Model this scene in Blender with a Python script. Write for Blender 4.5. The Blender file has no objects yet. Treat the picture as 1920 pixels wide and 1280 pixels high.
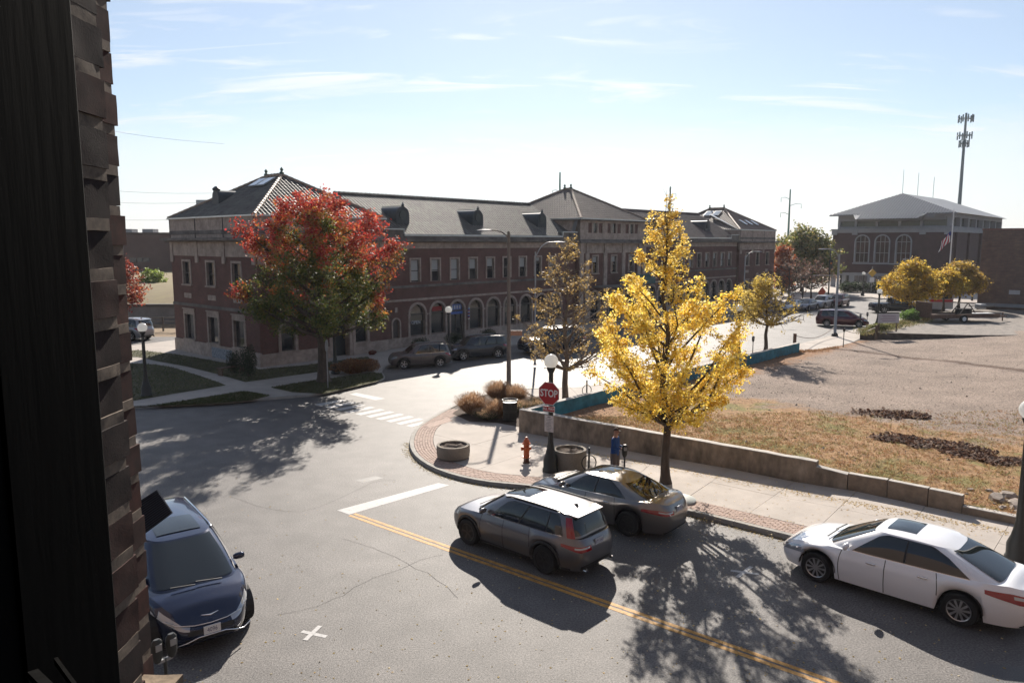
import bpy, math, random
import numpy as np
from mathutils import Vector, Matrix, noise
R = math.radians
random.seed(7); rng = np.random.default_rng(7)
S = bpy.context.scene
COL = S.collection

# ------------------------------------------------------------------ camera, sky, sun, exposure
HC = 7.8                      # eye height above the street
FPX = 1400.0                  # focal length in pixels of a 1920 px wide picture
PITCH = math.atan(185 / FPX)
cd = bpy.data.cameras.new('camera'); cam = bpy.data.objects.new('camera', cd); COL.objects.link(cam)
cd.sensor_width = 36; cd.lens = FPX / 1920 * 36; cd.clip_start = 0.05; cd.clip_end = 6000
cam.location = (0, 0, HC); cam.rotation_euler = (R(90) - PITCH, 0, 0)
S.camera = cam
SUN_AZ, SUN_EL = R(2.6), R(30)
W = bpy.data.worlds.new('World'); S.world = W; W.use_nodes = True
nt = W.node_tree; nt.nodes.clear()
out = nt.nodes.new('ShaderNodeOutputWorld'); bg = nt.nodes.new('ShaderNodeBackground')
sky = nt.nodes.new('ShaderNodeTexSky'); sky.sky_type = 'NISHITA'; sky.sun_disc = False
sky.sun_elevation = SUN_EL; sky.sun_rotation = SUN_AZ; sky.altitude = 200
sky.air_density = 1.0; sky.dust_density = 0.15; sky.ozone_density = 2.0
tc = nt.nodes.new('ShaderNodeTexCoord')
sep = nt.nodes.new('ShaderNodeSeparateXYZ'); nt.links.new(tc.outputs['Generated'], sep.inputs[0])
mx = nt.nodes.new('ShaderNodeMath'); mx.operation = 'MAXIMUM'; mx.inputs[1].default_value = 0.03
nt.links.new(sep.outputs['Z'], mx.inputs[0])
# cirrus: directions projected onto a high flat layer
def wmath(op, a, b):
    n = nt.nodes.new('ShaderNodeMath'); n.operation = op
    for i, v in enumerate((a, b)):
        if isinstance(v, (int, float)): n.inputs[i].default_value = v
        elif v is not None: nt.links.new(v, n.inputs[i])
    return n.outputs[0]
px_ = wmath('DIVIDE', sep.outputs['X'], wmath('ADD', mx.outputs[0], 0.12)); py_ = wmath('DIVIDE', sep.outputs['Y'], wmath('ADD', mx.outputs[0], 0.12))
cmb = nt.nodes.new('ShaderNodeCombineXYZ'); nt.links.new(px_, cmb.inputs[0]); nt.links.new(wmath('MULTIPLY', py_, 3.4), cmb.inputs[1])
n1 = nt.nodes.new('ShaderNodeTexNoise'); n1.inputs['Scale'].default_value = 1.3; n1.inputs['Detail'].default_value = 9; n1.inputs['Roughness'].default_value = 0.62; n1.inputs['Distortion'].default_value = 1.1
nt.links.new(cmb.outputs[0], n1.inputs['Vector'])
n2 = nt.nodes.new('ShaderNodeTexNoise'); n2.inputs['Scale'].default_value = 0.45; n2.inputs['Detail'].default_value = 4
nt.links.new(cmb.outputs[0], n2.inputs['Vector'])
cr = nt.nodes.new('ShaderNodeValToRGB'); cr.color_ramp.elements[0].position = 0.42; cr.color_ramp.elements[1].position = 0.64
nt.links.new(n1.outputs[0], cr.inputs[0])
cr2 = nt.nodes.new('ShaderNodeValToRGB'); cr2.color_ramp.elements[0].position = 0.40; cr2.color_ramp.elements[1].position = 0.52
nt.links.new(n2.outputs[0], cr2.inputs[0])
cl = wmath('MULTIPLY', wmath('MULTIPLY', cr.outputs[0], cr2.outputs[0]), 0.8)
hi = nt.nodes.new('ShaderNodeMapRange'); hi.inputs['From Min'].default_value = .20; hi.inputs['From Max'].default_value = .34; hi.inputs['To Min'].default_value = 1.0; hi.inputs['To Max'].default_value = 0.25; nt.links.new(sep.outputs['Z'], hi.inputs['Value'])
cl = wmath('MULTIPLY', cl, hi.outputs[0])
# thin bright cloud bank low over the horizon with a wispy upper edge
n3 = nt.nodes.new('ShaderNodeTexNoise'); n3.inputs['Scale'].default_value = 0.9; n3.inputs['Detail'].default_value = 8; n3.inputs['Roughness'].default_value = 0.65
cmb2 = nt.nodes.new('ShaderNodeCombineXYZ'); nt.links.new(wmath('MULTIPLY', sep.outputs['X'], 2.2), cmb2.inputs[0]); nt.links.new(wmath('MULTIPLY', sep.outputs['Z'], 16.0), cmb2.inputs[1])
nt.links.new(cmb2.outputs[0], n3.inputs['Vector'])
edge = wmath('ADD', sep.outputs['Z'], wmath('MULTIPLY', wmath('SUBTRACT', n3.outputs[0], 0.5), 0.16))
cr3 = nt.nodes.new('ShaderNodeValToRGB'); cr3.color_ramp.elements[0].position = 0.05; cr3.color_ramp.elements[1].position = 0.20
cr3.color_ramp.elements[0].color = (.80,.80,.80,1); cr3.color_ramp.elements[1].color = (0,0,0,1)
nt.links.new(edge, cr3.inputs[0])
cl = wmath('MAXIMUM', wmath('MAXIMUM', cl, cr3.outputs[0]), 0.24)
mixc = nt.nodes.new('ShaderNodeMixRGB'); mixc.inputs[2].default_value = (7.7, 7.95, 8.35, 1)
nt.links.new(sky.outputs[0], mixc.inputs[1]); nt.links.new(cl, mixc.inputs[0])
# thin cloud scatters forward: bright towards the sun, dull away from it
dotn = nt.nodes.new('ShaderNodeVectorMath'); dotn.operation = 'DOT_PRODUCT'; nt.links.new(tc.outputs['Generated'], dotn.inputs[0])
dotn.inputs[1].default_value = (math.sin(SUN_AZ) * math.cos(SUN_EL), math.cos(SUN_AZ) * math.cos(SUN_EL), math.sin(SUN_EL))
fw = wmath('POWER', wmath('MULTIPLY', wmath('ADD', dotn.outputs['Value'], 1.0), 0.5), 2.2)
fw = wmath('ADD', wmath('MULTIPLY', fw, 9.2), 1.1)
cc = nt.nodes.new('ShaderNodeCombineColor')
for i_, k_ in enumerate((0.965, 0.985, 1.03)): nt.links.new(wmath('MULTIPLY', fw, k_), cc.inputs[i_])
nt.links.new(cc.outputs[0], mixc.inputs[2])
nt.links.new(mixc.outputs[0], bg.inputs[0]); bg.inputs[1].default_value = 0.064
nt.links.new(bg.outputs[0], out.inputs[0])
sd = bpy.data.lights.new('sun', 'SUN'); sd.energy = 5.0; sd.angle = R(0.5); sd.color = (1.0, 0.915, 0.81)
so = bpy.data.objects.new('sun', sd); COL.objects.link(so)
sdir = Vector((math.sin(SUN_AZ) * math.cos(SUN_EL), math.cos(SUN_AZ) * math.cos(SUN_EL), math.sin(SUN_EL)))
so.rotation_euler = sdir.to_track_quat('Z', 'Y').to_euler()
S.view_settings.view_transform = 'Standard'; S.view_settings.look = 'None'
S.view_settings.exposure = 0.84; S.view_settings.gamma = 1; S.view_settings.use_curve_mapping = False
S.cycles.max_bounces = 7; S.cycles.caustics_reflective = False; S.cycles.caustics_refractive = False
S.cycles.sample_clamp_indirect = 6

# ------------------------------------------------------------------ helpers
def G(x, y, z=0.0):
    """point of the level z that the surveyed picture point (x, y) shows"""
    d = (( x - 960) / FPX, 1.0, -(y - 640) / FPX); c, s = math.cos(PITCH), math.sin(PITCH)
    d = (d[0], d[1] * c + d[2] * s, -d[1] * s + d[2] * c); t = (z - HC) / d[2]
    return Vector((d[0] * t, d[1] * t, z))
def AT(x, y, Y):
    """point at forward distance Y"""
    d = ((x - 960) / FPX, 1.0, -(y - 640) / FPX); c, s = math.cos(PITCH), math.sin(PITCH)
    d = (d[0], d[1] * c + d[2] * s, -d[1] * s + d[2] * c); t = Y / d[1]
    return Vector((d[0] * t, Y, HC + d[2] * t))
def tag(o, label=None, cat=None, group=None, kind=None):
    if label: o['label'] = label
    if cat: o['category'] = cat
    if group: o['group'] = group
    if kind: o['kind'] = kind
    return o
def thing(name, label, cat, loc=(0, 0, 0), rz=0.0, group=None, scale=1.0):
    o = bpy.data.objects.new(name, None); COL.objects.link(o); o.location = loc; o.rotation_euler = (0, 0, rz)
    o.scale = (scale,) * 3; o.empty_display_size = .3
    return tag(o, label, cat, group)
def copy_tree(o, parent=None):
    c = o.copy(); COL.objects.link(c)
    if parent: c.parent = parent
    for ch in o.children: copy_tree(ch, c)
    return c
def link(name, me, parent=None, mats=None, smooth=None):
    o = bpy.data.objects.new(name, me); COL.objects.link(o)
    if mats:
        for m in (mats if isinstance(mats, (list, tuple)) else [mats]): me.materials.append(m)
    if parent: o.parent = parent
    if smooth is not None: smooth_by(me, smooth)
    return o
def smooth_by(me, ang=40):
    me.polygons.foreach_set('use_smooth', [True] * len(me.polygons))
    if ang < 180:
        try: me.set_sharp_from_angle(angle=R(ang))
        except Exception: pass
class MB:
    def __init__(s): s.v = []; s.f = []; s.m = []
    def add(s, vs, fs, mi=0):
        b = len(s.v); s.v += [tuple(v) for v in vs]; s.f += [tuple(i + b for i in f) for f in fs]; s.m += [mi] * len(fs); return s
    def box(s, x0, x1, y0, y1, z0, z1, mi=0):
        return s.add([(x0,y0,z0),(x1,y0,z0),(x1,y1,z0),(x0,y1,z0),(x0,y0,z1),(x1,y0,z1),(x1,y1,z1),(x0,y1,z1)],
                     [(0,3,2,1),(4,5,6,7),(0,1,5,4),(1,2,6,5),(2,3,7,6),(3,0,4,7)], mi)
    def obox(s, c, ux, uy, uz, mi=0):
        c, ux, uy, uz = map(Vector, (c, ux, uy, uz))
        vs = [c + a*ux + b*uy + d*uz for d in (-1,1) for a, b in ((-1,-1),(1,-1),(1,1),(-1,1))]
        return s.add(vs, [(0,3,2,1),(4,5,6,7),(0,1,5,4),(1,2,6,5),(2,3,7,6),(3,0,4,7)], mi)
    def bar(s, p, q, w, h=None, mi=0):
        p, q = Vector(p), Vector(q); d = (q - p); L = d.length; d = d / L
        up = Vector((0,0,1)) if abs(d.z) < .95 else Vector((0,1,0))
        a = d.cross(up).normalized(); b = a.cross(d)
        return s.obox((p+q)/2, d*L/2, a*w/2, b*(h or w)/2, mi)
    def quad(s, a, b, c, d, mi=0): return s.add([a,b,c,d], [(0,1,2,3)], mi)
    def tube(s, pts, rad, n=8, mi=0, cap=True):
        pts = [Vector(p) for p in pts]; k = len(pts); rad = rad if hasattr(rad, '__len__') else [rad]*k
        base = len(s.v); ref = None
        for i, p in enumerate(pts):
            d = (pts[min(i+1,k-1)] - pts[max(i-1,0)])
            d = d.normalized() if d.length > 1e-9 else Vector((0,0,1))
            if ref is None: ref = d.orthogonal().normalized()
            a = (ref - d*ref.dot(d)); a = a.normalized() if a.length > 1e-6 else d.orthogonal().normalized(); ref = a
            b = d.cross(a)
            for j in range(n):
                t = 2*math.pi*j/n; s.v.append(tuple(p + (a*math.cos(t) + b*math.sin(t))*rad[i]))
        for i in range(k-1):
            for j in range(n):
                s.f.append((base+i*n+j, base+i*n+(j+1)%n, base+(i+1)*n+(j+1)%n, base+(i+1)*n+j)); s.m.append(mi)
        if cap:
            s.f.append(tuple(base+j for j in range(n))[::-1]); s.m.append(mi)
            s.f.append(tuple(base+(k-1)*n+j for j in range(n))); s.m.append(mi)
        return s
    def lathe(s, prof, n=16, c=(0,0,0), mi=0, axis='z', ang=None):
        base = len(s.v); k = len(prof)
        for r, h in prof:
            for j in range(n):
                t = 2*math.pi*j/n; x, y = r*math.cos(t), r*math.sin(t)
                p = (x, y, h) if axis == 'z' else ((x, h, y) if axis == 'y' else (h, x, y))
                s.v.append((p[0]+c[0], p[1]+c[1], p[2]+c[2]))
        for i in range(k-1):
            for j in range(n):
                s.f.append((base+i*n+j, base+i*n+(j+1)%n, base+(i+1)*n+(j+1)%n, base+(i+1)*n+j)); s.m.append(mi)
        if prof[0][0] > 1e-4: s.f.append(tuple(base+j for j in range(n))[::-1]); s.m.append(mi)
        if prof[-1][0] > 1e-4: s.f.append(tuple(base+(k-1)*n+j for j in range(n))); s.m.append(mi)
        return s
    def prism(s, poly, z0, z1, mi=0):
        """poly of (x, y) counter-clockwise or not, extruded upright"""
        A = sum(poly[i][0]*poly[(i+1)%len(poly)][1] - poly[(i+1)%len(poly)][0]*poly[i][1] for i in range(len(poly)))
        if A < 0: poly = poly[::-1]
        n = len(poly); s.add([(p[0],p[1],z0) for p in poly] + [(p[0],p[1],z1) for p in poly],
            [tuple(range(n))[::-1], tuple(range(n,2*n))] + [(i,(i+1)%n,(i+1)%n+n,i+n) for i in range(n)], mi); return s
    def grid(s, P, mi=0, closed=False):
        base = len(s.v); a = len(P); b = len(P[0])
        for row in P: s.v += [tuple(p) for p in row]
        for i in range(a-1):
            for j in range(b if closed else b-1):
                s.f.append((base+i*b+j, base+i*b+(j+1)%b, base+(i+1)*b+(j+1)%b, base+(i+1)*b+j)); s.m.append(mi)
        return s
    def build(s, name, mats, parent=None, smooth=None, label=None, bevel=0):
        me = bpy.data.meshes.new(name); me.from_pydata(s.v, [], s.f)
        mats = mats if isinstance(mats, (list, tuple)) else [mats]
        for m in mats: me.materials.append(m)
        if len(mats) > 1: me.polygons.foreach_set('material_index', s.m)
        me.validate(); me.update()
        o = bpy.data.objects.new(name, me); COL.objects.link(o)
        if parent: o.parent = parent
        if smooth is not None: smooth_by(me, smooth)
        if bevel:
            b = o.modifiers.new('bevel', 'BEVEL'); b.width = bevel; b.segments = 2; b.limit_method = 'ANGLE'
        if label: o['label'] = label
        return o
def quads_mesh(name, C, U, V, mats, parent=None, col=None):
    """many separate quads: centres C, half axes U, V (n,3)"""
    n = len(C); P = np.empty((n, 4, 3), np.float32)
    P[:,0] = C - U; P[:,1] = C - V*.55; P[:,2] = C + U; P[:,3] = C + V*.55
    me = bpy.data.meshes.new(name); me.vertices.add(n*4); me.vertices.foreach_set('co', P.ravel())
    me.loops.add(n*4); me.loops.foreach_set('vertex_index', np.arange(n*4, dtype=np.int32))
    me.polygons.add(n); me.polygons.foreach_set('loop_start', np.arange(0, n*4, 4, dtype=np.int32))
    if col is not None:
        at = me.color_attributes.new('tint', 'FLOAT_COLOR', 'POINT')
        cc = np.ones((n, 4, 4), np.float32); cc[:, :, :3] = col[:, None, :]; at.data.foreach_set('color', cc.ravel())
    me.update(calc_edges=True); me.validate()
    o = bpy.data.objects.new(name, me); COL.objects.link(o); me.materials.append(mats)
    if parent: o.parent = parent
    return o
def text(parent, name, body, size, mat, mtx, depth=0.004, align='CENTER', xs=1.0, bold=0.0):
    cu = bpy.data.curves.new(name, 'FONT'); cu.body = body; cu.size = size; cu.align_x = align; cu.align_y = 'CENTER'
    cu.extrude = depth; cu.offset = bold; cu.resolution_u = 3
    t = bpy.data.objects.new(name, cu); COL.objects.link(t)
    dg = bpy.context.evaluated_depsgraph_get(); me = bpy.data.meshes.new_from_object(t.evaluated_get(dg))
    bpy.data.objects.remove(t); bpy.data.curves.remove(cu)
    me.transform(mtx @ Matrix.Diagonal((xs, 1, 1, 1))); me.materials.clear(); me.materials.append(mat)
    o = bpy.data.objects.new(name, me); COL.objects.link(o); o.parent = parent; return o
def frame(o, ux, uz):
    """matrix whose x runs along ux and whose y (text up) runs along uz"""
    ux, uz, o = Vector(ux).normalized(), Vector(uz).normalized(), Vector(o); n = ux.cross(uz)
    return Matrix(((ux.x,uz.x,n.x,o.x),(ux.y,uz.y,n.y,o.y),(ux.z,uz.z,n.z,o.z),(0,0,0,1)))

# ------------------------------------------------------------------ materials
MC = {}
def mat(name, col, rough=.7, metal=0.0, var=0.0, vs=3.0, bump=0.0, bs=40.0, col2=None, spec=.5, coat=0.0, coord='pos', trans=0.0, stretch=None, var2=None, speck=None):
    if name in MC: return MC[name]
    m = bpy.data.materials.new(name); m.use_nodes = True; t = m.node_tree; N = t.nodes; L = t.links
    b = N['Principled BSDF']; b.inputs['Base Color'].default_value = (*col, 1); b.inputs['Roughness'].default_value = rough
    b.inputs['Metallic'].default_value = metal; b.inputs['Specular IOR Level'].default_value = spec
    b.inputs['Coat Weight'].default_value = coat; b.inputs['Coat Roughness'].default_value = .04
    b.inputs['Transmission Weight'].default_value = trans
    if var or bump or col2:
        if coord == 'pos': src = N.new('ShaderNodeNewGeometry').outputs['Position']
        else: src = N.new('ShaderNodeTexCoord').outputs['Object']
        if stretch:
            mp = N.new('ShaderNodeMapping'); mp.inputs['Scale'].default_value = stretch; L.new(src, mp.inputs[0]); src = mp.outputs[0]
    last = None
    if var or col2:
        n = N.new('ShaderNodeTexNoise'); n.inputs['Scale'].default_value = vs; n.inputs['Detail'].default_value = 7; n.inputs['Roughness'].default_value = .62
        L.new(src, n.inputs['Vector'])
        r = N.new('ShaderNodeValToRGB'); r.color_ramp.elements[0].position = .32; r.color_ramp.elements[1].position = .68
        a = tuple(max(0, c*(1-var)) for c in col); d = col2 or tuple(min(1, c*(1+var)) for c in col)
        r.color_ramp.elements[0].color = (*a, 1); r.color_ramp.elements[1].color = (*d, 1)
        L.new(n.outputs[0], r.inputs[0]); last = r.outputs[0]
        if var2:
            n2 = N.new('ShaderNodeTexNoise'); n2.inputs['Scale'].default_value = var2[0]; n2.inputs['Detail'].default_value = 3; L.new(src, n2.inputs['Vector'])
            r2 = N.new('ShaderNodeValToRGB'); r2.color_ramp.elements[0].position = .35; r2.color_ramp.elements[1].position = .65
            k = var2[1]; r2.color_ramp.elements[0].color = (1-k,)*3 + (1,); r2.color_ramp.elements[1].color = (1+k,)*3 + (1,)
            L.new(n2.outputs[0], r2.inputs[0]); mm = N.new('ShaderNodeMixRGB'); mm.blend_type = 'MULTIPLY'; mm.inputs[0].default_value = 1
            L.new(last, mm.inputs[1]); L.new(r2.outputs[0], mm.inputs[2]); last = mm.outputs[0]
        if speck:
            n3 = N.new('ShaderNodeTexNoise'); n3.inputs['Scale'].default_value = speck[0]; n3.inputs['Detail'].default_value = 2; L.new(src, n3.inputs['Vector'])
            r3 = N.new('ShaderNodeValToRGB'); r3.color_ramp.elements[0].position = .3; r3.color_ramp.elements[1].position = .7
            k = speck[1]; r3.color_ramp.elements[0].color = (1-k,)*3 + (1,); r3.color_ramp.elements[1].color = (1+k,)*3 + (1,)
            L.new(n3.outputs[0], r3.inputs[0]); mm = N.new('ShaderNodeMixRGB'); mm.blend_type = 'MULTIPLY'; mm.inputs[0].default_value = 1
            L.new(last, mm.inputs[1]); L.new(r3.outputs[0], mm.inputs[2]); last = mm.outputs[0]
        L.new(last, b.inputs['Base Color'])
    if bump:
        n = N.new('ShaderNodeTexNoise'); n.inputs['Scale'].default_value = bs; n.inputs['Detail'].default_value = 4
        L.new(src, n.inputs['Vector']); bp = N.new('ShaderNodeBump'); bp.inputs['Strength'].default_value = bump; bp.inputs['Distance'].default_value = .02
        L.new(n.outputs[0], bp.inputs['Height']); L.new(bp.outputs[0], b.inputs['Normal'])
    MC[name] = m; m['p'] = 1
    return m
def brick_mat(name, c1, c2, mortar, bw=.22, bh=.075, ms=.012, var=.25):
    if name in MC: return MC[name]
    m = bpy.data.materials.new(name); m.use_nodes = True; t = m.node_tree; N = t.nodes; L = t.links; b = N['Principled BSDF']
    tcn = N.new('ShaderNodeTexCoord'); sp = N.new('ShaderNodeSeparateXYZ'); L.new(tcn.outputs['Object'], sp.inputs[0])
    ad = N.new('ShaderNodeMath'); L.new(sp.outputs[0], ad.inputs[0]); L.new(sp.outputs[1], ad.inputs[1])
    cb = N.new('ShaderNodeCombineXYZ'); L.new(ad.outputs[0], cb.inputs[0]); L.new(sp.outputs[2], cb.inputs[1])
    br = N.new('ShaderNodeTexBrick'); br.inputs['Color1'].default_value = (*c1,1); br.inputs['Color2'].default_value = (*c2,1); br.inputs['Mortar'].default_value = (*mortar,1)
    br.inputs['Scale'].default_value = 1; br.inputs['Brick Width'].default_value = bw; br.inputs['Row Height'].default_value = bh; br.inputs['Mortar Size'].default_value = ms
    L.new(cb.outputs[0], br.inputs['Vector'])
    n = N.new('ShaderNodeTexNoise'); n.inputs['Scale'].default_value = 1.1; n.inputs['Detail'].default_value = 8; n.inputs['Roughness'].default_value = .65; L.new(tcn.outputs['Object'], n.inputs['Vector'])
    r = N.new('ShaderNodeValToRGB'); r.color_ramp.elements[0].color = (1-var,)*3+(1,); r.color_ramp.elements[1].color = (1+var,)*3+(1,); r.color_ramp.elements[0].position=.3; r.color_ramp.elements[1].position=.7
    L.new(n.outputs[0], r.inputs[0]); mm = N.new('ShaderNodeMixRGB'); mm.blend_type = 'MULTIPLY'; mm.inputs[0].default_value = 1
    L.new(br.outputs[0], mm.inputs[1]); L.new(r.outputs[0], mm.inputs[2]); L.new(mm.outputs[0], b.inputs['Base Color'])
    b.inputs['Roughness'].default_value = .85
    bp = N.new('ShaderNodeBump'); bp.inputs['Strength'].default_value = .4; bp.inputs['Distance'].default_value = .01; L.new(br.outputs['Fac'], bp.inputs['Height']); bp.invert = True
    L.new(bp.outputs[0], b.inputs['Normal'])
    MC[name] = m; return m
def leaf_mat(name, trans=.55, rough=.55):
    if name in MC: return MC[name]
    m = bpy.data.materials.new(name); m.use_nodes = True; t = m.node_tree; N = t.nodes; L = t.links; N.clear()
    o = N.new('ShaderNodeOutputMaterial'); at = N.new('ShaderNodeAttribute'); at.attribute_name = 'tint'
    d = N.new('ShaderNodeBsdfPrincipled'); d.inputs['Roughness'].default_value = rough; d.inputs['Specular IOR Level'].default_value = .35
    tr = N.new('ShaderNodeBsdfTranslucent'); mx = N.new('ShaderNodeMixShader'); mx.inputs[0].default_value = trans
    L.new(at.outputs['Color'], d.inputs['Base Color']); L.new(at.outputs['Color'], tr.inputs[0])
    L.new(d.outputs[0], mx.inputs[1]); L.new(tr.outputs[0], mx.inputs[2]); L.new(mx.outputs[0], o.inputs[0])
    MC[name] = m; return m
M = dict(
 asphalt = mat('asphalt', (.112,.103,.097), .66, var=.20, vs=.22, bump=.55, bs=55, var2=(1.3,.14), speck=(26,.60), spec=.42),
 asphalt_far = mat('asphalt_weathered', (.14,.135,.13), .55, var=.12, vs=.4, bump=.4, bs=30, var2=(1.4,.08), speck=(20,.12)),
 concrete = mat('sidewalk_concrete', (.38,.335,.295), .85, var=.10, vs=1.3, bump=.3, bs=60, var2=(.5,.07), speck=(60,.08)),
 joint = mat('joint_dirt', (.11,.095,.08), .95),
 kerb = mat('kerb_concrete', (.30,.28,.25), .85, var=.22, vs=2.5, bump=.3, bs=50),
 paver = mat('paver_brick', (.34,.24,.195), .85, var=.3, vs=9, bump=.3, bs=60),
 wallc = mat('old_concrete', (.235,.19,.15), .9, var=.5, vs=1.6, bump=.5, bs=22, var2=(5,.18), stretch=(1,1,.55)),
 wallc2 = mat('brownish_concrete', (.24,.185,.14), .9, var=.28, vs=1.3, bump=.4, bs=25, var2=(6,.12)),
 wallcap = mat('wall_cap_concrete', (.42,.39,.35), .85, var=.25, vs=3, bump=.4, bs=30),
 bluep = mat('blue_painted_concrete', (.02,.17,.23), .7, var=.30, vs=1.2, bump=.3, bs=25, col2=(.04,.24,.31), var2=(4,.15)),
 white_paint = mat('road_paint_white', (.42,.41,.40), .7, var=.14, vs=9, bump=.3, bs=50, speck=(30,.12)),
 yellow_paint = mat('road_paint_yellow', (.46,.235,.05), .7, var=.35, vs=7, bump=.3, bs=50, speck=(25,.2)),
 tar = mat('crack_tar', (.022,.022,.022), .95, spec=.1),
 lawn = mat('lawn', (.045,.06,.022), .9, var=.4, vs=6, bump=.7, bs=60, col2=(.12,.10,.045), var2=(.9,.25)),
 drygrass = mat('dry_earth_grass', (.22,.155,.09), .95, var=.3, vs=3, bump=.8, bs=30),
 black = mat('black_paint', (.012,.013,.013), .38, spec=.5),
 blackrough = mat('black_rubber', (.018,.018,.019), .8, spec=.3),
 iron = mat('lamp_iron', (.015,.017,.017), .45, bump=.1, bs=80),
 galv = mat('weathered_pole', (.20,.155,.12), .6, metal=.2, var=.3, vs=2, stretch=(3,3,.6)),
 galv2 = mat('galvanised_pole', (.32,.32,.32), .5, metal=.4, var=.15, vs=3),
 chrome = mat('chrome', (.75,.75,.76), .12, metal=1),
 alloy = mat('alloy', (.48,.48,.49), .3, metal=.9),
 darkalloy = mat('dark_alloy', (.03,.03,.032), .32, metal=.6),
 limestone = mat('limestone', (.40,.315,.26), .88, var=.25, vs=1.2, bump=.3, bs=20, coord='obj', var2=(4,.12)),
 limedark = mat('sooty_limestone', (.16,.14,.125), .9, var=.45, vs=1.0, bump=.3, bs=20, coord='obj', stretch=(1,1,.4)),
 copper = mat('painted_gutter', (.55,.56,.56), .35, metal=.7, var=.1, vs=3),
 verdigris = mat('verdigris', (.10,.17,.14), .7, var=.3, vs=4),
 slate = mat('dormer_metal', (.025,.035,.045), .5, var=.3, vs=3),
 pane = mat('window_glass', (.018,.021,.026), .06, spec=.9),
 blind = mat('roller_blind', (.42,.42,.40), .8),
 winlit = mat('shade_glass', (.09,.10,.11), .1, spec=.9),
 sash = mat('window_sash', (.10,.085,.075), .6),
 tile = mat('roof_tile', (.115,.098,.080), .62, var=.45, vs=2.2, bump=.3, bs=30, col2=(.17,.165,.14), coord='obj', var2=(.6,.2)),
 tile2 = mat('brown_roof_tile', (.13,.085,.073), .6, var=.3, vs=2.2, bump=.3, bs=30, coord='obj', var2=(.6,.15)),
 ridge = mat('ridge_tile', (.34,.24,.17), .6, var=.3, vs=5),
 metalroof = mat('ribbed_metal_roof', (.24,.25,.265), .6, metal=.1, var=.1, vs=.6),
 greystone = mat('grey_precast', (.30,.31,.33), .85, var=.12, vs=1, coord='obj'),
 bark = mat('bark', (.075,.055,.042), .9, var=.35, vs=8, bump=.8, bs=25, stretch=(1,1,.3)),
 barklight = mat('pale_bark', (.17,.135,.105), .9, var=.35, vs=8, bump=.8, bs=25, stretch=(1,1,.3)),
 red = mat('sign_red', (.42,.008,.014), .45), white = mat('sign_white', (.75,.75,.74), .5),
 orange = mat('hydrant_orange', (.48,.10,.022), .5, var=.2, vs=9, bump=.1), hydcap = mat('hydrant_dark', (.09,.035,.02), .6),
 wood = mat('weathered_wood', (.13,.085,.06), .85, var=.3, vs=5, stretch=(.4,4,4)),
 rock = mat('broken_concrete_rock', (.30,.25,.21), .95, var=.35, vs=4, bump=.8, bs=20),
 soil = mat('planter_soil', (.07,.045,.03), .95, var=.5, vs=30, bump=1, bs=70),
 planter = mat('aggregate_planter', (.27,.235,.19), .9, var=.2, vs=30, bump=.6, bs=90, var2=(2,.12)),
 leaf = leaf_mat('foliage', .5), leafy = leaf_mat('yellow_foliage', .62), straw = leaf_mat('straw', .35, .8),
)
BR = brick_mat('station_brick', (.165,.058,.044), (.12,.046,.037), (.13,.09,.075))
BR2 = brick_mat('police_brick', (.075,.032,.034), (.06,.028,.03), (.07,.05,.05))
BR3 = brick_mat('side_wall_brick', (.20,.12,.092), (.15,.09,.07), (.13,.105,.09), bw=.5, bh=.16, ms=.02, var=.3)
# ------------------------------------------------------------------ ground, roads
def struct(o, kind='structure'): o['kind'] = kind; return o
def flat(name, pts, z, m, tri=False):
    mb = MB(); mb.add([(p[0], p[1], z) for p in pts], [tuple(range(len(pts)))])
    o = mb.build(name, m)
    me = o.data
    if me.polygons[0].normal.z < 0: me.flip_normals()
    return o
mb = MB(); n = 48
mb.add([(3500*math.cos(2*math.pi*i/n), 3500*math.sin(2*math.pi*i/n), -.03) for i in range(n)], [tuple(range(n))])
struct(mb.build('ground', M['drygrass']))
struct(flat('road', [(-60,-8),(60,-8),(95,60),(150,118),(150,150),(60,150),(30,110),(-20,62),(-60,62)], 0.0, M['asphalt']))
def poly(ps, z=0.0): return [G(x, y, z) for x, y in ps]
def catmull(pts, k=6):
    pts = [Vector(p) for p in pts]; out = []
    for i in range(len(pts)-1):
        p0 = pts[max(i-1,0)]; p1 = pts[i]; p2 = pts[i+1]; p3 = pts[min(i+2,len(pts)-1)]
        for j in range(k):
            t = j/k; out.append(.5*((2*p1)+(-p0+p2)*t+(2*p0-5*p1+4*p2-p3)*t*t+(-p0+3*p1-3*p2+p3)*t**3))
    out.append(pts[-1]); return out
def offset(line, d):
    """offset to the left of the walking direction by d"""
    o = []
    for i, p in enumerate(line):
        t = (line[min(i+1,len(line)-1)] - line[max(i-1,0)]); t.z = 0; t.normalize(); o.append(p + Vector((-t.y, t.x, 0))*d)
    return o
def ribbon(line, d0, d1, z0, z1, closed_ends=True):
    a = offset(line, d0); b = offset(line, d1); mb = MB()
    P = [[(p.x,p.y,z0) for p in a], [(p.x,p.y,z1) for p in a], [(p.x,p.y,z1) for p in b], [(p.x,p.y,z0) for p in b]]
    mb.grid(P); return mb
KZ = 0.13
# near corner sidewalk: kerb from the right foreground round the corner to the far street
kpts = [(2600,1300),(2250,1210),(1920,1123),(1700,1066),(1480,1012),(1291,965),(1150,935),(1040,922),(957,914),(903,908),(848,896),(808,881),(781,863),(769,845),(769,826),(780,806),(803,790),(835,772),(864,758),(905,744),(975,733),(1070,731),(1112,727),(1200,707),(1400,662),(1491,648),(1565,629),(1612,617),(1660,606),(1720,594),(1790,582)]
kerb_line = [Vector(p) for p in catmull(poly(kpts), 5)]
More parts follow.
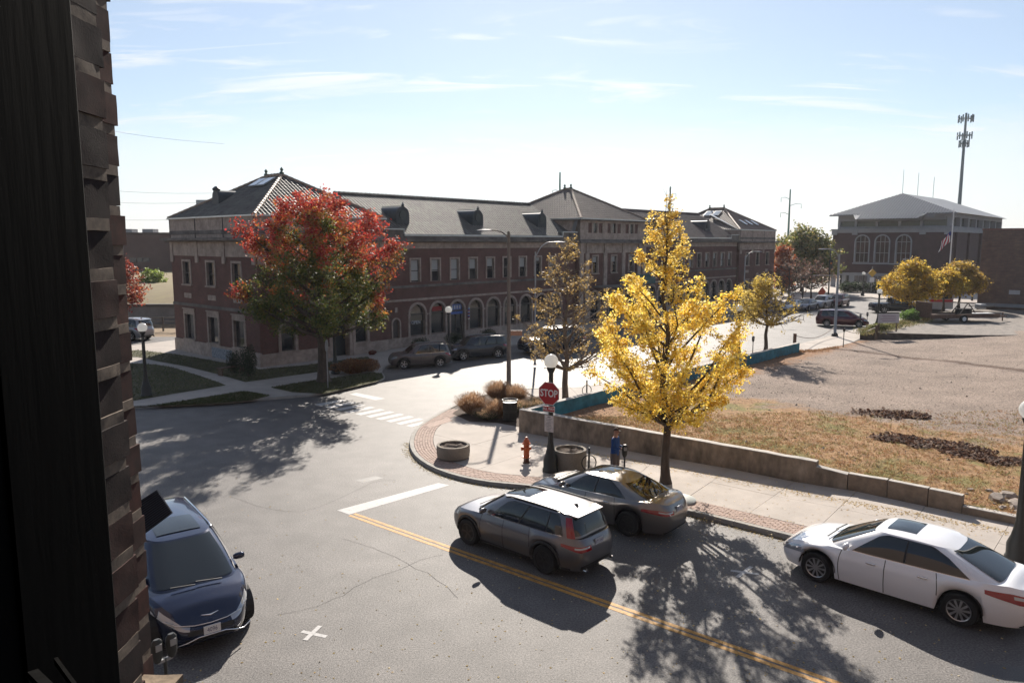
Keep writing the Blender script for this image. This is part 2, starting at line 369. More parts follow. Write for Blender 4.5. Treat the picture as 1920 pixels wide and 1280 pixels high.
# walking right->left->away, the sidewalk lies on the right hand side: negative offsets
walls = [(2600,1130),(2250,1060),(1907,992),(1802,971),(1587,924),(1464,906),(1380,887),(973,815)]
blue = [(973,815),(1491,664)]
lotedge = [(1532,661),(1561,655),(1612,641),(1612,625),(1660,612),(1720,599),(1790,587)]
inner = poly(walls) + poly([blue[1]]) + poly(lotedge)
outline = offset(kerb_line, -.16) + inner[::-1]
outline = outline[:]
sw = MB(); 
struct(flat('sidewalk', [(p.x,p.y) for p in offset(kerb_line, -.16)] + [(p.x,p.y) for p in inner[::-1]], KZ-.028, M['joint']))
sidewalk_base = bpy.data.objects['sidewalk']
# kerbstones
def kerbstones(line, w, z, step, parent=None, m=None):
    L = [0]
    for i in range(1, len(line)): L.append(L[-1] + (line[i]-line[i-1]).length)
    def pt(s):
        s = min(max(s,0),L[-1]-1e-6); i = max(j for j in range(len(L)) if L[j] <= s); i = min(i, len(line)-2)
        return line[i].lerp(line[i+1], (s-L[i])/max(1e-6,(L[i+1]-L[i])))
    s = 0; k = 0
    while s < L[-1]-.1:
        e = min(s+step-.012, L[-1]); seg = [pt(s+(e-s)*t/4) for t in range(5)]
        seg = seg if w >= 0 else seg
        a = seg; b = offset(seg, w); mb = MB(); dz = random.uniform(-.004,.004)
        ch = offset(seg, w*.12)
        P = [[(p.x,p.y,-.05) for p in a],[(p.x,p.y,z-.03+dz) for p in a],[(p.x,p.y,z+dz) for p in ch],[(p.x,p.y,z+dz) for p in b],[(p.x,p.y,-.05) for p in b]]
        mb.grid(P); mb.add([P[j][0] for j in range(5)],[(0,1,2,3,4)]); mb.add([P[j][-1] for j in range(5)],[(0,1,2,3,4)])
        mb.build('kerbstone', m or M['kerb'], parent, smooth=50); s += step; k += 1
kerbstones(kerb_line, -.17, KZ, 2.4, sidewalk_base)
# brick paver band behind the kerb (individual bricks, joined: far past 300)
def Lof(line):
    L=[0]
    for i in range(1,len(line)): L.append(L[-1]+(line[i]-line[i-1]).length)
    return L
KL = Lof(kerb_line)
def kpt(s, off):
    i = max(j for j in range(len(KL)) if KL[j] <= s); i = min(i, len(kerb_line)-2)
    t = (s-KL[i])/(KL[i+1]-KL[i]); p = kerb_line[i].lerp(kerb_line[i+1], t)
    d0 = (kerb_line[min(i+1,len(kerb_line)-1)]-kerb_line[max(i-1,0)]).normalized(); d1 = (kerb_line[min(i+2,len(kerb_line)-1)]-kerb_line[i]).normalized()
    d = (d0*(1-t)+d1*t).normalized(); return p + Vector((-d.y,d.x,0))*off
def kfind(x, y):
    q = G(x,y); return KL[min(range(len(kerb_line)), key=lambda j:(kerb_line[j]-q).length)]
s_end = kfind(835,772)
mb = MB(); s = 0.0; row = 0
while s < s_end:
    L_ = .205
    for r in range(7):
        o0 = -.19 - r*.105; so_ = (.1 if r % 2 else 0)
        a = kpt(s+so_, o0); b = kpt(s+so_+L_-.014, o0); c = kpt(s+so_+L_-.014, o0-.092); d = kpt(s+so_, o0-.092)
        z = KZ + random.uniform(-.003,.004)
        mb.add([(p.x,p.y,KZ-.03) for p in (a,b,c,d)] + [(p.x,p.y,z) for p in (a,b,c,d)], [(4,7,6,5),(0,1,5,4),(1,2,6,5),(2,3,7,6),(3,0,4,7)])
    s += L_
o = mb.build('paver_band', M['paver'], sidewalk_base); o['kind'] = 'stuff'
# concrete slabs: between the paver band and the wall, individually
def wall_pt(p, d):
    """hit of the ray p + t*d with the inner line"""
    best = None
    for i in range(len(inner)-1):
        a, b = inner[i], inner[i+1]; e = b-a; den = d.x*(-e.y)+d.y*e.x
        if abs(den) < 1e-9: continue
        r = a-p; t = (r.x*(-e.y)+r.y*e.x)/den; u = (d.x*r.y-d.y*r.x)/den
        if t > 0 and -1e-3 <= u <= 1.001 and (best is None or t < best): best = t
    return best
def slab(pts, z=KZ):
    mb = MB(); n = len(pts); zz = z + random.uniform(-.003,.003); c = sum(pts, Vector())/n
    pp = [c + (p-c)*(1 - .008/max(.2,(p-c).length)) for p in pts]
    A = sum(pp[i].x*pp[(i+1)%n].y-pp[(i+1)%n].x*pp[i].y for i in range(n))
    if A < 0: pp = pp[::-1]
    mb.add([(p.x,p.y,z-.05) for p in pp]+[(p.x,p.y,zz) for p in pp],[tuple(range(n,2*n))]+[(i,(i+1)%n,(i+1)%n+n,i+n) for i in range(n)])
    return mb.build('slab', M['concrete'], sidewalk_base)
BAND = -.93
sA = kfind(2250,1210); sB = kfind(1040,922)
nst = int((sB-sA)/1.85)
cuts = []
for i in range(nst+1):
    s = sA+(sB-sA)*i/nst; p = kpt(s,BAND); p2 = kpt(s+.01,BAND); d = (p-kpt(s,0)).normalized()
    t = wall_pt(p, d) or 3; cuts.append((p, p+d*min(t,6)))
for i in range(nst):
    (a,b),(c,d) = cuts[i],cuts[i+1]; m1 = a.lerp(b,.52); m2 = c.lerp(d,.52)
    slab([a,c,m2,m1]); slab([m1,m2,d,b])
# corner plaza: rows of slabs in a grid clipped by the kerb band
W0 = G(973,815); lastp, lastw = cuts[-1]
ring = [kpt(s_, BAND) for s_ in np.linspace(sB, kfind(975,733)-.2, 60)]
def clip(poly_, a, b, keep_left=True):
    out_ = []; n_ = len(poly_)
    def side(p): v = (b.x-a.x)*(p.y-a.y)-(b.y-a.y)*(p.x-a.x); return v if keep_left else -v
    for i in range(n_):
        p, q = poly_[i], poly_[(i+1)%n_]; sp_, sq_ = side(p), side(q)
        if sp_ >= 0: out_.append(p)
        if sp_*sq_ < 0: out_.append(p.lerp(q, sp_/(sp_-sq_)))
    return out_
plaza = ring + [W0 + (G(1491,664)-W0).normalized()*3.0, W0, lastw]
# slabs = plaza cut by two families of lines
ux = (G(1491,664)-W0).normalized(); uy = Vector((-ux.y,ux.x,0))
def cuts_fam(polys, d, o, step, rng_):
    nrm = Vector((-d.y,d.x,0)); res = []
    for pl in polys:
        ks = [ (p-o).dot(nrm)/step for p in pl]; k0 = math.floor(min(ks)); k1 = math.ceil(max(ks))
        for k in range(k0,k1):
            a = o+nrm*step*k; b = o+nrm*step*(k+1)
            q = clip(pl, a, a+d, True); q = clip(q, b, b+d, False) if len(q) > 2 else q
            if len(q) > 2: res.append(q)
    return res
# split the (non convex) plaza along a line first so that clips stay valid
pcs = [plaza]
pcs = cuts_fam(pcs, ux, W0, 2.3, 0); pcs = cuts_fam(pcs, uy, W0, 2.6, 0)
for q in pcs:
    A = abs(sum(q[i].x*q[(i+1)%len(q)].y-q[(i+1)%len(q)].x*q[i].y for i in range(len(q))))/2
    if A > .15: slab(q)
# long strip beside the far street behind the blue wall and out to the driveway
sC = kfind(975,733); sD = KL[-1]-.5; nst = int((sD-sC)/2.6); prev = None
for i in range(nst+1):
    s = sC+(sD-sC)*i/nst; p = kpt(s,-.18); d = (p-kpt(s,0)).normalized(); t = wall_pt(p,d) or 1.0
    cur = (p, p+d*min(t,5.5))
    if prev: slab([prev[0],cur[0],cur[1],prev[1]])
    prev = cur
# tactile red patch on the ramp
q = poly([(795,797),(838,783),(850,788),(806,802)], KZ+.006); flat('tactile_strip', q, KZ+.006, M['paver']).parent = sidewalk_base

# ------------------------------------------------------------------ station side: kerbed terrain, lawns and paths
AV = Vector((.6691,.7432,0)).normalized(); BV = Vector((-AV.y,AV.x,0)); C0 = Vector((-15.603,45.85,0))
def ST(s,t,z=0): p = C0+AV*s+BV*t; p.z = z; return p
k2 = [(120,772),(200,768),(269,765),(340,761),(407,758),(475,752),(540,747),(607,740),(660,728),(708,717),(722,709),(716,699),(722,692),(738,687)]
k2l = [Vector(p) for p in catmull(poly(k2),4)] + [ST(s,-4.6) for s in (12,30,60,92)]
back = [ST(92,30),ST(-30,30)]
flat('station_pavement', [(p.x,p.y) for p in offset(k2l,.1)] + [(p.x,p.y) for p in (ST(92,6),ST(14,6),ST(14,20),ST(-3,16),G(150,640),G(120,700))], KZ-.01, M['concrete'])
sp_base = bpy.data.objects['station_pavement']; struct(sp_base)
kerbstones(k2l, .17, KZ, 2.6, sp_base)
LZ = KZ+.004
def lawn(name, ps, z=LZ, m=None):
    o = flat(name, [(p.x,p.y) for p in poly(ps, z)], z, m or M['lawn']); struct(o); return o
lawnA = lawn('lawn', [(190,762),(267,748),(330,737),(424,722),(380,706),(322,688),(290,683),(255,681),(120,690)])
lawnB = lawn('lawn', [(200,766),(268,763),(345,751),(457,733),(508,741),(472,750),(407,756),(340,759)])
lawnC = lawn('lawn', [(507,726),(560,717),(640,706),(700,698),(716,700),(719,708),(707,715),(660,726),(607,738),(548,735)])
lawnD = lawn('lawn', [(120,668),(258,656),(332,664),(400,676),(487,692),(575,684),(690,668),(700,680),(640,691),(560,702),(460,716),(407,701),(350,687),(290,676),(258,669),(140,672)])
GR = []
def blades(name, region, n, h, cols, z=LZ, w=.012, label=None):
    """short blades over a polygon (stuff)"""
    xs = [p.x for p in region]; ys = [p.y for p in region]
    P = np.column_stack([rng.uniform(min(xs),max(xs),n*3), rng.uniform(min(ys),max(ys),n*3)]); ins = np.zeros(len(P), bool)
    j = len(region)-1
    for i in range(len(region)):
        xi,yi,xj,yj = region[i].x,region[i].y,region[j].x,region[j].y
        c = ((yi>P[:,1]) != (yj>P[:,1])) & (P[:,0] < (xj-xi)*(P[:,1]-yi)/(yj-yi+1e-12)+xi); ins ^= c; j = i
    P = P[ins][:n]; m = len(P); hh = h*rng.uniform(.5,1.3,m); an = rng.uniform(0,2*np.pi,m)
    zz = z(P) if callable(z) else np.full(m, z)
    Cc = np.column_stack([P[:,0],P[:,1],zz+hh/2]).astype(np.float32)
    U = np.column_stack([rng.normal(0,.35,m)*hh, rng.normal(0,.35,m)*hh, hh/2]).astype(np.float32)
    V = np.column_stack([np.cos(an)*w, np.sin(an)*w, np.zeros(m)]).astype(np.float32)*1.8
    cols = np.array(cols); c = cols[rng.integers(0,len(cols),m)]*rng.uniform(.7,1.3,(m,1))
    o = quads_mesh(name, Cc, U, V, M['straw'], col=c.astype(np.float32)); o['kind'] = 'stuff'; return o
for lw, n_ in ((lawnA,9000),(lawnB,5000),(lawnC,5000),(lawnD,9000)):
    pts = [Vector(v.co) for v in lw.data.vertices]
    blades('grass', pts, n_, .06, [(.05,.07,.02),(.09,.09,.03),(.07,.08,.025)], w=.02)

# ------------------------------------------------------------------ road markings
RM = []
def mark(name, pts, m=None, z=.004):
    o = flat(name, [(p.x,p.y) for p in poly(pts, z)], z, m or M['white_paint']); struct(o); return o
mark('stop_line', [(632,956),(822,905),(843,909),(655,964)])
p0, p1 = G(652,967), G(1529,1279); d = (p1-p0).normalized(); n_ = Vector((-d.y,d.x,0)); p1 = p1 + d*6
for o_ in (.07,.24):
    a = p0+n_*o_; b = p1+n_*o_; L_ = (b-a).length; k = 60; mb = MB(); w = .055
    mb.grid([[(*(a+d*L_*i/k+n_*(w+random.uniform(-.004,.004))).xy,.004) for i in range(k+1)],[(*(a+d*L_*i/k-n_*(w+random.uniform(-.004,.004))).xy,.004) for i in range(k+1)]][::-1])
    struct(mb.build('yellow_centre_line', M['yellow_paint']))
for (c, e1, e2) in (((588,1187),(566,1183,612,1193),(600,1173,572,1200)),((1396,1072),(1370,1069,1423,1076),(1409,1062,1382,1082))):
    for e in (e1,e2):
        a, b = G(e[0],e[1]), G(e[2],e[3]); d = (b-a).normalized(); n_ = Vector((-d.y,d.x,0))*.05; zz = .004 if e is e1 else .008
        o = flat('parking_cross', [(p.x,p.y) for p in (a-n_,b-n_,b+n_,a+n_)], zz, M['white_paint']); struct(o)
# ladder crossing and the far stop line
mark('stop_line', [(655,739),(668,736),(722,747),(704,750)])
for i in range(11):
    t = i/10; x0 = 590+t*190; y0 = 758+t*44; lx = 62-10*t
    mark('crossing_bar', [(x0,y0),(x0+lx*.80,y0-9.5),(x0+lx*.97,y0-7.4),(x0+lx*.18,y0+2.6)])
for a, b in (((992,724),(1001,731)),((1062,719),(1074,731)),((1089,710),(1108,728)),((1128,711),(1143,723))):
    A_, B_ = G(*a), G(*b); d = (B_-A_).normalized(); n_ = Vector((-d.y,d.x,0))*.05
    o = flat('parking_tick', [(p.x,p.y) for p in (A_-n_,B_-n_,B_+n_,A_+n_)], .004, M['yellow_paint']); struct(o)
# tar cracks in the near road
def crack(pts, w=.02):
    L_ = [Vector(p) for p in catmull(poly(pts),4)]
    for p in L_: p.x += random.uniform(-.05,.05); p.y += random.uniform(-.05,.05)
    a = offset(L_, w/2); b = offset(L_, -w/2); mb = MB(); mb.grid([[(p.x,p.y,.0035) for p in b],[(p.x,p.y,.0035) for p in a]])
    struct(mb.build('road_crack', mat('crack',(.045,.042,.04),.95,spec=.1)))
crack([(520,1150),(580,1142),(640,1115),(700,1085),(790,1050),(830,1040)], .007)
crack([(430,930),(560,960),(700,905),(740,900)], .007); crack([(640,1010),(720,1035),(800,1075),(860,1120)], .007)
# dull grey patches cut into the asphalt, drain covers
patch_m = mat('asphalt_patch', (.085,.083,.082), .6, var=.12, vs=1, bump=.5, bs=50, speck=(34,.3))
struct(flat('asphalt_patch', [(p.x,p.y) for p in poly([(1830,1240),(2000,1260),(2060,1400),(1800,1400)])], .0025, patch_m))
struct(flat('asphalt_patch', [(p.x,p.y) for p in poly([(665,900),(705,892),(720,896),(680,905)])], .0025, patch_m))
# distant kerb line and pavement across the junction beyond
far_p = struct(flat('far_pavement', [(p.x,p.y) for p in poly([(1440,575),(1560,556),(1700,563),(1845,570),(2100,575),(2100,548),(1850,545),(1700,541),(1560,536),(1440,545)])], .10, M['concrete']))
fk = [Vector(p) for p in poly([(1440,575),(1560,556),(1700,563),(1845,570),(2100,575)])]; kerbstones(fk[::-1], -.2, .12, 6, far_p)

# ------------------------------------------------------------------ the vacant lot
def interp(tab, x):
    for i in range(len(tab)-1):
        if x <= tab[i+1][0]: 
            t = (x-tab[i][0])/(tab[i+1][0]-tab[i][0]); return tab[i][1]*(1-t)+tab[i+1][1]*t
    return tab[-1][1]
Bt = [(0,G(990,806)),(.28,G(1380,880)),(.42,G(1587,919)),(.6,G(1907,988)),(.75,G(2250,1057)),(1,G(2700,1145))]
Tt = [(0,G(990,806)),(.42,G(1491,661)),(.46,G(1532,659)),(.5,G(1570,652)),(.55,G(1612,641)),(.78,G(1920,634)),(1,G(2500,634))]
zB = [(0,.50),(.28,.52),(.42,.42),(.6,.33),(1,.3)]; zT = [(0,.5),(.2,.35),(.42,.16),(.5,.12),(.6,.12),(.72,.5),(.78,.66),(1,.66)]
def lot(u,v):
    b = interp(Bt,u); t = interp(Tt,u); p = b.lerp(t,v); k = 1-min(1,v/.55); k = k*k*(3-2*k)
    z = interp(zT,u)+(interp(zB,u)-interp(zT,u))*k
    z += .05*noise.noise(Vector((p.x*.5,p.y*.5,0)))*min(1,v*12)*min(1,(1-v)*12) + .015*noise.noise(Vector((p.x*4,p.y*4,3)))
    return Vector((p.x,p.y,z))
nu, nv = 230, 170; P = [[lot(i/nu,j/nv) for i in range(nu+1)] for j in range(nv+1)]
mb = MB(); mb.grid(P)
HEAPS = [(1668,771,1.7,1.0,-.1),(1712,776,.9,.7,0),(1690,822,1.0,.8,-.2),(1745,830,1.3,1.0,-.3),(1810,843,1.2,.9,-.3),(1868,860,.9,.7,-.3)]
def lot_material():
    m = bpy.data.materials.new('vacant_lot_gravel'); m.use_nodes = True; t = m.node_tree; N = t.nodes; L = t.links; b = N['Principled BSDF']
    g = N.new('ShaderNodeNewGeometry').outputs['Position']
    def nz(sc, det=6, ro=.6):
        n = N.new('ShaderNodeTexNoise'); n.inputs['Scale'].default_value = sc; n.inputs['Detail'].default_value = det; n.inputs['Roughness'].default_value = ro; L.new(g, n.inputs['Vector']); return n.outputs[0]
    def ramp(s_, p0, p1, c0, c1):
        r = N.new('ShaderNodeValToRGB'); r.color_ramp.elements[0].position = p0; r.color_ramp.elements[1].position = p1
        r.color_ramp.elements[0].color = (*c0,1); r.color_ramp.elements[1].color = (*c1,1); L.new(s_, r.inputs[0]); return r.outputs[0]
    def mth(op,a,b_=0):
        n = N.new('ShaderNodeMath'); n.operation = op
        for i,v in enumerate((a,b_)):
            if isinstance(v,(int,float)): n.inputs[i].default_value = v
            else: L.new(v,n.inputs[i])
        return n.outputs[0]
    def mix(f,a,b_,mode='MIX'):
        n = N.new('ShaderNodeMixRGB'); n.blend_type = mode
        if isinstance(f,(int,float)): n.inputs[0].default_value = f
        else: L.new(f,n.inputs[0])
        L.new(a,n.inputs[1]); L.new(b_,n.inputs[2]); return n.outputs[0]
    gravel = ramp(nz(13,3,.8), .38,.62, (.15,.118,.098),(.40,.325,.27))
    gravel = mix(.7, gravel, ramp(nz(.35,5), .35,.65, (.75,.72,.70),(1.2,1.15,1.12)), 'MULTIPLY')
    dry = ramp(nz(5,6,.75), .3,.7, (.19,.095,.045),(.50,.32,.17))
    green = ramp(nz(9,4), .35,.65, (.12,.10,.035),(.30,.25,.09))
    dry = mix(ramp(nz(.55,4), .52,.62, (0,0,0),(1,1,1)), dry, green)
    # distance to the near wall line decides grass -> gravel
    sp = N.new('ShaderNodeSeparateXYZ'); L.new(g, sp.inputs[0])
    A_, B_ = G(990,806), G(1907,983); d = (B_-A_).normalized(); nn = Vector((-d.y,d.x,0))
    if nn.y < 0: nn = -nn
    dist = mth('ADD', mth('ADD', mth('MULTIPLY', sp.outputs[0], nn.x), mth('MULTIPLY', sp.outputs[1], nn.y)), -(A_.dot(nn)))
    along = mth('ADD', mth('ADD', mth('MULTIPLY', sp.outputs[0], d.x), mth('MULTIPLY', sp.outputs[1], d.y)), -(A_.dot(d)))
    lim = mth('ADD', mth('MULTIPLY', along, -.10), 10.8)
    f = mth('SUBTRACT', mth('ADD', dist, mth('MULTIPLY', mth('SUBTRACT', nz(.28,8,.72), .5), 15)), lim)
    gf = ramp(mth('ADD', mth('MULTIPLY', f, .25), .5), .3,.8, (0,0,0),(1,1,1))
    c = mix(gf, dry, gravel)
    # a fringe of dry grass along the blue wall and driveway
    A2, B2 = G(990,806), G(1491,664); d2 = (B2-A2).normalized(); n2 = Vector((d2.y,-d2.x,0))
    ds2 = mth('ADD', mth('ADD', mth('MULTIPLY', sp.outputs[0], n2.x), mth('MULTIPLY', sp.outputs[1], n2.y)), -(A2.dot(n2)))
    f2 = mth('ADD', mth('MULTIPLY', mth('ABSOLUTE', ds2), .45), mth('MULTIPLY', mth('SUBTRACT', nz(.9,5,.7), .5), 1.6))
    dryb = ramp(nz(6,5,.7), .3,.7, (.20,.10,.055),(.40,.24,.14))
    c = mix(ramp(f2, .55,1.15, (1,1,1),(0,0,0)), c, dryb)
    # dark mulch heaps
    dark = ramp(nz(16,3,.8), .4,.6, (.03,.017,.013),(.14,.08,.055))
    for (x,y,rx,ry,ang) in HEAPS:
        q = G(x,y,.3); mp = N.new('ShaderNodeMapping'); mp.vector_type = 'TEXTURE'; mp.inputs['Location'].default_value = q; mp.inputs['Rotation'].default_value = (0,0,ang); mp.inputs['Scale'].default_value = (rx,ry,4)
        L.new(g, mp.inputs[0]); ln = N.new('ShaderNodeVectorMath'); ln.operation = 'LENGTH'; L.new(mp.outputs[0], ln.inputs[0])
        e = mth('ADD', ln.outputs['Value'], mth('MULTIPLY', mth('SUBTRACT', nz(1.8,7,.8), .5), 1.6))
        c = mix(ramp(e, .72,.98, (.93,.93,.93),(0,0,0)), c, dark)
    # the long rut
    A3, B3 = G(1500,650), G(1960,722); d3 = (B3-A3).normalized(); n3 = Vector((-d3.y,d3.x,0))
    al = mth('ADD', mth('ADD', mth('MULTIPLY', sp.outputs[0], d3.x), mth('MULTIPLY', sp.outputs[1], d3.y)), -(A3.dot(d3)))
    bow = mth('MULTIPLY', mth('SINE', mth('MULTIPLY', al, math.pi/(B3-A3).length)), 1.7)
    ds = mth('ADD', mth('ADD', mth('MULTIPLY', sp.outputs[0], n3.x), mth('MULTIPLY', sp.outputs[1], n3.y)), -(A3.dot(n3)))
    e = mth('ADD', mth('ABSOLUTE', mth('SUBTRACT', ds, bow)), mth('MULTIPLY', mth('SUBTRACT', nz(1.2,6,.8), .5), 1.3))
    c = mix(ramp(e, .22,.55, (.8,.8,.8),(0,0,0)), c, dark)
    L.new(c, b.inputs['Base Color']); b.inputs['Roughness'].default_value = .95; b.inputs['Specular IOR Level'].default_value = .2
    bp = N.new('ShaderNodeBump'); bp.inputs['Strength'].default_value = 1; bp.inputs['Distance'].default_value = .05; L.new(nz(16,5,.75), bp.inputs['Height']); L.new(bp.outputs[0], b.inputs['Normal'])
    return m
lot_o = struct(mb.build('vacant_lot', lot_material(), smooth=180))
def in_heap(p):
    best = 9
    for x,y,rx,ry,a in HEAPS:
        q = G(x,y,.35); dx,dy = p.x-q.x,p.y-q.y; X,Y = dx*math.cos(a)+dy*math.sin(a), -dx*math.sin(a)+dy*math.cos(a); best = min(best, math.hypot(X/rx,Y/ry)+.9*noise.noise(Vector((p.x*1.3,p.y*1.3,1))))
    return best
# dry tufts (stuff) thick near the wall, pebbles across
def lot_scatter(n, vmax, pw):
    us = rng.uniform(0.02,.72,n); vs = rng.random(n)**pw*vmax; ps = [lot(u,v) for u,v in zip(us,vs)]; return [p for p in ps if in_heap(p) > .95]
def tufts(name, pts, h, w, cols, per=4, spread=.05):
    pts = np.array([tuple(p) for p in pts]); m = len(pts)*per; base = np.repeat(pts, per, 0); hh = h*rng.uniform(.4,1.4,m); an = rng.uniform(0,2*np.pi,m)
    ln = rng.normal(0,.5,(m,2))*hh[:,None]
    C_ = base + np.column_stack([rng.normal(0,spread,m), rng.normal(0,spread,m), hh/2-.01]); U = np.column_stack([ln[:,0],ln[:,1],hh/2])
    V = np.column_stack([np.cos(an)*w,np.sin(an)*w,np.zeros(m)])*1.8
    cols = np.array(cols); pc = cols[rng.integers(0,len(cols),len(pts))]; c = np.repeat(pc,per,0)*rng.uniform(.7,1.3,(m,1))
    o = quads_mesh(name, C_.astype(np.float32), U.astype(np.float32), V.astype(np.float32), M['straw'], col=c.astype(np.float32)); o['kind']='stuff'; return o
tufts('dry_grass', lot_scatter(8500,.34,1.3), .075, .014, [(.42,.28,.14),(.36,.22,.11),(.45,.33,.18),(.26,.24,.09),(.38,.20,.10)], 5, .07)
tufts('dry_grass', [lot(u,1-.02*abs(rng.normal())-.004) for u in rng.uniform(.06,.5,1500)], .10, .016, [(.40,.22,.11),(.42,.28,.15),(.28,.15,.08)], 5, .08)
mb = MB()
for i in range(2600):
    u = rng.uniform(.02,.75); v = rng.random(); p = lot(u,v); r = rng.uniform(.012,.05)*(1 if rng.random()<.97 else 2); a = rng.uniform(0,6.28)
    q = [Vector((math.cos(a+k*2.094)*r,math.sin(a+k*2.094)*r,-.01)) for k in range(3)]+[Vector((rng.normal()*r*.3,rng.normal()*r*.3,r*.8))]
    mb.add([p+x for x in q],[(0,1,3),(1,2,3),(2,0,3)])
mb.build('pebbles', M['rock'])['kind'] = 'stuff'
hp = []
while len(hp) < 5000:
    x,y,rx,ry,a = HEAPS[int(rng.integers(0,6))]; q = G(x,y,.35); p = Vector((q.x+rng.normal()*rx*.6, q.y+rng.normal()*ry*.6, 0))
    if in_heap(p) < 1.0: hp.append((p.x,p.y))
# height of the lot surface below each leaf: nearest mesh vertex
LV = np.array([tuple(v.co) for v in lot_o.data.vertices][::3]); hp = np.array(hp); zz = np.empty(len(hp))
for i in range(0,len(hp),500): zz[i:i+500] = LV[((hp[i:i+500,None,:]-LV[None,:,:2])**2).sum(2).argmin(1),2]
C_ = np.column_stack([hp, zz+.02+rng.random(len(hp))*.06]); an = rng.uniform(0,6.283,len(hp)); sz = rng.uniform(.03,.09,(len(hp),1))
U_ = np.column_stack([np.cos(an),np.sin(an),rng.normal(0,.5,len(hp))])*sz; V_ = np.column_stack([-np.sin(an),np.cos(an),rng.normal(0,.5,len(hp))])*sz*1.2
cc_ = np.array([(.12,.062,.042),(.19,.105,.068),(.065,.036,.027),(.36,.24,.15)])[rng.choice(4,len(hp),p=[.38,.27,.25,.10])]
quads_mesh('leaf_mulch', C_.astype(np.float32), U_.astype(np.float32), V_.astype(np.float32), M['straw'], col=cc_.astype(np.float32))['kind'] = 'stuff'

# raised terrace with its dark ledge, right background
tz = .62
terr = [(1613,622),(1650,611),(1700,598),(1748,588),(1790,581),(1840,580),(2300,575),(2300,632),(1920,628),(1815,628),(1700,625)]
tm = mat('terrace_gravel', (.20,.175,.16), .95, var=.3, vs=2, bump=.8, bs=12, col2=(.27,.235,.20), speck=(10,.25))
struct(flat('gravel_terrace', [(p.x,p.y) for p in poly(terr,tz)], tz, tm))
vg = mat('terrace_verge', (.17,.14,.06), .95, var=.4, vs=2, bump=.8, bs=14, col2=(.30,.23,.13))
struct(flat('grass_verge', [(p.x,p.y) for p in poly([(1613,621.5),(1650,611),(1700,598),(1748,588),(1752,593),(1735,605),(1690,614),(1670,622),(1640,623)],tz+.005)], tz+.005, vg))
tufts('dry_grass', [Vector((p.x,p.y,tz)) for p in [G(1613+138*t+rng.normal()*6, 620-29*t+abs(rng.normal())*5, tz) for t in rng.random(900)]], .22, .03, [(.14,.15,.05),(.3,.24,.12),(.2,.18,.07)], 4, .15)
lg = [G(1613,622,tz),G(1700,625,tz),G(1815,628,tz),G(1920,628,tz),G(2300,632,tz)]
mb = MB(); dk = mat('ledge_stone', (.10,.075,.06), .95, var=.4, vs=2, bump=.8, bs=10)
for i in range(len(lg)-1):
    a,b = lg[i],lg[i+1]; mb.add([(a.x,a.y,-.03),(b.x,b.y,-.03),(b.x,b.y,tz),(a.x,a.y,tz)],[(0,1,2,3)])
a = G(1613,622,tz); b = G(1650,611,tz); mb.add([(a.x,a.y,-.03),(b.x,b.y,-.03),(b.x,b.y,tz),(a.x,a.y,tz)],[(0,1,2,3)])
struct(mb.build('terrace_ledge', dk))

# ------------------------------------------------------------------ low concrete walls
def wallseg(name, a, b, th, z0, za, zb, m, parent, cap=None, tag_=None):
    """upright slab from a to b, top height za..zb, thickness to the left"""
    d = (b-a).normalized(); n_ = Vector((-d.y,d.x,0))*th; k = max(2,int((b-a).length/.5)); mb = MB()
    def r(): return random.uniform(-.008,.008)
    A_=[];B_=[]
    for i in range(k+1):
        p = a.lerp(b,i/k); z = za+(zb-za)*i/k + (r() if 0<i<k else 0); A_.append((p,z)); B_.append((p+n_,z+r()))
    mb.grid([[(p.x,p.y,z0) for p,z in A_],[(p.x,p.y,z-.02) for p,z in A_]][::-1])
    mb.grid([[(p.x,p.y,z-.02) for p,z in A_],[(p.x+n_.x*.06,p.y+n_.y*.06,z) for p,z in A_],[(p.x-n_.x*.06,p.y-n_.y*.06,z) for p,z in B_],[(p.x,p.y,z-.02) for p,z in B_]][::-1],1)
    mb.grid([[(p.x,p.y,z-.02) for p,z in B_],[(p.x,p.y,z0) for p,z in B_]][::-1],2)
    for j in (0,k):
        p,z = A_[j]; q,w = B_[j]; mb.add([(p.x,p.y,z0),(q.x,q.y,z0),(q.x,q.y,w-.02),(p.x,p.y,z-.02)],[(0,1,2,3)])
    return mb.build(name, [m, cap or M['wallcap'], tag_ or m], parent)
wt = thing('retaining_wall', 'long low weathered concrete wall along the sidewalk, stepping down and broken toward the right', 'wall', W0)
def wl(x,y): p = G(x,y); return p - W0
seq = [((973,815),(1240,864),1.07,.98),((1240,864),(1528,918),.98,.88)]
wq = [(973,815,1.07),(1240,861,.93),(1528,914,.86)]
for i in range(2):
    wallseg('wall_section', wl(*wq[i][:2]), wl(*wq[i+1][:2]), .3, -.02, wq[i][2], wq[i+1][2], M['wallc'], wt)
wallseg('broken_section', wl(1528.5,914.1), wl(1587,924), .3, -.02, .70, .60, M['wallc'], wt)
pq = [(1588,924),(1662,938),(1738,955),(1802,970)]
for i in range(3):
    a,b = wl(*pq[i]),wl(*pq[i+1]); d=(b-a).normalized(); wallseg('wall_panel', a+d*.012, b-d*.012, .22, -.02, .64, .65, M['wallc2'], wt)
wallseg('low_section', wl(1803,970), wl(1907,992), .26, -.02, .34, .34, M['wallc2'], wt); wallseg('low_section', wl(1908,992.2), wl(2400,1090), .26, -.02, .34, .34, M['wallc2'], wt)
bt = thing('painted_wall', 'low concrete wall painted turquoise blue along the far side of the vacant lot', 'wall', W0 + Vector((0,0,0)))
e = wl(1491,663); L_ = e.length; d = e.normalized(); nn = Vector((d.y,-d.x,0))
print('blue wall', L_); st_ = [(.36,9.5,1.05,1.02),(9.9,19.0,1.02,.98),(19.4,L_-9.2,.98,.90),(L_-8.8,L_,.90,.80)]
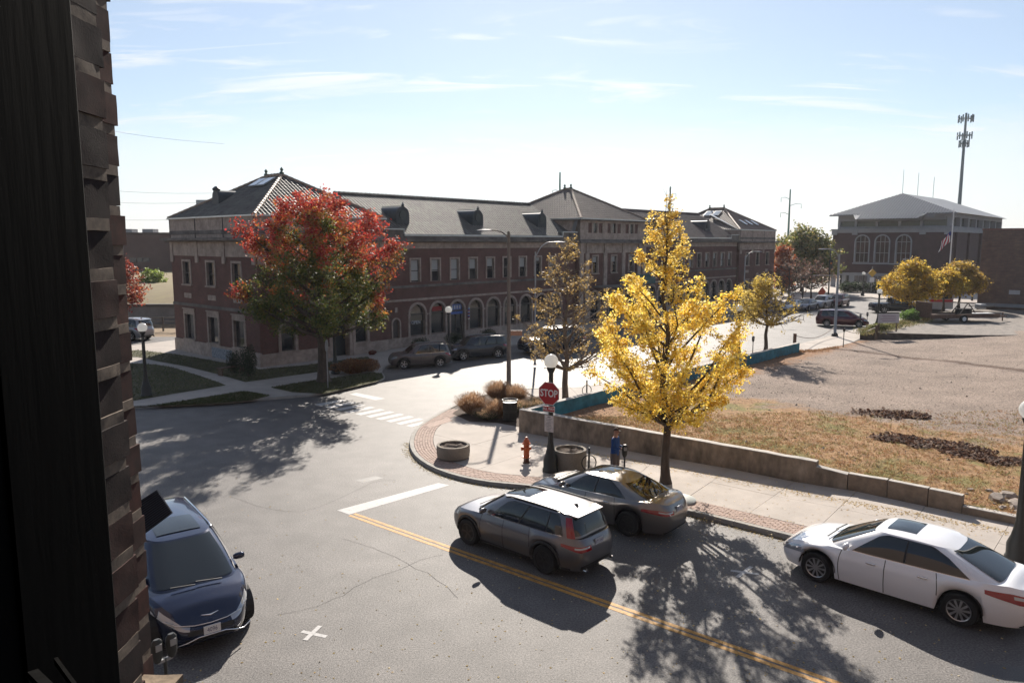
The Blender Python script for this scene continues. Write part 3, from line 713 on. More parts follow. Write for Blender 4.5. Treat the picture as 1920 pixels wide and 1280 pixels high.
for s0,s1,za,zb in st_: wallseg('wall_section', d*s0+nn*.28, d*s1+nn*.28, .28, -.02, za, zb, M['bluep'], bt, tag_=M['wallc'])
for s0 in (9.5,19.0,L_-9.2): wallseg('wall_pier', d*(s0+.01)+nn*.30, d*(s0+.39)+nn*.30, .32, -.02, 1.03, 1.03, M['wallc2'], bt)
# broken concrete rocks on the lot edge behind the low wall
for i in range(46):
    u = rng.uniform(.585,.645) if i < 34 else rng.uniform(.42,.7); v = rng.uniform(.004,.05); p = lot(u,v); r = rng.uniform(.07,.30) if i < 16 else rng.uniform(.04,.12)
    mb = MB(); me_v = []; 
    for zz,k,rr in ((-.5,6,.8),(.1,7,1.0),(.6,5,.6)):
        pass
    ring_ = []
    for (h_,rr) in ((-.3,.9),(.15,1.0),(.5,.72)):
        ring_.append([Vector((math.cos(2*math.pi*j/7)*r*rr*random.uniform(.75,1.2),math.sin(2*math.pi*j/7)*r*rr*.75*random.uniform(.75,1.2),r*h_*random.uniform(.8,1.2))) for j in range(7)])
    mb.grid(ring_, closed=True); mb.add(ring_[2],[tuple(range(7))])
    o = mb.build('rock', M['rock']); o.location = p; o.rotation_euler = (random.uniform(-.2,.2),random.uniform(-.2,.2),random.uniform(0,6))
    tag(o, 'one of the broken grey concrete rocks heaped behind the low wall at the right', 'rock', 'broken rocks behind the low wall')
# ------------------------------------------------------------------ buildings: generic facade pieces
class Face:
    """local wall frame: x along the wall, d outward, z up"""
    def __init__(s, o, u, n): s.o, s.u, s.n = Vector(o), Vector(u), Vector(n)
    def p(s, x, d, z): return tuple(s.o + s.u*x + s.n*d + Vector((0,0,z)))
    def box(s, mb, x0, x1, d0, d1, z0, z1, mi=0):
        v = [s.p(x,d,z) for z in (z0,z1) for x,d in ((x0,d0),(x1,d0),(x1,d1),(x0,d1))]
        mb.add(v, [(0,1,2,3)[::-1],(4,5,6,7),(0,1,5,4),(1,2,6,5),(2,3,7,6),(3,0,4,7)], mi)
def wall_with_holes(mb, F, x0, x1, z0, z1, holes, mi=0, d=0.0):
    """holes: (xa, xb, za, zb, arch); arched holes have their crown at zb"""
    xs = sorted({x0,x1} | {h[i] for h in holes for i in (0,1)}); zs = {z0,z1}
    for h in holes: zs |= {h[2],h[3]} | ({h[3]-(h[1]-h[0])/2} if h[4] else set())
    zs = sorted(z for z in zs if z0-1e-6 <= z <= z1+1e-6)
    for i in range(len(xs)-1):
        for j in range(len(zs)-1):
            a,b,c,e = xs[i],xs[i+1],zs[j],zs[j+1]; mxx,mz = (a+b)/2,(c+e)/2; inside = None
            for h in holes:
                if h[0]-1e-6 < mxx < h[1]+1e-6 and h[2] < mz < h[3]: inside = h
            if not inside: mb.add([F.p(a,d,c),F.p(b,d,c),F.p(b,d,e),F.p(a,d,e)],[(0,1,2,3)],mi)
            elif inside[4] and mz > inside[3]-(inside[1]-inside[0])/2:
                h = inside; r = (h[1]-h[0])/2; cx = (h[0]+h[1])/2; zc = h[3]-r; K = 12
                for k in range(K):
                    t0,t1 = math.pi*(1-k/K), math.pi*(1-(k+1)/K); xa,xb = cx+r*math.cos(t0), cx+r*math.cos(t1)
                    if xb <= a+1e-6 or xa >= b-1e-6: continue
                    za,zb = zc+r*math.sin(t0), zc+r*math.sin(t1)
                    lo = [max(za,c), max(zb,c)]
                    mb.add([F.p(xa,d,min(lo[0],e)),F.p(xb,d,min(lo[1],e)),F.p(xb,d,e),F.p(xa,d,e)],[(0,1,2,3)],mi)
def reveal(mb, F, x0, x1, z0, z1, dep, mi=0, arch=False, d=0.0):
    if not arch:
        P = [(x0,z0),(x1,z0),(x1,z1),(x0,z1),(x0,z0)]
    else:
        r=(x1-x0)/2; cx=(x0+x1)/2; P=[(x0,z0),(x1,z0)]+[(cx+r*math.cos(math.pi*k/14), z1-r+r*math.sin(math.pi*k/14)) for k in range(15)]+[(x0,z0)]
    mb.grid([[F.p(x,d,z) for x,z in P],[F.p(x,-dep,z) for x,z in P]], mi)
def arch_ring(mb, F, x0, x1, z0, ztop, w, pr, mi=0):
    """moulded surround: outline outside the opening by w, standing proud by pr"""
    r=(x1-x0)/2; cx=(x0+x1)/2; K=14
    inn=[(x0,z0)]+[(cx+r*math.cos(math.pi*(1-k/K)), ztop-r+r*math.sin(math.pi*(1-k/K))) for k in range(K+1)]+[(x1,z0)]
    ou=[(x0-w,z0)]+[(cx+(r+w)*math.cos(math.pi*(1-k/K)), ztop-r+(r+w)*math.sin(math.pi*(1-k/K))) for k in range(K+1)]+[(x1+w,z0)]
    mb.grid([[F.p(x,0,z) for x,z in ou],[F.p(x,pr,z) for x,z in ou],[F.p(x,pr,z) for x,z in inn],[F.p(x,-.16,z) for x,z in inn]][::-1],mi)
def window(F, parent, x0, x1, z0, z1, fw=.12, fm=None, blind=None, sill=True, mull=1, pr=.05, hood=False, dep=.16):
    fm = fm or M['limestone']; mb = MB()
    F.box(mb,x0-fw,x0,-.05,pr,z0,z1); F.box(mb,x1,x1+fw,-.05,pr,z0,z1); F.box(mb,x0-fw,x1+fw,-.05,pr,z1,z1+fw)
    if sill: F.box(mb,x0-fw-.05,x1+fw+.05,-.05,pr+.07,z0-.11,z0)
    if hood:
        F.box(mb,x0-fw-.04,x1+fw+.04,-.04,pr+.05,z1+fw+.16,z1+fw+.24); F.box(mb,x0-fw,x1+fw,-.05,pr-.01,z1+fw,z1+fw+.16)
    reveal(mb,F,x0,x1,z0,z1,dep+.03)
    w = mb.build('window', fm, parent)
    mb = MB(); F.box(mb,x0,x1,-dep-.02,-dep,z0,z1); mb.build('pane', M['pane'], w)
    mb = MB(); t=.05
    F.box(mb,x0,x0+t,-dep,-dep+.04,z0,z1);F.box(mb,x1-t,x1,-dep,-dep+.04,z0,z1);F.box(mb,x0+t,x1-t,-dep,-dep+.04,z1-t,z1);F.box(mb,x0+t,x1-t,-dep,-dep+.04,z0,z0+t)
    if mull: F.box(mb,x0+t,x1-t,-dep,-dep+.045,(z0+z1)/2-.03,(z0+z1)/2+.03)
    mb.build('sash', M['sash'], w)
    if blind: mb = MB(); F.box(mb,x0+t,x1-t,-dep+.001,-dep+.004,z1-(z1-z0)*blind,z1-t); mb.build('blind', M['blind'], w)
    return w
def tiles(mb, e0, e1, r1, r0, wid=.30, ln=.42, rad=.06, mi=0):
    """half-round tile rows up a slope; eave e0->e1, upper edge r0->r1 (may be shorter)"""
    e0,e1,r0,r1 = map(Vector,(e0,e1,r0,r1)); u=(e1-e0); L=u.length; u/=L
    up = r0-e0; up = up-u*up.dot(u); H = up.length; up/=H; n=u.cross(up).normalized(); n = n if n.z>0 else -n
    a0 = (r0-e0).dot(u)/H; a1 = ((r1-e0).dot(u)-L)/H     # side slopes per unit height
    k=int(L/wid)
    for i in range(k+1):
        x=(i+.5)*L/(k+1)
        h = H
        if a0>1e-6: h=min(h,x/a0)
        if a1<-1e-6: h=min(h,(L-x)/(-a1))
        lo = 0
        if a0<-1e-6 and x<0: lo=0
        y=0; 
        while y < h-.05:
            y1=min(y+ln,h); hh=rad
            for (ya,yb,ra,rb) in ((y,y1,rad*1.12,rad*.9),):
                A_=[];B_=[]
                for q in (180,135,90,45,0):
                    c,s_=math.cos(R(q)),math.sin(R(q)); A_.append(e0+u*(x+c*ra)+up*ya+n*(s_*ra*.55)); B_.append(e0+u*(x+c*rb)+up*yb+n*(s_*rb*.42))
                mb.grid([A_,B_][::-1],mi); mb.add([A_[0],A_[1],A_[2],A_[3],A_[4]],[(0,1,2,3,4)],mi)
            y=y1
def slope(mb, pts, mi=0): mb.add([tuple(p) for p in pts],[tuple(range(len(pts)))],mi)
def ridge_row(mb, a, b, r=.13, step=.4, mi=0):
    a,b=Vector(a),Vector(b); L=(b-a).length; k=max(1,int(L/step)); d=(b-a)/L
    for i in range(k):
        p=a+d*(L*i/k); q=a+d*(L*(i+1)/k); mb.tube([p,q],[r*1.15,r*.95],6,mi)

# ------------------------------------------------------------------ the brick station
ST_RZ = math.atan2(AV.y, AV.x)
stn = thing('brick_station', 'long two storey brown brick station with limestone arches and tiled roofs across the junction', 'building', C0, ST_RZ)
FR = Face((0,0,0),(1,0,0),(0,-1,0))      # main front, x = metres from the near corner
LIM, SOOT = M['limestone'], M['limedark']
def band(F, parent, name, x0, x1, z0, z1, d, m=None, d0=-.05): mb=MB(); F.box(mb,x0,x1,d0,d,z0,z1); return mb.build(name, m or LIM, parent)
DP = 11.8
# --- near pavilion (0..9.87), stands .35 m proud of the main wing
FM = Face((0,.35,0),(1,0,0),(0,-1,0))
FS = Face((0,DP,0),(0,-1,0),(-1,0,0))    # end wall, x from the far corner to the near corner
def sx(t): return DP-t
holes=[]; ups=[(sx(10.1),sx(8.8)),(sx(6.6),sx(5.3)),(sx(3.15),sx(1.85))]
up=[(a+.12,b-.12,4.95,6.5,False) for a,b in ups]; lows=[(a-.02,b+.02,1.1,2.85,False) for a,b in ups]
mb=MB(); wall_with_holes(mb,FS,0,DP,1.0,6.9,up+lows); 
fu=[(1.45,2.35,4.95,6.5,False),(4.35,5.25,4.95,6.5,False),(7.2,8.1,4.95,6.5,False)]
fl=[(1.45,2.45,.95,2.85,False),(5.25,6.65,.0,3.05,True),(7.15,8.15,.95,2.75,False)]
wall_with_holes(mb,FR,0,9.87,0,6.9,fu+fl)
mb.quad(FR.p(9.87,0,0),FR.p(9.87,-.35,0),FR.p(9.87,-.35,6.9),FR.p(9.87,0,6.9))
mb.build('wall', BR, stn)
for i,h in enumerate(up): window(FS,stn,h[0],h[1],h[2],h[3],.15)
for i,h in enumerate(lows): window(FS,stn,h[0],h[1],h[2],h[3],.18,hood=True,mull=0)
for i,h in enumerate(fu): window(FR,stn,h[0],h[1],h[2],h[3],.15)
window(FR,stn,*fl[0][:4],.2,hood=True,mull=0); window(FR,stn,*fl[2][:4],.2,hood=True,mull=0)
for a,b in ups: band(FS,stn,'stone_panel',a+.1,b-.1,3.98,4.32,.04)
for h in fu: band(FR,stn,'stone_panel',h[0],h[1],3.98,4.32,.04)
band(FS,stn,'string_course',0,DP+.06,3.42,3.62,.07,SOOT); band(FR,stn,'string_course',-.06,9.9,3.42,3.62,.07,SOOT)
band(FS,stn,'plinth',0,DP+.09,0,1.0,.10); 
mb=MB(); FR.box(mb,-.09,5.0,-.05,.10,0,.9); FR.box(mb,6.9,9.95,-.05,.10,0,.9); mb.build('plinth',LIM,stn)
# entrance
mb=MB(); arch_ring(mb,FR,5.25,6.65,0,3.05,.22,.07); reveal(mb,FR,5.25,6.65,0,3.05,.5,0,True); ent=mb.build('entrance',LIM,stn)
mb=MB(); FR.box(mb,5.25,6.65,-.55,-.5,0,3.05); mb.build('door',mat('door_blue_black',(.012,.018,.026),.4),ent)
# frieze, pilasters above, cornice, parapet
mb=MB()
for F,a,b in ((FS,0,DP),(FR,0,9.87)):
    F.box(mb,a-.0,b+.0,-.3,.05,6.9,7.85)
    for x in ([a+.25+i*(b-a-.5)/3 for i in range(4)]): F.box(mb,x-.2,x+.2,-.1,.10,6.45,7.85)
mb.build('frieze',LIM,stn)
mb=MB(); FS.box(mb,-.5,DP+.5,-.3,.55,7.95,8.12); FR.box(mb,.31,10.15,-.3,.55,7.95,8.12); FS.box(mb,-.3,DP+.3,-.3,.30,7.85,7.95); FR.box(mb,.31,10.0,-.3,.30,7.85,7.95); mb.build('cornice',SOOT,stn)
mb=MB(); 
for F,a,b in ((FS,0,DP-.001),(FR,.301,9.87)):
    F.box(mb,a,b,-.3,.02,8.12,9.42)
mb.box(9.57,9.87,.3,DP,8.12,9.42); mb.box(0,9.87,DP-.3,DP,8.12,9.42)
mb.build('parapet',LIM,stn)
mb=MB()
for F,a,b in ((FS,0,DP),(FR,0,9.87)):
    F.box(mb,a,b,.02,.05,8.35,8.62); 
    for i in range(4): x=a+.1+i*(b-a-.2)/3; F.box(mb,x-.03,x+.03,.02,.06,8.12,9.42)
mb.build('parapet_rail',SOOT,stn)
mb=MB(); FS.box(mb,-.12,DP+.12,-.35,.14,9.42,9.52); FR.box(mb,.3,10.0,-.35,.14,9.42,9.52); mb.box(9.5,10.0,.35,DP+.1,9.42,9.52); mb.build('gutter',M['copper'],stn)
# hip roof with tiles
def hip(parent, x0,x1,y0,y1,z0,z1, rx0,rx1,ry0,ry1, m, wid=.30):
    """ridge from (rx0,ry0) to (rx1,ry1)"""
    a,b,c,d=(x0,y0,z0),(x1,y0,z0),(x1,y1,z0),(x0,y1,z0); p,q=(rx0,ry0,z1),(rx1,ry1,z1)
    mb=MB(); slope(mb,[a,b,p]) if rx0==rx1 else slope(mb,[a,b,q,p])
    if rx0==rx1: slope(mb,[b,c,q,p]); slope(mb,[c,d,q]); slope(mb,[d,a,p,q])
    else: slope(mb,[b,c,q]); slope(mb,[c,d,p,q]); slope(mb,[d,a,p])
    rf=mb.build('roof',mat('roof_bed',(.085,.07,.058),.85,var=.2,vs=2),parent); mb=MB()
    if rx0==rx1: tiles(mb,a,b,p,p,wid); tiles(mb,d,a,p,q,wid); tiles(mb,b,c,q,p,wid)
    else: tiles(mb,a,b,q,p,wid); tiles(mb,d,a,p,p,wid); tiles(mb,b,c,q,q,wid)
    o=mb.build('roof_tiles',m,rf); o['kind']='stuff'
    mb=MB(); 
    for u_,v_ in ((a,p),(b,p if rx0==rx1 else q),(c,q),(d,q if rx0==rx1 else p)): ridge_row(mb,u_,v_,.12)
    ridge_row(mb,p,q,.15); mb.build('hip_tiles',M['ridge'],rf)
    for w in (p,q): mb=MB(); mb.lathe([(.14,.0),(.17,.12),(.07,.2),(.13,.34),(.0,.5)],8,(w[0],w[1],w[2]+.05)); mb.build('finial',M['verdigris'],rf,smooth=40)
    return rf
rf1=hip(stn,-.05,9.9,-.05,DP+.05,9.5,12.45,4.93,4.93,4.9,6.95,M['tile'])
def skylight(parent, o, u, v, w, h, n):
    o,u,v,n=map(Vector,(o,u,v,n)); mb=MB(); mb.obox(o+n*.10,u*w/2,v*h/2,n*.04); s_=mb.build('skylight',M['copper'],parent)
    mb=MB(); mb.obox(o+n*.145,u*(w/2-.05),v*(h/2-.05),n*.004); mb.build('skylight_pane',mat('skylight_glass',(.45,.50,.55),.12,spec=.9),parent)
# end slope (faces -x): direction up slope
vS=Vector((4.98,0,2.95)).normalized(); nS=Vector((-vS.z,0,vS.x))
for yy in (5.25,6.35): skylight(rf1,Vector((3.95,yy,9.5+2.95*4/4.98)),(0,1,0),vS,.95,1.1,nS)
def dormer(parent, x, y, z, w=1.25, h=1.5, rise=.55, flip=None):
    """round-headed metal dormer on the front slope (faces -y)"""
    K=10; r=w/2; prof=[(-r,0)]+[(r*math.cos(math.pi*(1-k/K)),h-r+r*math.sin(math.pi*(1-k/K))) for k in range(K+1)]+[(r,0)]
    mb=MB(); L_=h/rise+.3; mb.grid([[(x+a,y,z+b) for a,b in prof],[(x+a,y+L_,z+b) for a,b in prof]]); mb.add([(x+a,y,z+b) for a,b in prof],[tuple(range(len(prof)))])
    d=mb.build('dormer',M['slate'],parent,smooth=35)
    mb=MB(); mb.lathe([(.30,-.03),(.36,-.05),(.36,.05),(.30,.05)],14,(x,y-.03,z+h-r),axis='y'); mb.build('dormer_ring',mat('dormer_louvre',(.05,.06,.06),.6),d)
    mb=MB(); mb.box(x-.06,x+.10,y-.02,y+L_*.85,z+h,z+h+.05); mb.build('dormer_cap',M['copper'],d)
    mb=MB(); mb.box(x-r-.1,x+r+.1,y-.06,y+.05,z-.02,z+.1); mb.lathe([(.1,0),(.12,.1),(.03,.3)],8,(x,y,z+h)); mb.build('dormer_trim',M['slate'],d)
# dormer on the end slope, seen from its side
mb=MB(); q=Vector((1.55,7.9,9.5+2.95*1.5/4.98)); K=8; prof=[(-.45,0)]+[(.45*math.cos(math.pi*(1-k/K)),.55+.45*math.sin(math.pi*(1-k/K))) for k in range(K+1)]+[(.45,0)]
mb.grid([[(q.x,q.y+a,q.z+b) for a,b in prof],[(q.x+2.3,q.y+a,q.z+b) for a,b in prof]]); mb.add([(q.x,q.y+a,q.z+b) for a,b in prof],[tuple(range(len(prof)))]); mb.lathe([(.25,0),(.28,.15),(.1,.3)],8,(q.x+.1,q.y,q.z+.95)); mb.build('dormer',M['slate'],stn,smooth=35)
# vent on top of the pavilion's far corner
# --- main wings
def wing(x0, x1, wins, arches, sp, doors=(), step_right=True, seed=1, tm_='tile', dorm=(), aw=1.5):
    random.seed(seed)
    hs=[(x-.42,x+.42,4.9,6.55,False) for x in wins]; ha=[(x-aw/2,x+aw/2,(.05 if i in doors else .9),3.22,True) for i,x in enumerate(arches)]
    mb=MB(); wall_with_holes(mb,FM,x0,x1,0,7.4,hs+ha+list(sp)); mb.build('wall',BR,stn)
    for i,x in enumerate(wins): window(FM,stn,x-.42,x+.42,4.9,6.55,.13,blind=random.choice([None,.4,.55,.94,.2,.94,None,.5]),sill=False)
    for i,x in enumerate(arches):
        h=ha[i]; mb=MB(); arch_ring(mb,FM,h[0],h[1],0,h[3],.18,.06); reveal(mb,FM,h[0],h[1],h[2],h[3],.22,0,True)
        FM.box(mb,h[0]-.24,h[0]+.0,0,.10,0,.3); FM.box(mb,h[0]-.24,h[0]+.02,0,.09,h[3]-.83,h[3]-.72); FM.box(mb,h[1]-.02,h[1]+.24,0,.09,h[3]-.83,h[3]-.72)
        w=mb.build('arched_window' if i not in doors else 'arched_doorway',LIM,stn); mb=MB(); FM.box(mb,h[0],h[1],-.24,-.22,h[2],h[3]); mb.build('pane',M['pane'],w)
        mb=MB(); FM.box(mb,h[0],h[1],-.22,-.16,2.44,2.52)
        if i in doors: FM.box(mb,h[0],h[0]+.12,-.22,-.16,0,2.44); FM.box(mb,h[1]-.12,h[1],-.22,-.16,0,2.44); FM.box(mb,x-.03,x+.03,-.22,-.17,0,2.44)
        else: FM.box(mb,h[0],h[0]+.05,-.22,-.17,h[2],2.5); FM.box(mb,h[1]-.05,h[1],-.22,-.17,h[2],2.5)
        mb.build('transom' if i not in doors else 'door_leaf',M['sash'],w)
        if i not in doors and random.random()<.5:
            mb=MB(); FM.box(mb,h[0]+.1,h[1]-.1,-.218,-.21,1.95,2.4); mb.build('blind',mat('tan_blind',(.22,.18,.13),.9),w)
    mb=MB(); xs=[x0]+sorted(v for i,h in enumerate(ha) if i in doors for v in (h[0]-.2,h[1]+.2))+[x1]
    for k in range(0,len(xs)-1,2): FM.box(mb,xs[k],xs[k+1],-.05,.055,0,.85)
    mb.build('plinth',LIM,stn)
    band(FM,stn,'sill_band',x0,x1,4.50,4.68,.10,SOOT); band(FM,stn,'string_course',x0,x1,3.52,3.68,.06)
    band(FM,stn,'frieze',x0,x1,7.36,7.80,.05,LIM,-.3)
    mb=MB(); FM.box(mb,x0,x1,-.3,.25,7.80,7.9); FM.box(mb,x0,x1,-.3,.50,7.9,8.05); FM.box(mb,x0,x1,-.3,.22,8.05,8.28); mb.build('cornice',SOOT,stn)
    mb=MB(); FM.box(mb,x0+1.9,x1-(2.2 if step_right else 0),-.3,.30,8.28,8.42); FM.box(mb,x0,x0+1.9,-.3,.30,8.72,8.80); FM.box(mb,x0+1.82,x0+1.9,-.28,.30,8.42,8.72)
    if step_right: FM.box(mb,x1-2.2,x1,-.3,.30,8.72,8.80); FM.box(mb,x1-2.2,x1-2.12,-.28,.30,8.42,8.72)
    mb.build('gutter',M['copper'],stn)
    mb=MB(); FM.box(mb,x0,x0+1.9,-.3,.2,8.28,8.72); mb.build('parapet',SOOT,stn)
    if step_right: mb=MB(); FM.box(mb,x1-2.2,x1,-.3,.2,8.28,8.72); mb.build('parapet',SOOT,stn)
    # gable roof
    mb=MB(); e0,e1=(x0,.3,8.42),(x1,.3,8.42); r0,r1=(x0,5.9,11.5),(x1,5.9,11.5); slope(mb,[e0,e1,r1,r0]); slope(mb,[r0,r1,(x1,DP,8.42),(x0,DP,8.42)])
    rf=mb.build('roof',MC['roof_bed'],stn); mb=MB(); tiles(mb,e0,e1,r1,r0,.30); mb.build('roof_tiles',M[tm_],rf)['kind']='stuff'
    mb=MB(); ridge_row(mb,r0,r1,.15,.4); mb.build('ridge_tiles',M['ridge'] if 0 else M[tm_],rf)
    for x in dorm: dormer(rf,x,1.7,8.42+1.4*.55-.2)
    mb=MB(); mb.box(x0,x1,DP-.3,DP,0,8.42); mb.build('back_wall',BR,stn)
wing(9.87,32.5,[12.95+2.02*i for i in range(9)],[13.1+2.07*i for i in range(9)],[(10.72,11.36,.85,2.25,True)],doors=(2,),seed=3,dorm=(13.0,21.0,29.3))
mb=MB(); arch_ring(mb,FM,10.72,11.36,.85,2.25,.12,.05); reveal(mb,FM,10.72,11.36,.85,2.25,.2,0,True); FM.box(mb,10.93,11.15,0,.05,2.75,3.1); nc=mb.build('niche',LIM,stn); mb=MB(); FM.box(mb,10.7,11.4,-.22,-.2,.85,2.25); mb.build('pane',M['sash'],nc)
wing(44.2,66.3,[46.6+1.97*i for i in range(10)],[46.2+2.02*i for i in range(10)],[],seed=5,tm_='tile2',dorm=(49.0,61.0))
# shop sign and lettering in the arches
w_red=mat('neon_red',(.35,.02,.02),.5); w_blue=mat('sign_blue',(.05,.13,.42),.4); w_white=mat('window_lettering',(.55,.56,.58),.5)
def ftext(F,body,x,z,size,m,d,name='lettering',xs=1.0): return text(stn,name,body,size,m,frame(F.p(x,d,z),F.u,(0,0,1)),.006,xs=xs,bold=.004)
ftext(FM,'OPEN',13.1,1.85,.36,w_white,-.19,xs=.95)
mb=MB(); FM.box(mb,14.75,15.75,-.21,-.18,2.58,2.92); mb.build('red_sign',w_red,stn)
mb=MB(); FM.box(mb,16.6,17.9,-.21,-.18,2.54,2.98); mb.build('blue_sign',w_blue,stn); mb=MB(); FM.box(mb,16.55,17.95,-.16,-.12,2.2,2.4); mb.build('blue_sign',w_blue,stn)
for i in range(4): mb=MB(); FM.box(mb,16.75+.28*i,16.93+.28*i,-.178,-.17,2.60,2.88); mb.build('sign_mark',w_white,stn)
# striped barber pole bracket beside the doorway
mb=MB()
for i in range(9): mb.lathe([(.075,0),(.075,.09)],10,(18.35,.35-.16,1.75+.09*i),i%3)
bp_=thing('barber_pole','small striped barber pole on the stone pier right of the arched doorway','barber pole',C0); bp_.rotation_euler=(0,0,ST_RZ)
mb.build('striped_cylinder',[M['white'],w_red,w_blue],bp_); mb=MB(); mb.lathe([(.09,0),(.09,.08)],10,(18.35,.19,1.67)); mb.lathe([(.09,0),(.05,.12)],10,(18.35,.19,2.56)); mb.bar((18.35,.35,2.1),(18.35,.19,2.1),.05); mb.build('bracket',M['chrome'],bp_)
# --- centre pavilion 32.5..44.2
FC=Face((0,-.02,0),(1,0,0),(0,-1,0)); x0,x1=32.5,44.2
cw=[(x-.42,x+.42,4.9,6.5,False) for x in (35.2,38.35,41.5)]; cl=[(x-.75,x+.75,.5,3.1,True) for x in (35.2,38.35,41.5)]
mb=MB(); wall_with_holes(mb,FC,x0,x1,0,6.8,cw+cl); mb.add([FC.p(x0,0,0),FC.p(x0,-.4,0),FC.p(x0,-.4,6.8),FC.p(x0,0,6.8)],[(0,1,2,3)]); mb.build('wall',BR,stn)
mb=MB()
for x in (x0+.45,x0+1.35,36.8,39.95,x1-1.35,x1-.45): FC.box(mb,x-.27,x+.27,-.0,.14,0,6.8)
mb.build('pilasters',LIM,stn)
for h in cw: window(FC,stn,*h[:4],.14,blind=.35)
for h in cl: 
    mb=MB(); arch_ring(mb,FC,h[0],h[1],0,h[3],.18,.06); w=mb.build('arched_window',LIM,stn); mb=MB(); FC.box(mb,h[0],h[1],-.24,-.22,h[2],h[3]); mb.build('pane',M['pane'],w)
mb=MB(); FC.box(mb,x0,x1,-.5,.06,6.8,7.75)
for x in (x0+.45,x0+1.35,36.8,39.95,x1-1.35,x1-.45): FC.box(mb,x-.24,x+.24,-.1,.16,6.8,7.75)
mb.build('frieze',LIM,stn)
mb=MB(); FC.box(mb,x0-.25,x1+.25,-.5,.5,7.75,7.95); FC.box(mb,x0-.0,x1+.0,-.5,.2,7.95,8.1); mb.build('cornice',SOOT,stn)
bays=[]; 
for c in (35.2,38.35,41.5): bays+= [(c-1.15,c-.55),(c-.33,c+.33),(c+.55,c+1.15)]
mb=MB(); wall_with_holes(mb,FC,x0+.3,x1-.3,8.1,9.85,[(a,b,8.72,9.65,False) for a,b in bays]); mb.box(x0+.3,x0+.6,.02,DP,8.1,9.85); mb.box(x1-.6,x1-.3,.02,DP,8.1,9.85)
mb.add([FC.p(x0+.3,0,8.1),FC.p(x0+.3,-.3,8.1),FC.p(x0+.3,-.3,9.85),FC.p(x0+.3,0,9.85)],[(0,1,2,3)]); mb.build('attic_wall',LIM,stn)
for i,(a,b) in enumerate(bays):
    mb=MB(); reveal(mb,FC,a,b,8.72,9.65,.14); w=mb.build('attic_window' if i%3==1 else 'brick_panel',LIM,stn); mb=MB(); FC.box(mb,a,b,-.16,-.10 if i%3 != 1 else -.14,8.72,9.65); mb.build('pane' if i%3==1 else 'brick_infill',M['pane'] if i%3==1 else BR,w)
mb=MB(); mb.box(x0-.05,x1+.05,-.35,DP,9.85,9.97); mb.build('eave',SOOT,stn)
mb=MB(); mb.box(x0-.15,x1+.15,-.45,.0,9.97,10.07); mb.box(x0-.15,x0+.1,0,DP,9.97,10.07); mb.build('gutter',M['copper'],stn)
rf3=hip(stn,x0-.05,x1+.05,-.35,DP,10.05,13.25,38.35,38.35,5.4,6.2,M['tile2'],.30)
mb=MB(); mb.box(34.6,41,-2.2,-.2,3.55,3.7); mb.build('canopy_roof',M['limedark'],stn)
mb=MB(); mb.box(37.6,42.6,-2.25,-2.17,3.72,4.7); mb.build('balcony_screen',mat('green_screen',(.03,.10,.10),.6,var=.2),stn)
# --- far pavilion 66.3..77.2
x0,x1=66.3,77.2
FP=Face((0,0,0),(1,0,0),(0,-1,0)); pw=[(x-.42,x+.42,4.9,6.5,False) for x in (68.7,71.75,74.8)]; pl=[(x-.5,x+.5,.9,2.75,False) for x in (68.7,71.75,74.8)]
mb=MB(); wall_with_holes(mb,FP,x0,x1,0,6.9,pw+pl); mb.build('wall',BR,stn)
mb=MB(); mb.box(x0,x0+.3,.002,DP,0,8.0); mb.box(x1-.3,x1,.002,DP,0,8.0); mb.build('side_wall',BR,stn)
for h in pw: window(FP,stn,*h[:4],.14)
for h in pl: window(FP,stn,*h[:4],.2,hood=True,mull=0)
for x in (68.7,74.8): band(FP,stn,'stone_panel',x-.45,x+.45,3.95,4.3,.04)
mb=MB(); K=8; mb.add([FP.p(71.75+.55*math.cos(math.pi*k/K),.08,3.35+.55*math.sin(math.pi*k/K)) for k in range(K+1)],[tuple(range(K+1))]); FP.box(mb,71.1,72.4,0,.14,3.25,3.36); mb.build('pediment',LIM,stn)
mb=MB(); FP.box(mb,x0,x1,-.3,.05,6.9,7.75); 
for i in range(4): x=x0+.3+i*(x1-x0-.6)/3; FP.box(mb,x-.2,x+.2,-.1,.1,6.4,7.75)
mb.build('frieze',LIM,stn)
mb=MB(); FP.box(mb,x0-.3,x1+.4,-.3,.5,7.8,8.0); FP.box(mb,x0,x1,-.3,.2,7.75,7.8); mb.build('cornice',SOOT,stn)
mb=MB(); FP.box(mb,x0,x1,-.3,.02,8.0,9.35); mb.box(x0,x0+.3,.3,DP,8.0,9.35); mb.box(x1-.3,x1,.3,DP,8.0,9.35); mb.build('parapet',LIM,stn)
mb=MB(); FP.box(mb,x0,x1,.02,.05,8.25,8.5)
for i in range(4): x=x0+.1+i*(x1-x0-.2)/3; FP.box(mb,x-.03,x+.03,.02,.06,8.0,9.35)
mb.build('parapet_rail',SOOT,stn)
mb=MB(); FP.box(mb,x0-.12,x1+.12,-.35,.12,9.35,9.47); mb.box(x0-.12,x0+.2,.35,DP,9.35,9.47); mb.build('gutter',M['copper'],stn)
rf4=hip(stn,x0-.05,x1+.05,-.05,DP,9.45,12.4,71.75,71.75,5.0,7.1,M['tile2'],.30)
vF=Vector((0,5.05,2.95)).normalized(); nF=Vector((0,-vF.z,vF.y))
for xx in (70.2,71.9,73.6): skylight(rf4,Vector((xx,1.5,9.45+2.95*1.55/5.05)),(1,0,0),vF,.55,1.2,nF)
vL=Vector((5.45,0,2.95)).normalized(); nL=Vector((-vL.z,0,vL.x))
for yy in (5.3,6.5): skylight(rf4,Vector((70.3,yy,9.45+2.95*4/5.45)),(0,1,0),vL,.95,1.3,nL)
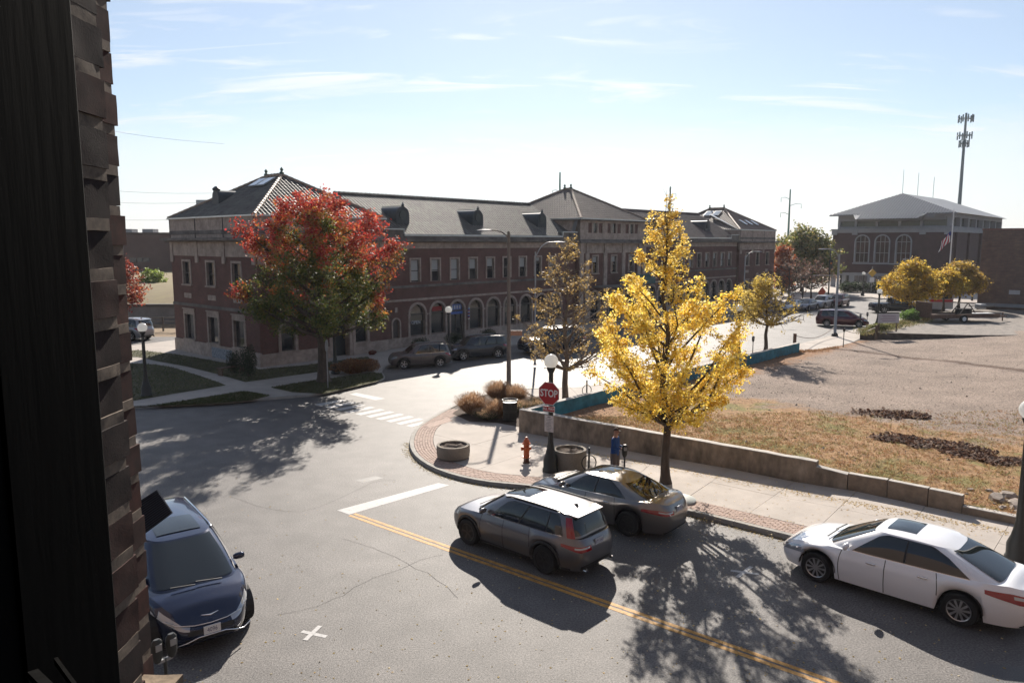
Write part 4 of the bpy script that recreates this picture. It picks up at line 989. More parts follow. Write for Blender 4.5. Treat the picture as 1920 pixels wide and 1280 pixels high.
mb=MB(); mb.quad((66.2,.35,9.5),(66.75,.35,9.5),(69.9,5.9,11.62),(69.35,5.9,11.55)); mb.quad((32.4,.35,8.6),(32.5,.0,10.05),(35.8,5.9,11.75),(35.2,5.9,11.55)); mb.build('valley_flashing',M['copper'],stn)
# graffiti-like mural on the plinth of the end wall
mur=mat('mural_paint',(.10,.12,.14),.8,var=.2,vs=9,col2=(.42,.44,.47),coord='obj'); mb=MB(); FS.box(mb,DP-6.2,DP-3.4,.10,.108,.15,.85); mb.build('mural',mur,stn)

# ------------------------------------------------------------------ police style building across the far junction
C2=Vector((70,120,-.02)); pb=thing('brick_hall','brown brick hall with three tall arched windows and a pale ribbed hip roof','building',C2,ST_RZ)
Lw=Face((0,0,0),(0,1,0),(-1,0,0)); WL=18.4; RL=43.0           # front (faces the camera) runs along +y from the corner; Face x grows leftwards in view
Fr=Face((0,WL,0),(0,-1,0),(-1,0,0)); Rr=Face((0,0,0),(1,0,0),(0,-1,0))
ah=[(5.0,7.1,4.35,9.1,True),(8.2,10.3,4.35,9.1,True),(11.5,13.6,4.35,9.1,True)]
ah=[(a-1.1,b-1.1,c+.1,d-.1,e) for a,b,c,d,e in ah]
gl=[(3.9,6.1,.5,2.2,False),(7.0,9.2,.5,2.2,False),(10.1,12.3,.5,2.2,False),(13.3,15.5,.5,2.2,False)]
mb=MB(); wall_with_holes(mb,Fr,0,WL,2.6,9.5,ah); Rr.box(mb,0,RL,-.3,0,2.6,9.5)
for i in range(5): Rr.box(mb,2+i*9.5,3.2+i*9.5,0,.35,2.6,9.5)
mb.build('wall',BR2,pb)
GS=M['greystone']
mb=MB(); wall_with_holes(mb,Fr,0,WL,0,2.6,[(.9,3.1,0,2.2,False)]+gl); Rr.box(mb,0,RL,-.3,.02,0,2.6); Fr.box(mb,0,WL,0,.08,2.5,2.7); mb.build('stone_base',GS,pb)
mb=MB(); Fr.box(mb,.9,3.1,-2,-1.9,0,2.2); mb.build('porch',M['black'],pb)
mb=MB(); Fr.box(mb,1.7,2.3,-1.2,-.6,0,2.2); mb.build('porch_column',GS,pb)
for a,b,c,d,_ in gl: 
    mb=MB(); Fr.box(mb,a,b,-.22,-.2,c,d); w=mb.build('window',M['winlit'],pb); mb=MB(); 
    for k in (0,1,2,3): x=a+(b-a)*k/3; Fr.box(mb,x-.04,x+.04,-.2,-.12,c,d)
    mb.build('mullions',GS,w)
for a,b,c,d,_ in ah:
    mb=MB(); arch_ring(mb,Fr,a,b,c,d,.22,.08); w=mb.build('arched_window',GS,pb); mb=MB(); Fr.box(mb,a,b,-.3,-.28,c,d); mb.build('pane',mat('dark_glass_brown',(.05,.03,.028),.35,spec=.25,var=.6,vs=.5,col2=(.10,.05,.04)),w)
    mb=MB()
    for k in (0,1,2,3): x=a+(b-a)*k/3; z1=d-(b-a)/2+ (math.sqrt(max(0,((b-a)/2)**2-(x-(a+b)/2)**2)) if 0<k<3 else 0); Fr.box(mb,x-.045,x+.045,-.28,-.18,c,z1)
    for z in (c+.03,c+1.65,d-(b-a)/2): Fr.box(mb,a,b,-.28,-.19,z-.045,z+.045)
    mb.build('glazing_bars',mat('pale_bars',(.35,.34,.33),.6),w)
mb=MB(); Fr.box(mb,ah[0][0]-.4,ah[2][1]+.4,0,.10,ah[0][2]-.25,ah[0][2]-.05); mb.build('sill_band',GS,pb)
mb=MB(); Fr.box(mb,-.2,WL+.2,-.3,.2,9.5,9.9); Fr.box(mb,-.3,WL+.3,-.3,.35,9.9,10.15); Rr.box(mb,0,RL,-.3,.2,9.5,10.15)
for x in (.3,3.7,14.2,17.8): Fr.box(mb,x-.45,x+.45,0,.3,9.15,9.9)
mb.build('cornice',GS,pb)
mb=MB(); Fr.box(mb,.6,WL-.0,-.9,-.4,10.15,10.55); Fr.box(mb,.6,WL-.0,-.9,-.4,11.5,12.5)
for x in (.8,3.6,7,10.5,13.8,17.9): Fr.box(mb,x-.2,x+.2,-.9,-.35,10.55,11.5)
Rr.box(mb,0,RL,-.9,-.4,10.15,10.5); Rr.box(mb,0,RL,-.9,-.2,11.9,12.6)
for i in range(8): Rr.box(mb,.3+i*6.0,1.1+i*6.0,-.9,-.2,10.5,11.9)
mb.build('attic_wall',GS,pb)
mb=MB(); Fr.box(mb,.7,WL-.1,-1.0,-.9,10.5,11.6); Rr.box(mb,.1,RL,-1.0,-.9,10.4,12); mb.build('attic_glazing',mat('greenish_glass',(.10,.12,.10),.15,spec=.8),pb)
# hip roof with standing ribs: the big front slope faces the camera
z0,z1=12.55,16.4; a,b,c,d=(-.6,-.6,z0),(RL,-.6,z0),(RL,WL+.6,z0),(-.6,WL+.6,z0); p=(9.0,WL/2+.8,z1); q=(RL-8,WL/2,z1)
mb=MB(); slope(mb,[a,b,q,p]); slope(mb,[d,a,p]); slope(mb,[c,d,p,q]); slope(mb,[b,c,q]); 
mb.add([a,d,(-.6,WL+.6,z0-.2),(-.6,-.6,z0-.2)],[(0,1,2,3)]); mb.box(-.6,-.5,2.5,12.5,z0-.75,z0-.01)
rf=mb.build('roof',M['metalroof'],pb); mb=MB()
for i in range(44):
    t=(i+.5)/44; y=-.6+(WL+1.2)*t; tt=min(y+.6,WL+.6-y)/((WL+1.2)/2); cen=p[1]; f=(y+.6)/(cen+.6) if y<cen else (WL+.6-y)/(WL+.6-cen); e_=Vector((-.6,y,z0)); top=Vector((-.6+(p[0]+.6)*f,y,z0+(z1-z0)*f)); mb.bar(e_+Vector((0,0,.03)),top+Vector((0,0,.03)),.17,.10)
mb.build('roof_ribs',mat('roof_rib',(.16,.165,.18),.5,metal=.2),rf)
# projecting lower eave in the middle of the front slope
mb=MB(); f=.0; s1=(z1-z0)/(9.6)
mb.add([(-.6,3.6,z0),(-.6,15.0,z0),(-2.6,14.0,z0-2.0*s1-.05),(-2.6,4.6,z0-2.0*s1-.05)],[(0,1,2,3)]); mb.add([(-2.6,14.0,z0-2.0*s1-.05),(-2.6,4.6,z0-2.0*s1-.05),(-.4,4.6,z0-1.2),(-.4,14.0,z0-1.2)],[(0,1,2,3)]); mb.add([(-.6,3.6,z0),(-2.6,4.6,z0-2*s1-.05),(-.4,4.6,z0-1.2)],[(0,1,2)]); mb.add([(-.6,15,z0),(-2.6,14.,z0-2*s1-.05),(-.4,14.,z0-1.2)],[(0,1,2)]); mb.build('front_eave',M['metalroof'],rf)
mb=MB()
for i in range(22):
    y=4.5+i*.44; mb.bar((-.6,y,z0+.03),(-2.6,y,z0-2*s1-.02),.17,.10)
mb.build('roof_ribs',MC['roof_rib'],rf)
# side brick building, right edge
C3=Vector((51.6,82.7,-.02)); sb=thing('brick_warehouse','plain tall brown brick side wall filling the right edge beyond the gravel lot','building',C3,ST_RZ)
mb=MB(); mb.box(0,26,-45,0,0,9.15); mb.build('wall',BR3,sb)
mb=MB(); mb.box(-.05,26,-45,.05,9.15,9.35); mb.build('coping',mat('clay_coping',(.20,.10,.08),.8,var=.3,vs=5),sb)
mb=MB(); mb.box(-.06,0,-9.8,-4.6,2.9,4.1); mb.build('notice_board',mat('faded_board',(.50,.49,.50),.7,var=.1,vs=3),sb); mb=MB(); mb.box(-.06,0,-3.9,-2.9,2.3,2.75); mb.build('small_plate',MC['faded_board'],sb)
mb=MB(); mb.box(-.25,0,-45,0,.9,1.25); mb.build('base_band',GS,sb)
# ------------------------------------------------------------------ left background: far block, embankment and retaining wall
Yb=125; a=AT(225,437,Yb); b=AT(345,433,Yb+2)
fb=thing('far_brick_block','wide flat roofed dark brown block far behind the left end of the station','building',(a.x-30,Yb,0))
mb=MB(); mb.box(0,60,0,25,0,a.z); mb.build('wall',mat('far_brown',(.14,.085,.07),.9,var=.15,vs=.4,coord='obj'),fb)
mb=MB(); mb.box(0,60,-.1,0,a.z-.3,a.z+.1); mb.build('parapet',mat('far_trim',(.09,.06,.05),.9),fb)
for i,(x,y) in enumerate(((250,487),(263,487),(275,487))):
    p=AT(x,y,Yb); mb=MB(); mb.box(p.x-fb.location.x-.45,p.x-fb.location.x+.45,-.15,.02,p.z-.35,p.z+.35); mb.build('window',M['winlit'],fb)
p=AT(321,530,Yb); mb=MB(); mb.box(p.x-fb.location.x-.55,p.x-fb.location.x+.5,-.2,.02,p.z-1.6,p.z+1.1); mb.build('door',mat('pale_blue_door',(.30,.38,.52),.6),fb)
for x in (243,282): p=AT(x,434,Yb+3); mb=MB(); mb.box(p.x-fb.location.x-.9,p.x-fb.location.x+.9,2,4,a.z,a.z+.7); mb.build('roof_unit',M['galv2'],fb)
# small lightweight tower block behind the near roof
p=AT(385,382,180); o=thing('distant_tower','pale glass block just showing above the left tiled roof','building',(p.x,180,0)); mb=MB(); mb.box(-2.2,2.8,0,5,0,p.z+.9); mb.build('wall',mat('pale_glass',(.25,.32,.36),.3),o)
emb=MB(); Y0=72; zt=AT(290,575,Y0).z
rw=thing('rail_retaining_wall','pale concrete retaining wall below the railway bank at the left edge','wall',(AT(200,600,Y0).x,Y0,0)); mb=MB(); mb.box(-20,14,0,.6,0,zt); mb.build('wall_face',mat('pale_wall',(.24,.22,.20),.9,var=.2,vs=1,coord='obj'),rw); mb=MB(); mb.box(-20,14,-.1,.7,zt,zt+.25); mb.build('coping',M['joint'],rw)
bx=AT(200,600,Y0).x
mb=MB(); mb.grid([[(x_,y_,z_+.15*noise.noise(Vector((x_*.3,y_*.3,0)))) for x_ in np.linspace(bx-22,bx+16,20)] for y_,z_ in ((Y0+.5,zt),(Y0+6,zt+1.0),(Y0+18,zt+1.5),(Y0+48,zt+1.6))]); struct(mb.build('railway_bank',mat('straw_bank',(.26,.19,.10),.95,var=.3,vs=1,bump=.6,bs=6,col2=(.22,.18,.08)),smooth=180))
Yr=66; rl=thing('metal_railing','dark metal railing in front of the pale retaining wall','railing',(AT(260,620,Yr).x,Yr,0)); 
for i in range(6): mb=MB(); mb.bar((i*1.6-1,0,0),(i*1.6-1,0,1.3),.12); mb.build('post',M['joint'],rl)
for z in (.55,.85,1.2): mb=MB(); mb.bar((-2,0,z),(8,0,z),.07); mb.build('rail',M['joint'],rl)
# ------------------------------------------------------------------ vehicles
def paint(name, col, metal=.5, rough=.32): return mat(name, col, rough, metal=metal, coat=1.0, spec=.5)
glassM = mat('car_glass', (.012,.016,.016), .04, spec=1.0); trimM = mat('black_trim', (.02,.02,.021), .6); lampR = mat('tail_lamp', (.30,.006,.012), .12, coat=1); lampW = mat('head_lamp', (.42,.44,.47), .08, metal=.4, coat=1); plateM = mat('plate_white', (.50,.53,.58), .5); plateT = mat('plate_ink', (.05,.06,.15), .6); amber = mat('amber_lamp', (.5,.15,.02), .2)
def smoothtab(tab):
    xs = np.array([t[0] for t in tab]); ys = np.array([t[1] for t in tab])
    X = np.linspace(xs[0], xs[-1], 400); Y = np.interp(X, xs, ys); k = 13; pad = np.pad(Y, k//2, mode='edge'); Y2 = np.convolve(pad, np.ones(k)/k, 'valid')
    return lambda x: float(np.interp(x, X, Y2))
def sqpt(u):
    u = u % 4; k = int(u); t = u-k
    return ((1, -1+2*t), (1-2*t, 1), (-1, 1-2*t), (-1+2*t, -1))[k]
def sup(u, n):
    x, y = sqpt(u); r = (abs(x)**n+abs(y)**n)**(1/n); return x/r, y/r
def rim_mesh(r, w, style, m):
    mb = MB(); prof = [(r*.99,-w*.1),(r,-w*.0),(r*.90,-w*.02),(r*.84,w*.25),(r*.84,w*.9)]
    mb.lathe([(r*1.0,w*.02),(r*.99,-.012),(r*.90,-.004),(r*.86,w*.5)], 28, axis='y'); mb.v = mb.v
    mb.m = [0]*len(mb.f)
    disc = MB()
    ns = {'ten':10,'five':5,'seven':7}[style]
    for k in range(ns):
        a = 2*math.pi*k/ns; c, s_ = math.cos(a), math.sin(a); u = Vector((c,0,s_)); v = Vector((-s_,0,c)); wd = .10*r*(10/ns)**.6*2
        p0 = u*r*.12; p1 = u*r*.90; y0 = .0
        q = [p0-v*wd*.34, p1-v*wd*.52, p1+v*wd*.52, p0+v*wd*.34]
        mb.add([(p.x,-.006+.03*(i in (0,3))*0,p.z) for i,p in enumerate(q)]+[(p.x,.03,p.z) for p in q],[(0,1,2,3),(0,4,5,1),(1,5,6,2),(2,6,7,3)])
    mb.lathe([(0,-.016),(r*.17,-.014),(r*.2,.02)], 12, axis='y')
    return mb
WHEELS = {}
def wheel(car, x, y, r, style, am, side):
    key = (round(r,3), style, am.name, side)
    if key not in WHEELS:
        w = .215; mb = MB(); rr = r*.66
        mb.lathe([(rr,-.005),(rr*1.05,-.02),(r*.93,-.022),(r*.985,.01),(r,.045),(r,w-.045),(r*.985,w-.01),(rr,w)], 30, axis='y')
        o = mb.build('wheel', M['blackrough'], car, smooth=35); mb = rim_mesh(rr, .12, style, am); q = mb.build('rim', am, o, smooth=30)
        mb = MB(); mb.lathe([(0,.045),(rr*.93,.05)], 20, axis='y'); b_ = mb.build('brake_disc', mat('brake_dark',(.04,.04,.042),.5,metal=.4), o)
        WHEELS[key] = (o.data, q.data, b_.data)
    else:
        d = WHEELS[key]; o = link('wheel', d[0], car); link('rim', d[1], o); link('brake_disc', d[2], o)
    o.location = (x, y, r); o.rotation_euler = (0, random.uniform(0,1.2), 0) if side < 0 else (0, random.uniform(0,1.2), math.pi)
    return o
def car(label, cat, spec, pm, loc, yaw, scale=1.0, detail=2, group=None, wheelm=None, plate=None, name='parked_car', gm=None):
    L,Wd,H = spec['L'],spec['W'],spec['H']; r = spec.get('r',.34); wf = spec['wf']; wr = spec['wr']; a = L/2; hw = Wd/2
    T = thing(name, label, cat, loc, yaw, group, scale); gm = gm or glassM
    sh = smoothtab(spec['shoulder']); crown = spec.get('crown',.05); zb0 = spec.get('zb',.2); nexp = spec.get('n',5.5); fl = spec.get('flare',.012)
    tap = spec.get('taper',(.10,.07)); NV = 12; NU = 4*46 if detail > 1 else 4*24
    us = []
    for k in range(4):
        cnt = NU//4
        if k in (1,3): cnt = int(NU/4*1.6)
        else: cnt = int(NU/4*.55)
        us += [k+i/cnt for i in range(cnt)]
    vy = lambda v: .93+.07*math.sin(min(1,v/.55)*math.pi/2) - (.075*max(0,(v-.62)/.38)**1.7)
    vx = lambda v: .975+.025*math.sin(min(1,v/.45)*math.pi/2) - (.05*max(0,(v-.5)/.5)**2)
    Ra = r*1.16
    def body(u, v, off=0.0, arch=True):
        px, py = sup(u, nexp); x0 = px*a; tpr = tap[0] if px > 0 else tap[1]
        y = py*hw*(1-tpr*max(0,(abs(px)-.35)/.65)**2.2)*vy(v); x = x0*vx(v)
        zt = sh(max(-a,min(a,x0))); zb = zb0
        if abs(px) > .96: zb = zb0 + .06*(abs(px)-.96)/.04
        if arch and abs(py) > .75 and int(u%4) in (1,3):
            for xw in (wf,wr):
                dx = abs(x-xw)
                if dx < Ra: zb = max(zb, r*.98+math.sqrt(Ra*Ra-dx*dx))
        z = zb+(zt-zb)*v
        # body side character line and wheel-arch flare
        y *= 1 + .010*math.exp(-((z-zt*.80)/.05)**2)
        return Vector((x,y,z))
    def nrm(f,u,v):
        e = .01; du = f(u+e,v)-f(u-e,v); dv = f(u,min(1,v+e))-f(u,max(0,v-e)); n_ = du.cross(dv); n_ = n_.normalized() if n_.length > 1e-9 else Vector((0,0,1))
        return n_
    bf = lambda u,v: body(u,v,arch=False)
    mb = MB(); mb.grid([[body(u,v/NV) for v in range(NV+1)] for u in us+[us[0]+4]])
    # hood / boot skin to the spine
    NW = 7
    def top(u,w):
        p = body(u,1); sx_ = max(-a*.80,min(a*.80,p.x)); t = p.lerp(Vector((sx_,0,0)),w); xx=t.x/vx(1); ax=min(1,abs(xx)/a)
        ye = hw*vy(1)*(1-(tap[0] if xx>0 else tap[1])*max(0,(ax-.35)/.65)**2.2)*max(.05,1-ax**nexp)**(1/nexp); e_=min(1,(1-ax)*a/.30); e_=e_*e_*(3-2*e_)
        t.z = sh(max(-a,min(a,xx)))+crown*max(0,1-(t.y/ye)**2)*e_; return t
    mb.grid([[top(u,w/NW) for w in range(NW+1)] for u in us+[us[0]+4]])
    bo = mb.build('body', pm, T, smooth=62)
    # cabin
    c = spec['cab']; xb0,xb1,xr0,xr1 = c['base_r'],c['base_f'],c['roof_r'],c['roof_f']; ry = c['roof_y']; by = c.get('base_y',.90); nb,nr = 6.5,4.2
    def cab(u,v):
        bx_,by_ = sup(u,nb); rx_,ry_ = sup(u,nr)
        xm=(xb0+xb1)/2; xh=(xb1-xb0)/2; B=Vector((xm+bx_*xh,by_*hw*by*(1-.03*abs(bx_)**3),0)); B.z = sh(B.x)+crown*.9*(1-(B.y/(hw*by))**2)-.02
        xm2=(xr0+xr1)/2; xh2=(xr1-xr0)/2; Rr_=Vector((xm2+rx_*xh2,ry_*hw*ry,H-.075-.035*abs(rx_)**3-(c.get('drop',0) if rx_<0 else 0)*abs(rx_)**2))
        p = B.lerp(Rr_,v); bul = math.sin(math.pi*min(1,v))*.035; d = Vector((bx_*.5,by_,0)); p += d*bul
        return p
    N2=8; ul=[k/20 for k in range(81)]
    mb=MB(); mb.grid([[cab(u,v/N2) for v in range(N2+1)] for u in ul])
    def roof(u,w):
        p=cab(u,1); cx_=(xr0+xr1)/2; ro=1-w; zc=H-.012; t=Vector((cx_+(p.x-cx_)*ro,p.y*ro,zc-(zc-p.z)*ro**2.6)); return t
    mb.grid([[roof(u,(w/10)**.8) for w in range(11)] for u in ul]); co=mb.build('roof_shell', pm if not c.get('black') else trimM, T, smooth=50)
    def patch(fn,u0,u1,v0,v1,off,m,name,parent=T,nu_=14,nv_=6,rounded=.0,vtop=None):
        P=[]
        for i in range(nu_+1):
            row=[]
            for j in range(nv_+1):
                s_=i/nu_; t=j/nv_; u=u0+(u1-u0)*s_; lo=v0(s_) if callable(v0) else v0; hi=v1(s_) if callable(v1) else v1
                v=lo+(hi-lo)*t; p=fn(u,v); n_=nrm(fn,u,v); row.append(p+n_*off)
            P.append(row)
        mb=MB(); mb.grid(P); return mb.build(name,m,parent,smooth=50)
    r_=lambda lo,k: (lambda s_: lo)
    patch(cab,.07,.93,.075,.955,.012,gm,'windshield',nu_=24,nv_=10); patch(cab,2.08,2.92,c.get('rw',.12),.93,.012,gm,'rear_window',nu_=24,nv_=10)
    for sd,sgn in ((1,1),(3,-1)):
        segs=c['side']
        u0,u1=(sd+segs[0][0]-.004,sd+segs[-1][1]+.006) if sd==1 else (sd+1-segs[-1][1]-.006,sd+1-segs[0][0]+.004)
        def vs_(s_,sd=sd):
            q=s_ if sd==1 else 1-s_; v=.945
            if q>.86: v-=c.get('rear_cut',.35)*((q-.86)/.14)**2
            if q<.12: v-=.12*((.12-q)/.12)**2
            return v
        patch(cab,u0,u1,.05,vs_,.006,trimM,'window_surround',nu_=30)
        for (s0,s1) in segs:
            u0,u1=(sd+s0,sd+s1) if sd==1 else (sd+1-s1,sd+1-s0)
            last = s1 >= segs[-1][1]-1e-6; first = s0 <= segs[0][0]+1e-6
            def vt(s_,sd=sd,last=last,first=first):
                q = s_ if sd==1 else 1-s_; v=.93
                if last and q>.55: v -= c.get('rear_cut',.35)*((q-.55)/.45)**2
                if first and q<.35: v -= .12*((.35-q)/.35)**2
                return v
            patch(cab,u0,u1,.07,vt,.010,gm,'side_window')
        if detail>1:
            u0,u1=(sd+segs[0][0],sd+segs[-1][1]) if sd==1 else (sd+1-segs[-1][1],sd+1-segs[0][0])
            patch(cab,u0,u1,.025,.065,.014,M['chrome'] if spec.get('chrome') else trimM,'window_trim',nv_=1)
    # underbody, wheel housings, wheels
    mb=MB(); mb.box(-a*.82,a*.82,-hw*.70,hw*.70,.19,.5); mb.build('underbody',trimM,T)
    for xw in (wf,wr):
        for sgn in (1,-1):
            mb=MB(); prof=[]; K=12
            A_=[(xw+Ra*1.01*math.cos(math.pi*k/K), sgn*(hw*.97), r*.98+Ra*1.01*math.sin(math.pi*k/K)) for k in range(K+1)]; B_=[(p[0],sgn*hw*.6,p[2]) for p in A_]; mb.grid([A_,B_]); 
            mb.build('wheel_housing',trimM,T)
    am=wheelm or M['alloy']
    for xw in (wf,wr):
        wheel(T,xw,-hw+.018,r,spec.get('rim','ten'),am,-1); wheel(T,xw,hw-.018,r,spec.get('rim','ten'),am,1)
    # lamps, trims
    hl=spec.get('head',(.80,1.10,.66,.86)); tl=spec.get('tail',(1.84,2.22,.60,.84))
    patch(bf,hl[0],hl[1],hl[2],hl[3],.008,lampW,'headlight',nu_=30,nv_=3); patch(bf,5-hl[1],5-hl[0],hl[2],hl[3],.008,lampW,'headlight',nu_=30,nv_=3)
    th_=tl[3]-tl[2]
    lo_=lambda s_: tl[2]+th_*.62*max(0,1-s_/.5)**1.3; hi_=lambda s_: tl[3]-th_*.10*s_
    patch(bf,tl[0],tl[1],lo_,hi_,.008,lampR,'taillight',nu_=34,nv_=3); patch(bf,5-tl[0],5-tl[1],lo_,hi_,-.008,lampR,'taillight',nu_=34,nv_=3)
    if detail>1: patch(bf,2.03,tl[1]-.03,tl[2]+th_*.50,tl[2]+th_*.78,.011,lampW,'reversing_lamp',nu_=16,nv_=1)
    if spec.get('tallrear'):
        for s_ in (1,-1):
            u0,u1 = (1.955,2.07) if s_==1 else (2.93,3.045)
            patch(cab,u0,u1,.0,.86,.015,lampR,'pillar_lamp',nu_=4,nv_=8)
    patch(bf,.2,.8,.12,.34,.006,trimM,'lower_grille',nu_=50,nv_=2)
    patch(bf,.24,.76,.50,.72,.006,trimM,'grille',nu_=50,nv_=2)
    if spec.get('cladding') or detail>1:
        k=spec.get('clad',.07); 
        patch(bf,2.10,2.90,.02,.16 if spec.get('cladding') else .06,.010,trimM,'rear_valance',nu_=60,nv_=2)
    if detail>1:
        pl=MB(); zt=sh(-a*.98)*spec.get('plz',.70); xp=bf(2.5,.6).x
        pr=thing('x','x','x'); bpy.data.objects.remove(pr)
        mbp=MB(); zc=spec.get('plate_z',.82); vv=(zc-zb0)/(sh(-a)-zb0); pc=bf(2.5,vv); nn=nrm(bf,2.5,vv)
        mbp.box(pc.x-.025,pc.x-.004,-.155,.155,zc-.08,zc+.08); po=mbp.build('licence_plate',plateM,T)
        if plate: text(po,'plate_text',plate,.11,plateT,frame((pc.x-.0255,0,zc),(0,-1,0),(0,0,1)),.0005,xs=.8)
        # seams of doors, hood and boot as thin dark gaps
        seam=mat('panel_gap',(.01,.01,.01),.8); w=.0016
        for q in spec['doors']:
            for s_ in (1,-1):
                u=(1+q) if s_==1 else (4-q); patch(bf,u-w,u+w,(.03 if q!=spec['doors'][-1] else .42),.99,.003,seam,'door_gap',nu_=1,nv_=14)
        # side handles
        for q in spec['handles']:
            for s_ in (1,-1):
                u=(1+q) if s_==1 else (4-q); p=bf(u,.80); mb=MB(); y=p.y
                mb.obox((p.x,p.y+.018*s_,p.z),(.095,0,0),(0,.010,0),(0,0,.016)); mb.build('door_handle',M['chrome'] if spec.get('chromehandle') else pm,T,bevel=.008)
        # hood lines
        for s_ in (1,-1):
            pts=[top(.5+s_*.30*k_,w_) for k_,w_ in ((1,.1),(.95,.3),(.8,.6))]
    for s_ in (1,-1):
        p=cab(1.10 if s_==1 else 3.90,.12); mb=MB(); x0=p.x-.06; y0=p.y+s_*.03
        P=[]
        for (dy,sc) in ((.0,.55),(.05,.9),(.16,1.0),(.22,.8),(.235,.3)):
            P.append([Vector((x0+.055*sc*math.cos(t)*(1.2 if math.cos(t)>0 else .7), y0+s_*dy, p.z+.07+.075*sc*math.sin(t))) for t in np.linspace(0,2*math.pi,11)[:-1]])
        mb.grid(P,closed=True); mb.add(P[-1],[tuple(range(10))]); mb.add(P[0],[tuple(range(10))]); mb.build('mirror',pm if not spec.get('blackmirror') else trimM,T,smooth=60)
    if spec.get('rails'):
        for s_ in (1,-1):
            y=s_*hw*ry*.93; mb=MB(); pts=[(xr1-.25,y,H-.10),(xr1-.42,y,H-.055),((xr0+xr1)/2,y,H-.045),(xr0+.42,y,H-.055),(xr0+.25,y,H-.11)]; mb.tube(pts,.020,6); mb.build('roof_rail',spec['rails'],T,smooth=60)
    if spec.get('fin'):
        mb=MB(); x=xr0+.40; z=H-.055; mb.add([(x-.10,-.03,z),(x-.10,.03,z),(x+.10,0,z),(x-.08,0,z+.075)],[(0,1,3),(1,2,3),(2,0,3)]); mb.build('antenna_fin',trimM,T)
    if spec.get('sunroof'):
        x0,x1=spec['sunroof']; yy=hw*ry*.62; P=[]
        for i in range(7):
            x=x0+(x1-x0)*i/6; P.append([])
            for j in range(9):
                y=-yy+2*yy*j/8; rho=max(abs(x-(xr0+xr1)/2)/((xr1-xr0)/2),abs(y)/(hw*ry)); rho=((abs(x-(xr0+xr1)/2)/((xr1-xr0)/2))**nr+(abs(y)/(hw*ry))**nr)**(1/nr); P[-1].append(Vector((x,y,H-.012-.085*rho**2.6+.010)))
        mb=MB(); mb.grid(P); mb.build('sunroof',gm,T,smooth=60)
    if detail>1:
        for y0,y1 in ((.55,-.05),(-.08,-.62)):
            p=[cab(.5+ (y/hw)*.5*.95,.05) for y in (y0,y1)]; mb=MB(); mb.bar(p[0]+Vector((.10,0,.03)),p[1]+Vector((.04,0,.06)),.025,.02); mb.build('wiper',trimM,T)
    if spec.get('spoiler'):
        mb=MB(); p=cab(2.5,1.0); zz=H-.055; zz=H-.085; mb.add([(xr0+.18,-hw*ry*.86,zz),(xr0+.18,hw*ry*.86,zz),(xr0-.10,hw*ry*.80,zz-.03),(xr0-.10,-hw*ry*.80,zz-.03),(xr0+.18,-hw*ry*.86,zz-.06),(xr0+.18,hw*ry*.86,zz-.06),(xr0-.08,hw*ry*.80,zz-.07),(xr0-.08,-hw*ry*.80,zz-.07)],[(0,3,2,1),(4,5,6,7),(3,7,6,2),(0,4,7,3),(1,2,6,5)]); mb.build('spoiler',pm,T)
    if spec.get('cladding') and detail>1:
        for sd in (1,3):
            patch(lambda u,v: body(u,v),sd+.02,sd+.98,.0,.07,.006,trimM,'sill_cladding',nu_=60,nv_=1)
    if spec.get('cladding'):
        for s_ in (1,-1):
            for xw in (wf,wr):
                P=[]
                for rr_,o_ in ((Ra-.012,.004),(Ra+.008,.016),(Ra+.055,.014),(Ra+.062,.002)):
                    P.append([])
                    for kk in range(19):
                        an_=math.pi*kk/18; x_=xw+rr_*math.cos(an_); z_=r*.98+rr_*math.sin(an_); uu=(1-x_/a)/2; uu=(1+uu) if s_==1 else (4-uu); zt_=sh(x_); p=bf(uu,max(.02,min(.95,(z_-zb0)/(zt_-zb0)))); P[-1].append(Vector((x_,p.y+s_*o_,z_)))
                mb=MB(); mb.grid(P); mb.build('arch_cladding',trimM,T,smooth=60)
    if spec.get('exhaust'):
        for s_ in (1,-1): mb=MB(); mb.lathe([(.045,-.04),(.045,.04)],10,(-a+.03,s_*.55,.27),axis='x'); mb.build('exhaust',M['chrome'],T)
    T['_L']=L; return T
SUV=dict(L=4.69,W=1.87,H=1.66,r=.365,wf=1.42,wr=-1.28,zb=.24,n=6.0,taper=(.13,.08),shoulder=[(-2.35,1.02),(-1.9,1.08),(.75,1.03),(1.2,1.0),(2.0,.93),(2.22,.86),(2.35,.72)],crown=.05,
 cab=dict(base_r=-2.17,base_f=1.33,roof_r=-1.95,roof_f=.50,roof_y=.70,base_y=.915,side=[(.20,.47),(.49,.74),(.755,.90)],rear_cut=.55,rw=.10),head=(.78,1.07,.74,.88),tail=(1.90,2.30,.62,.80),tallrear=True,
 doors=(.30,.475,.672),handles=(.44,.635),rails=trimM,fin=True,sunroof=(-.35,.45),cladding=True,spoiler=True,exhaust=True,chrome=True,blackmirror=False,plate_z=.88,rim='five')
SED=dict(L=4.86,W=1.85,H=1.48,r=.335,wf=1.46,wr=-1.315,zb=.19,n=5.2,taper=(.14,.11),shoulder=[(-2.43,.90),(-2.2,.98),(-1.5,.955),(.8,.90),(1.3,.88),(2.0,.79),(2.3,.70),(2.43,.60)],crown=.05,
 cab=dict(base_r=-2.02,base_f=1.36,roof_r=-1.05,roof_f=.42,roof_y=.68,base_y=.905,side=[(.17,.475),(.49,.84)],rear_cut=.28,rw=.07,drop=.02),head=(.76,1.12,.60,.84),tail=(1.87,2.26,.62,.86),
 doors=(.295,.485,.688),handles=(.43,.635),fin=False,sunroof=(-.35,.22),chrome=True,chromehandle=True,plate_z=.80,rim='ten')
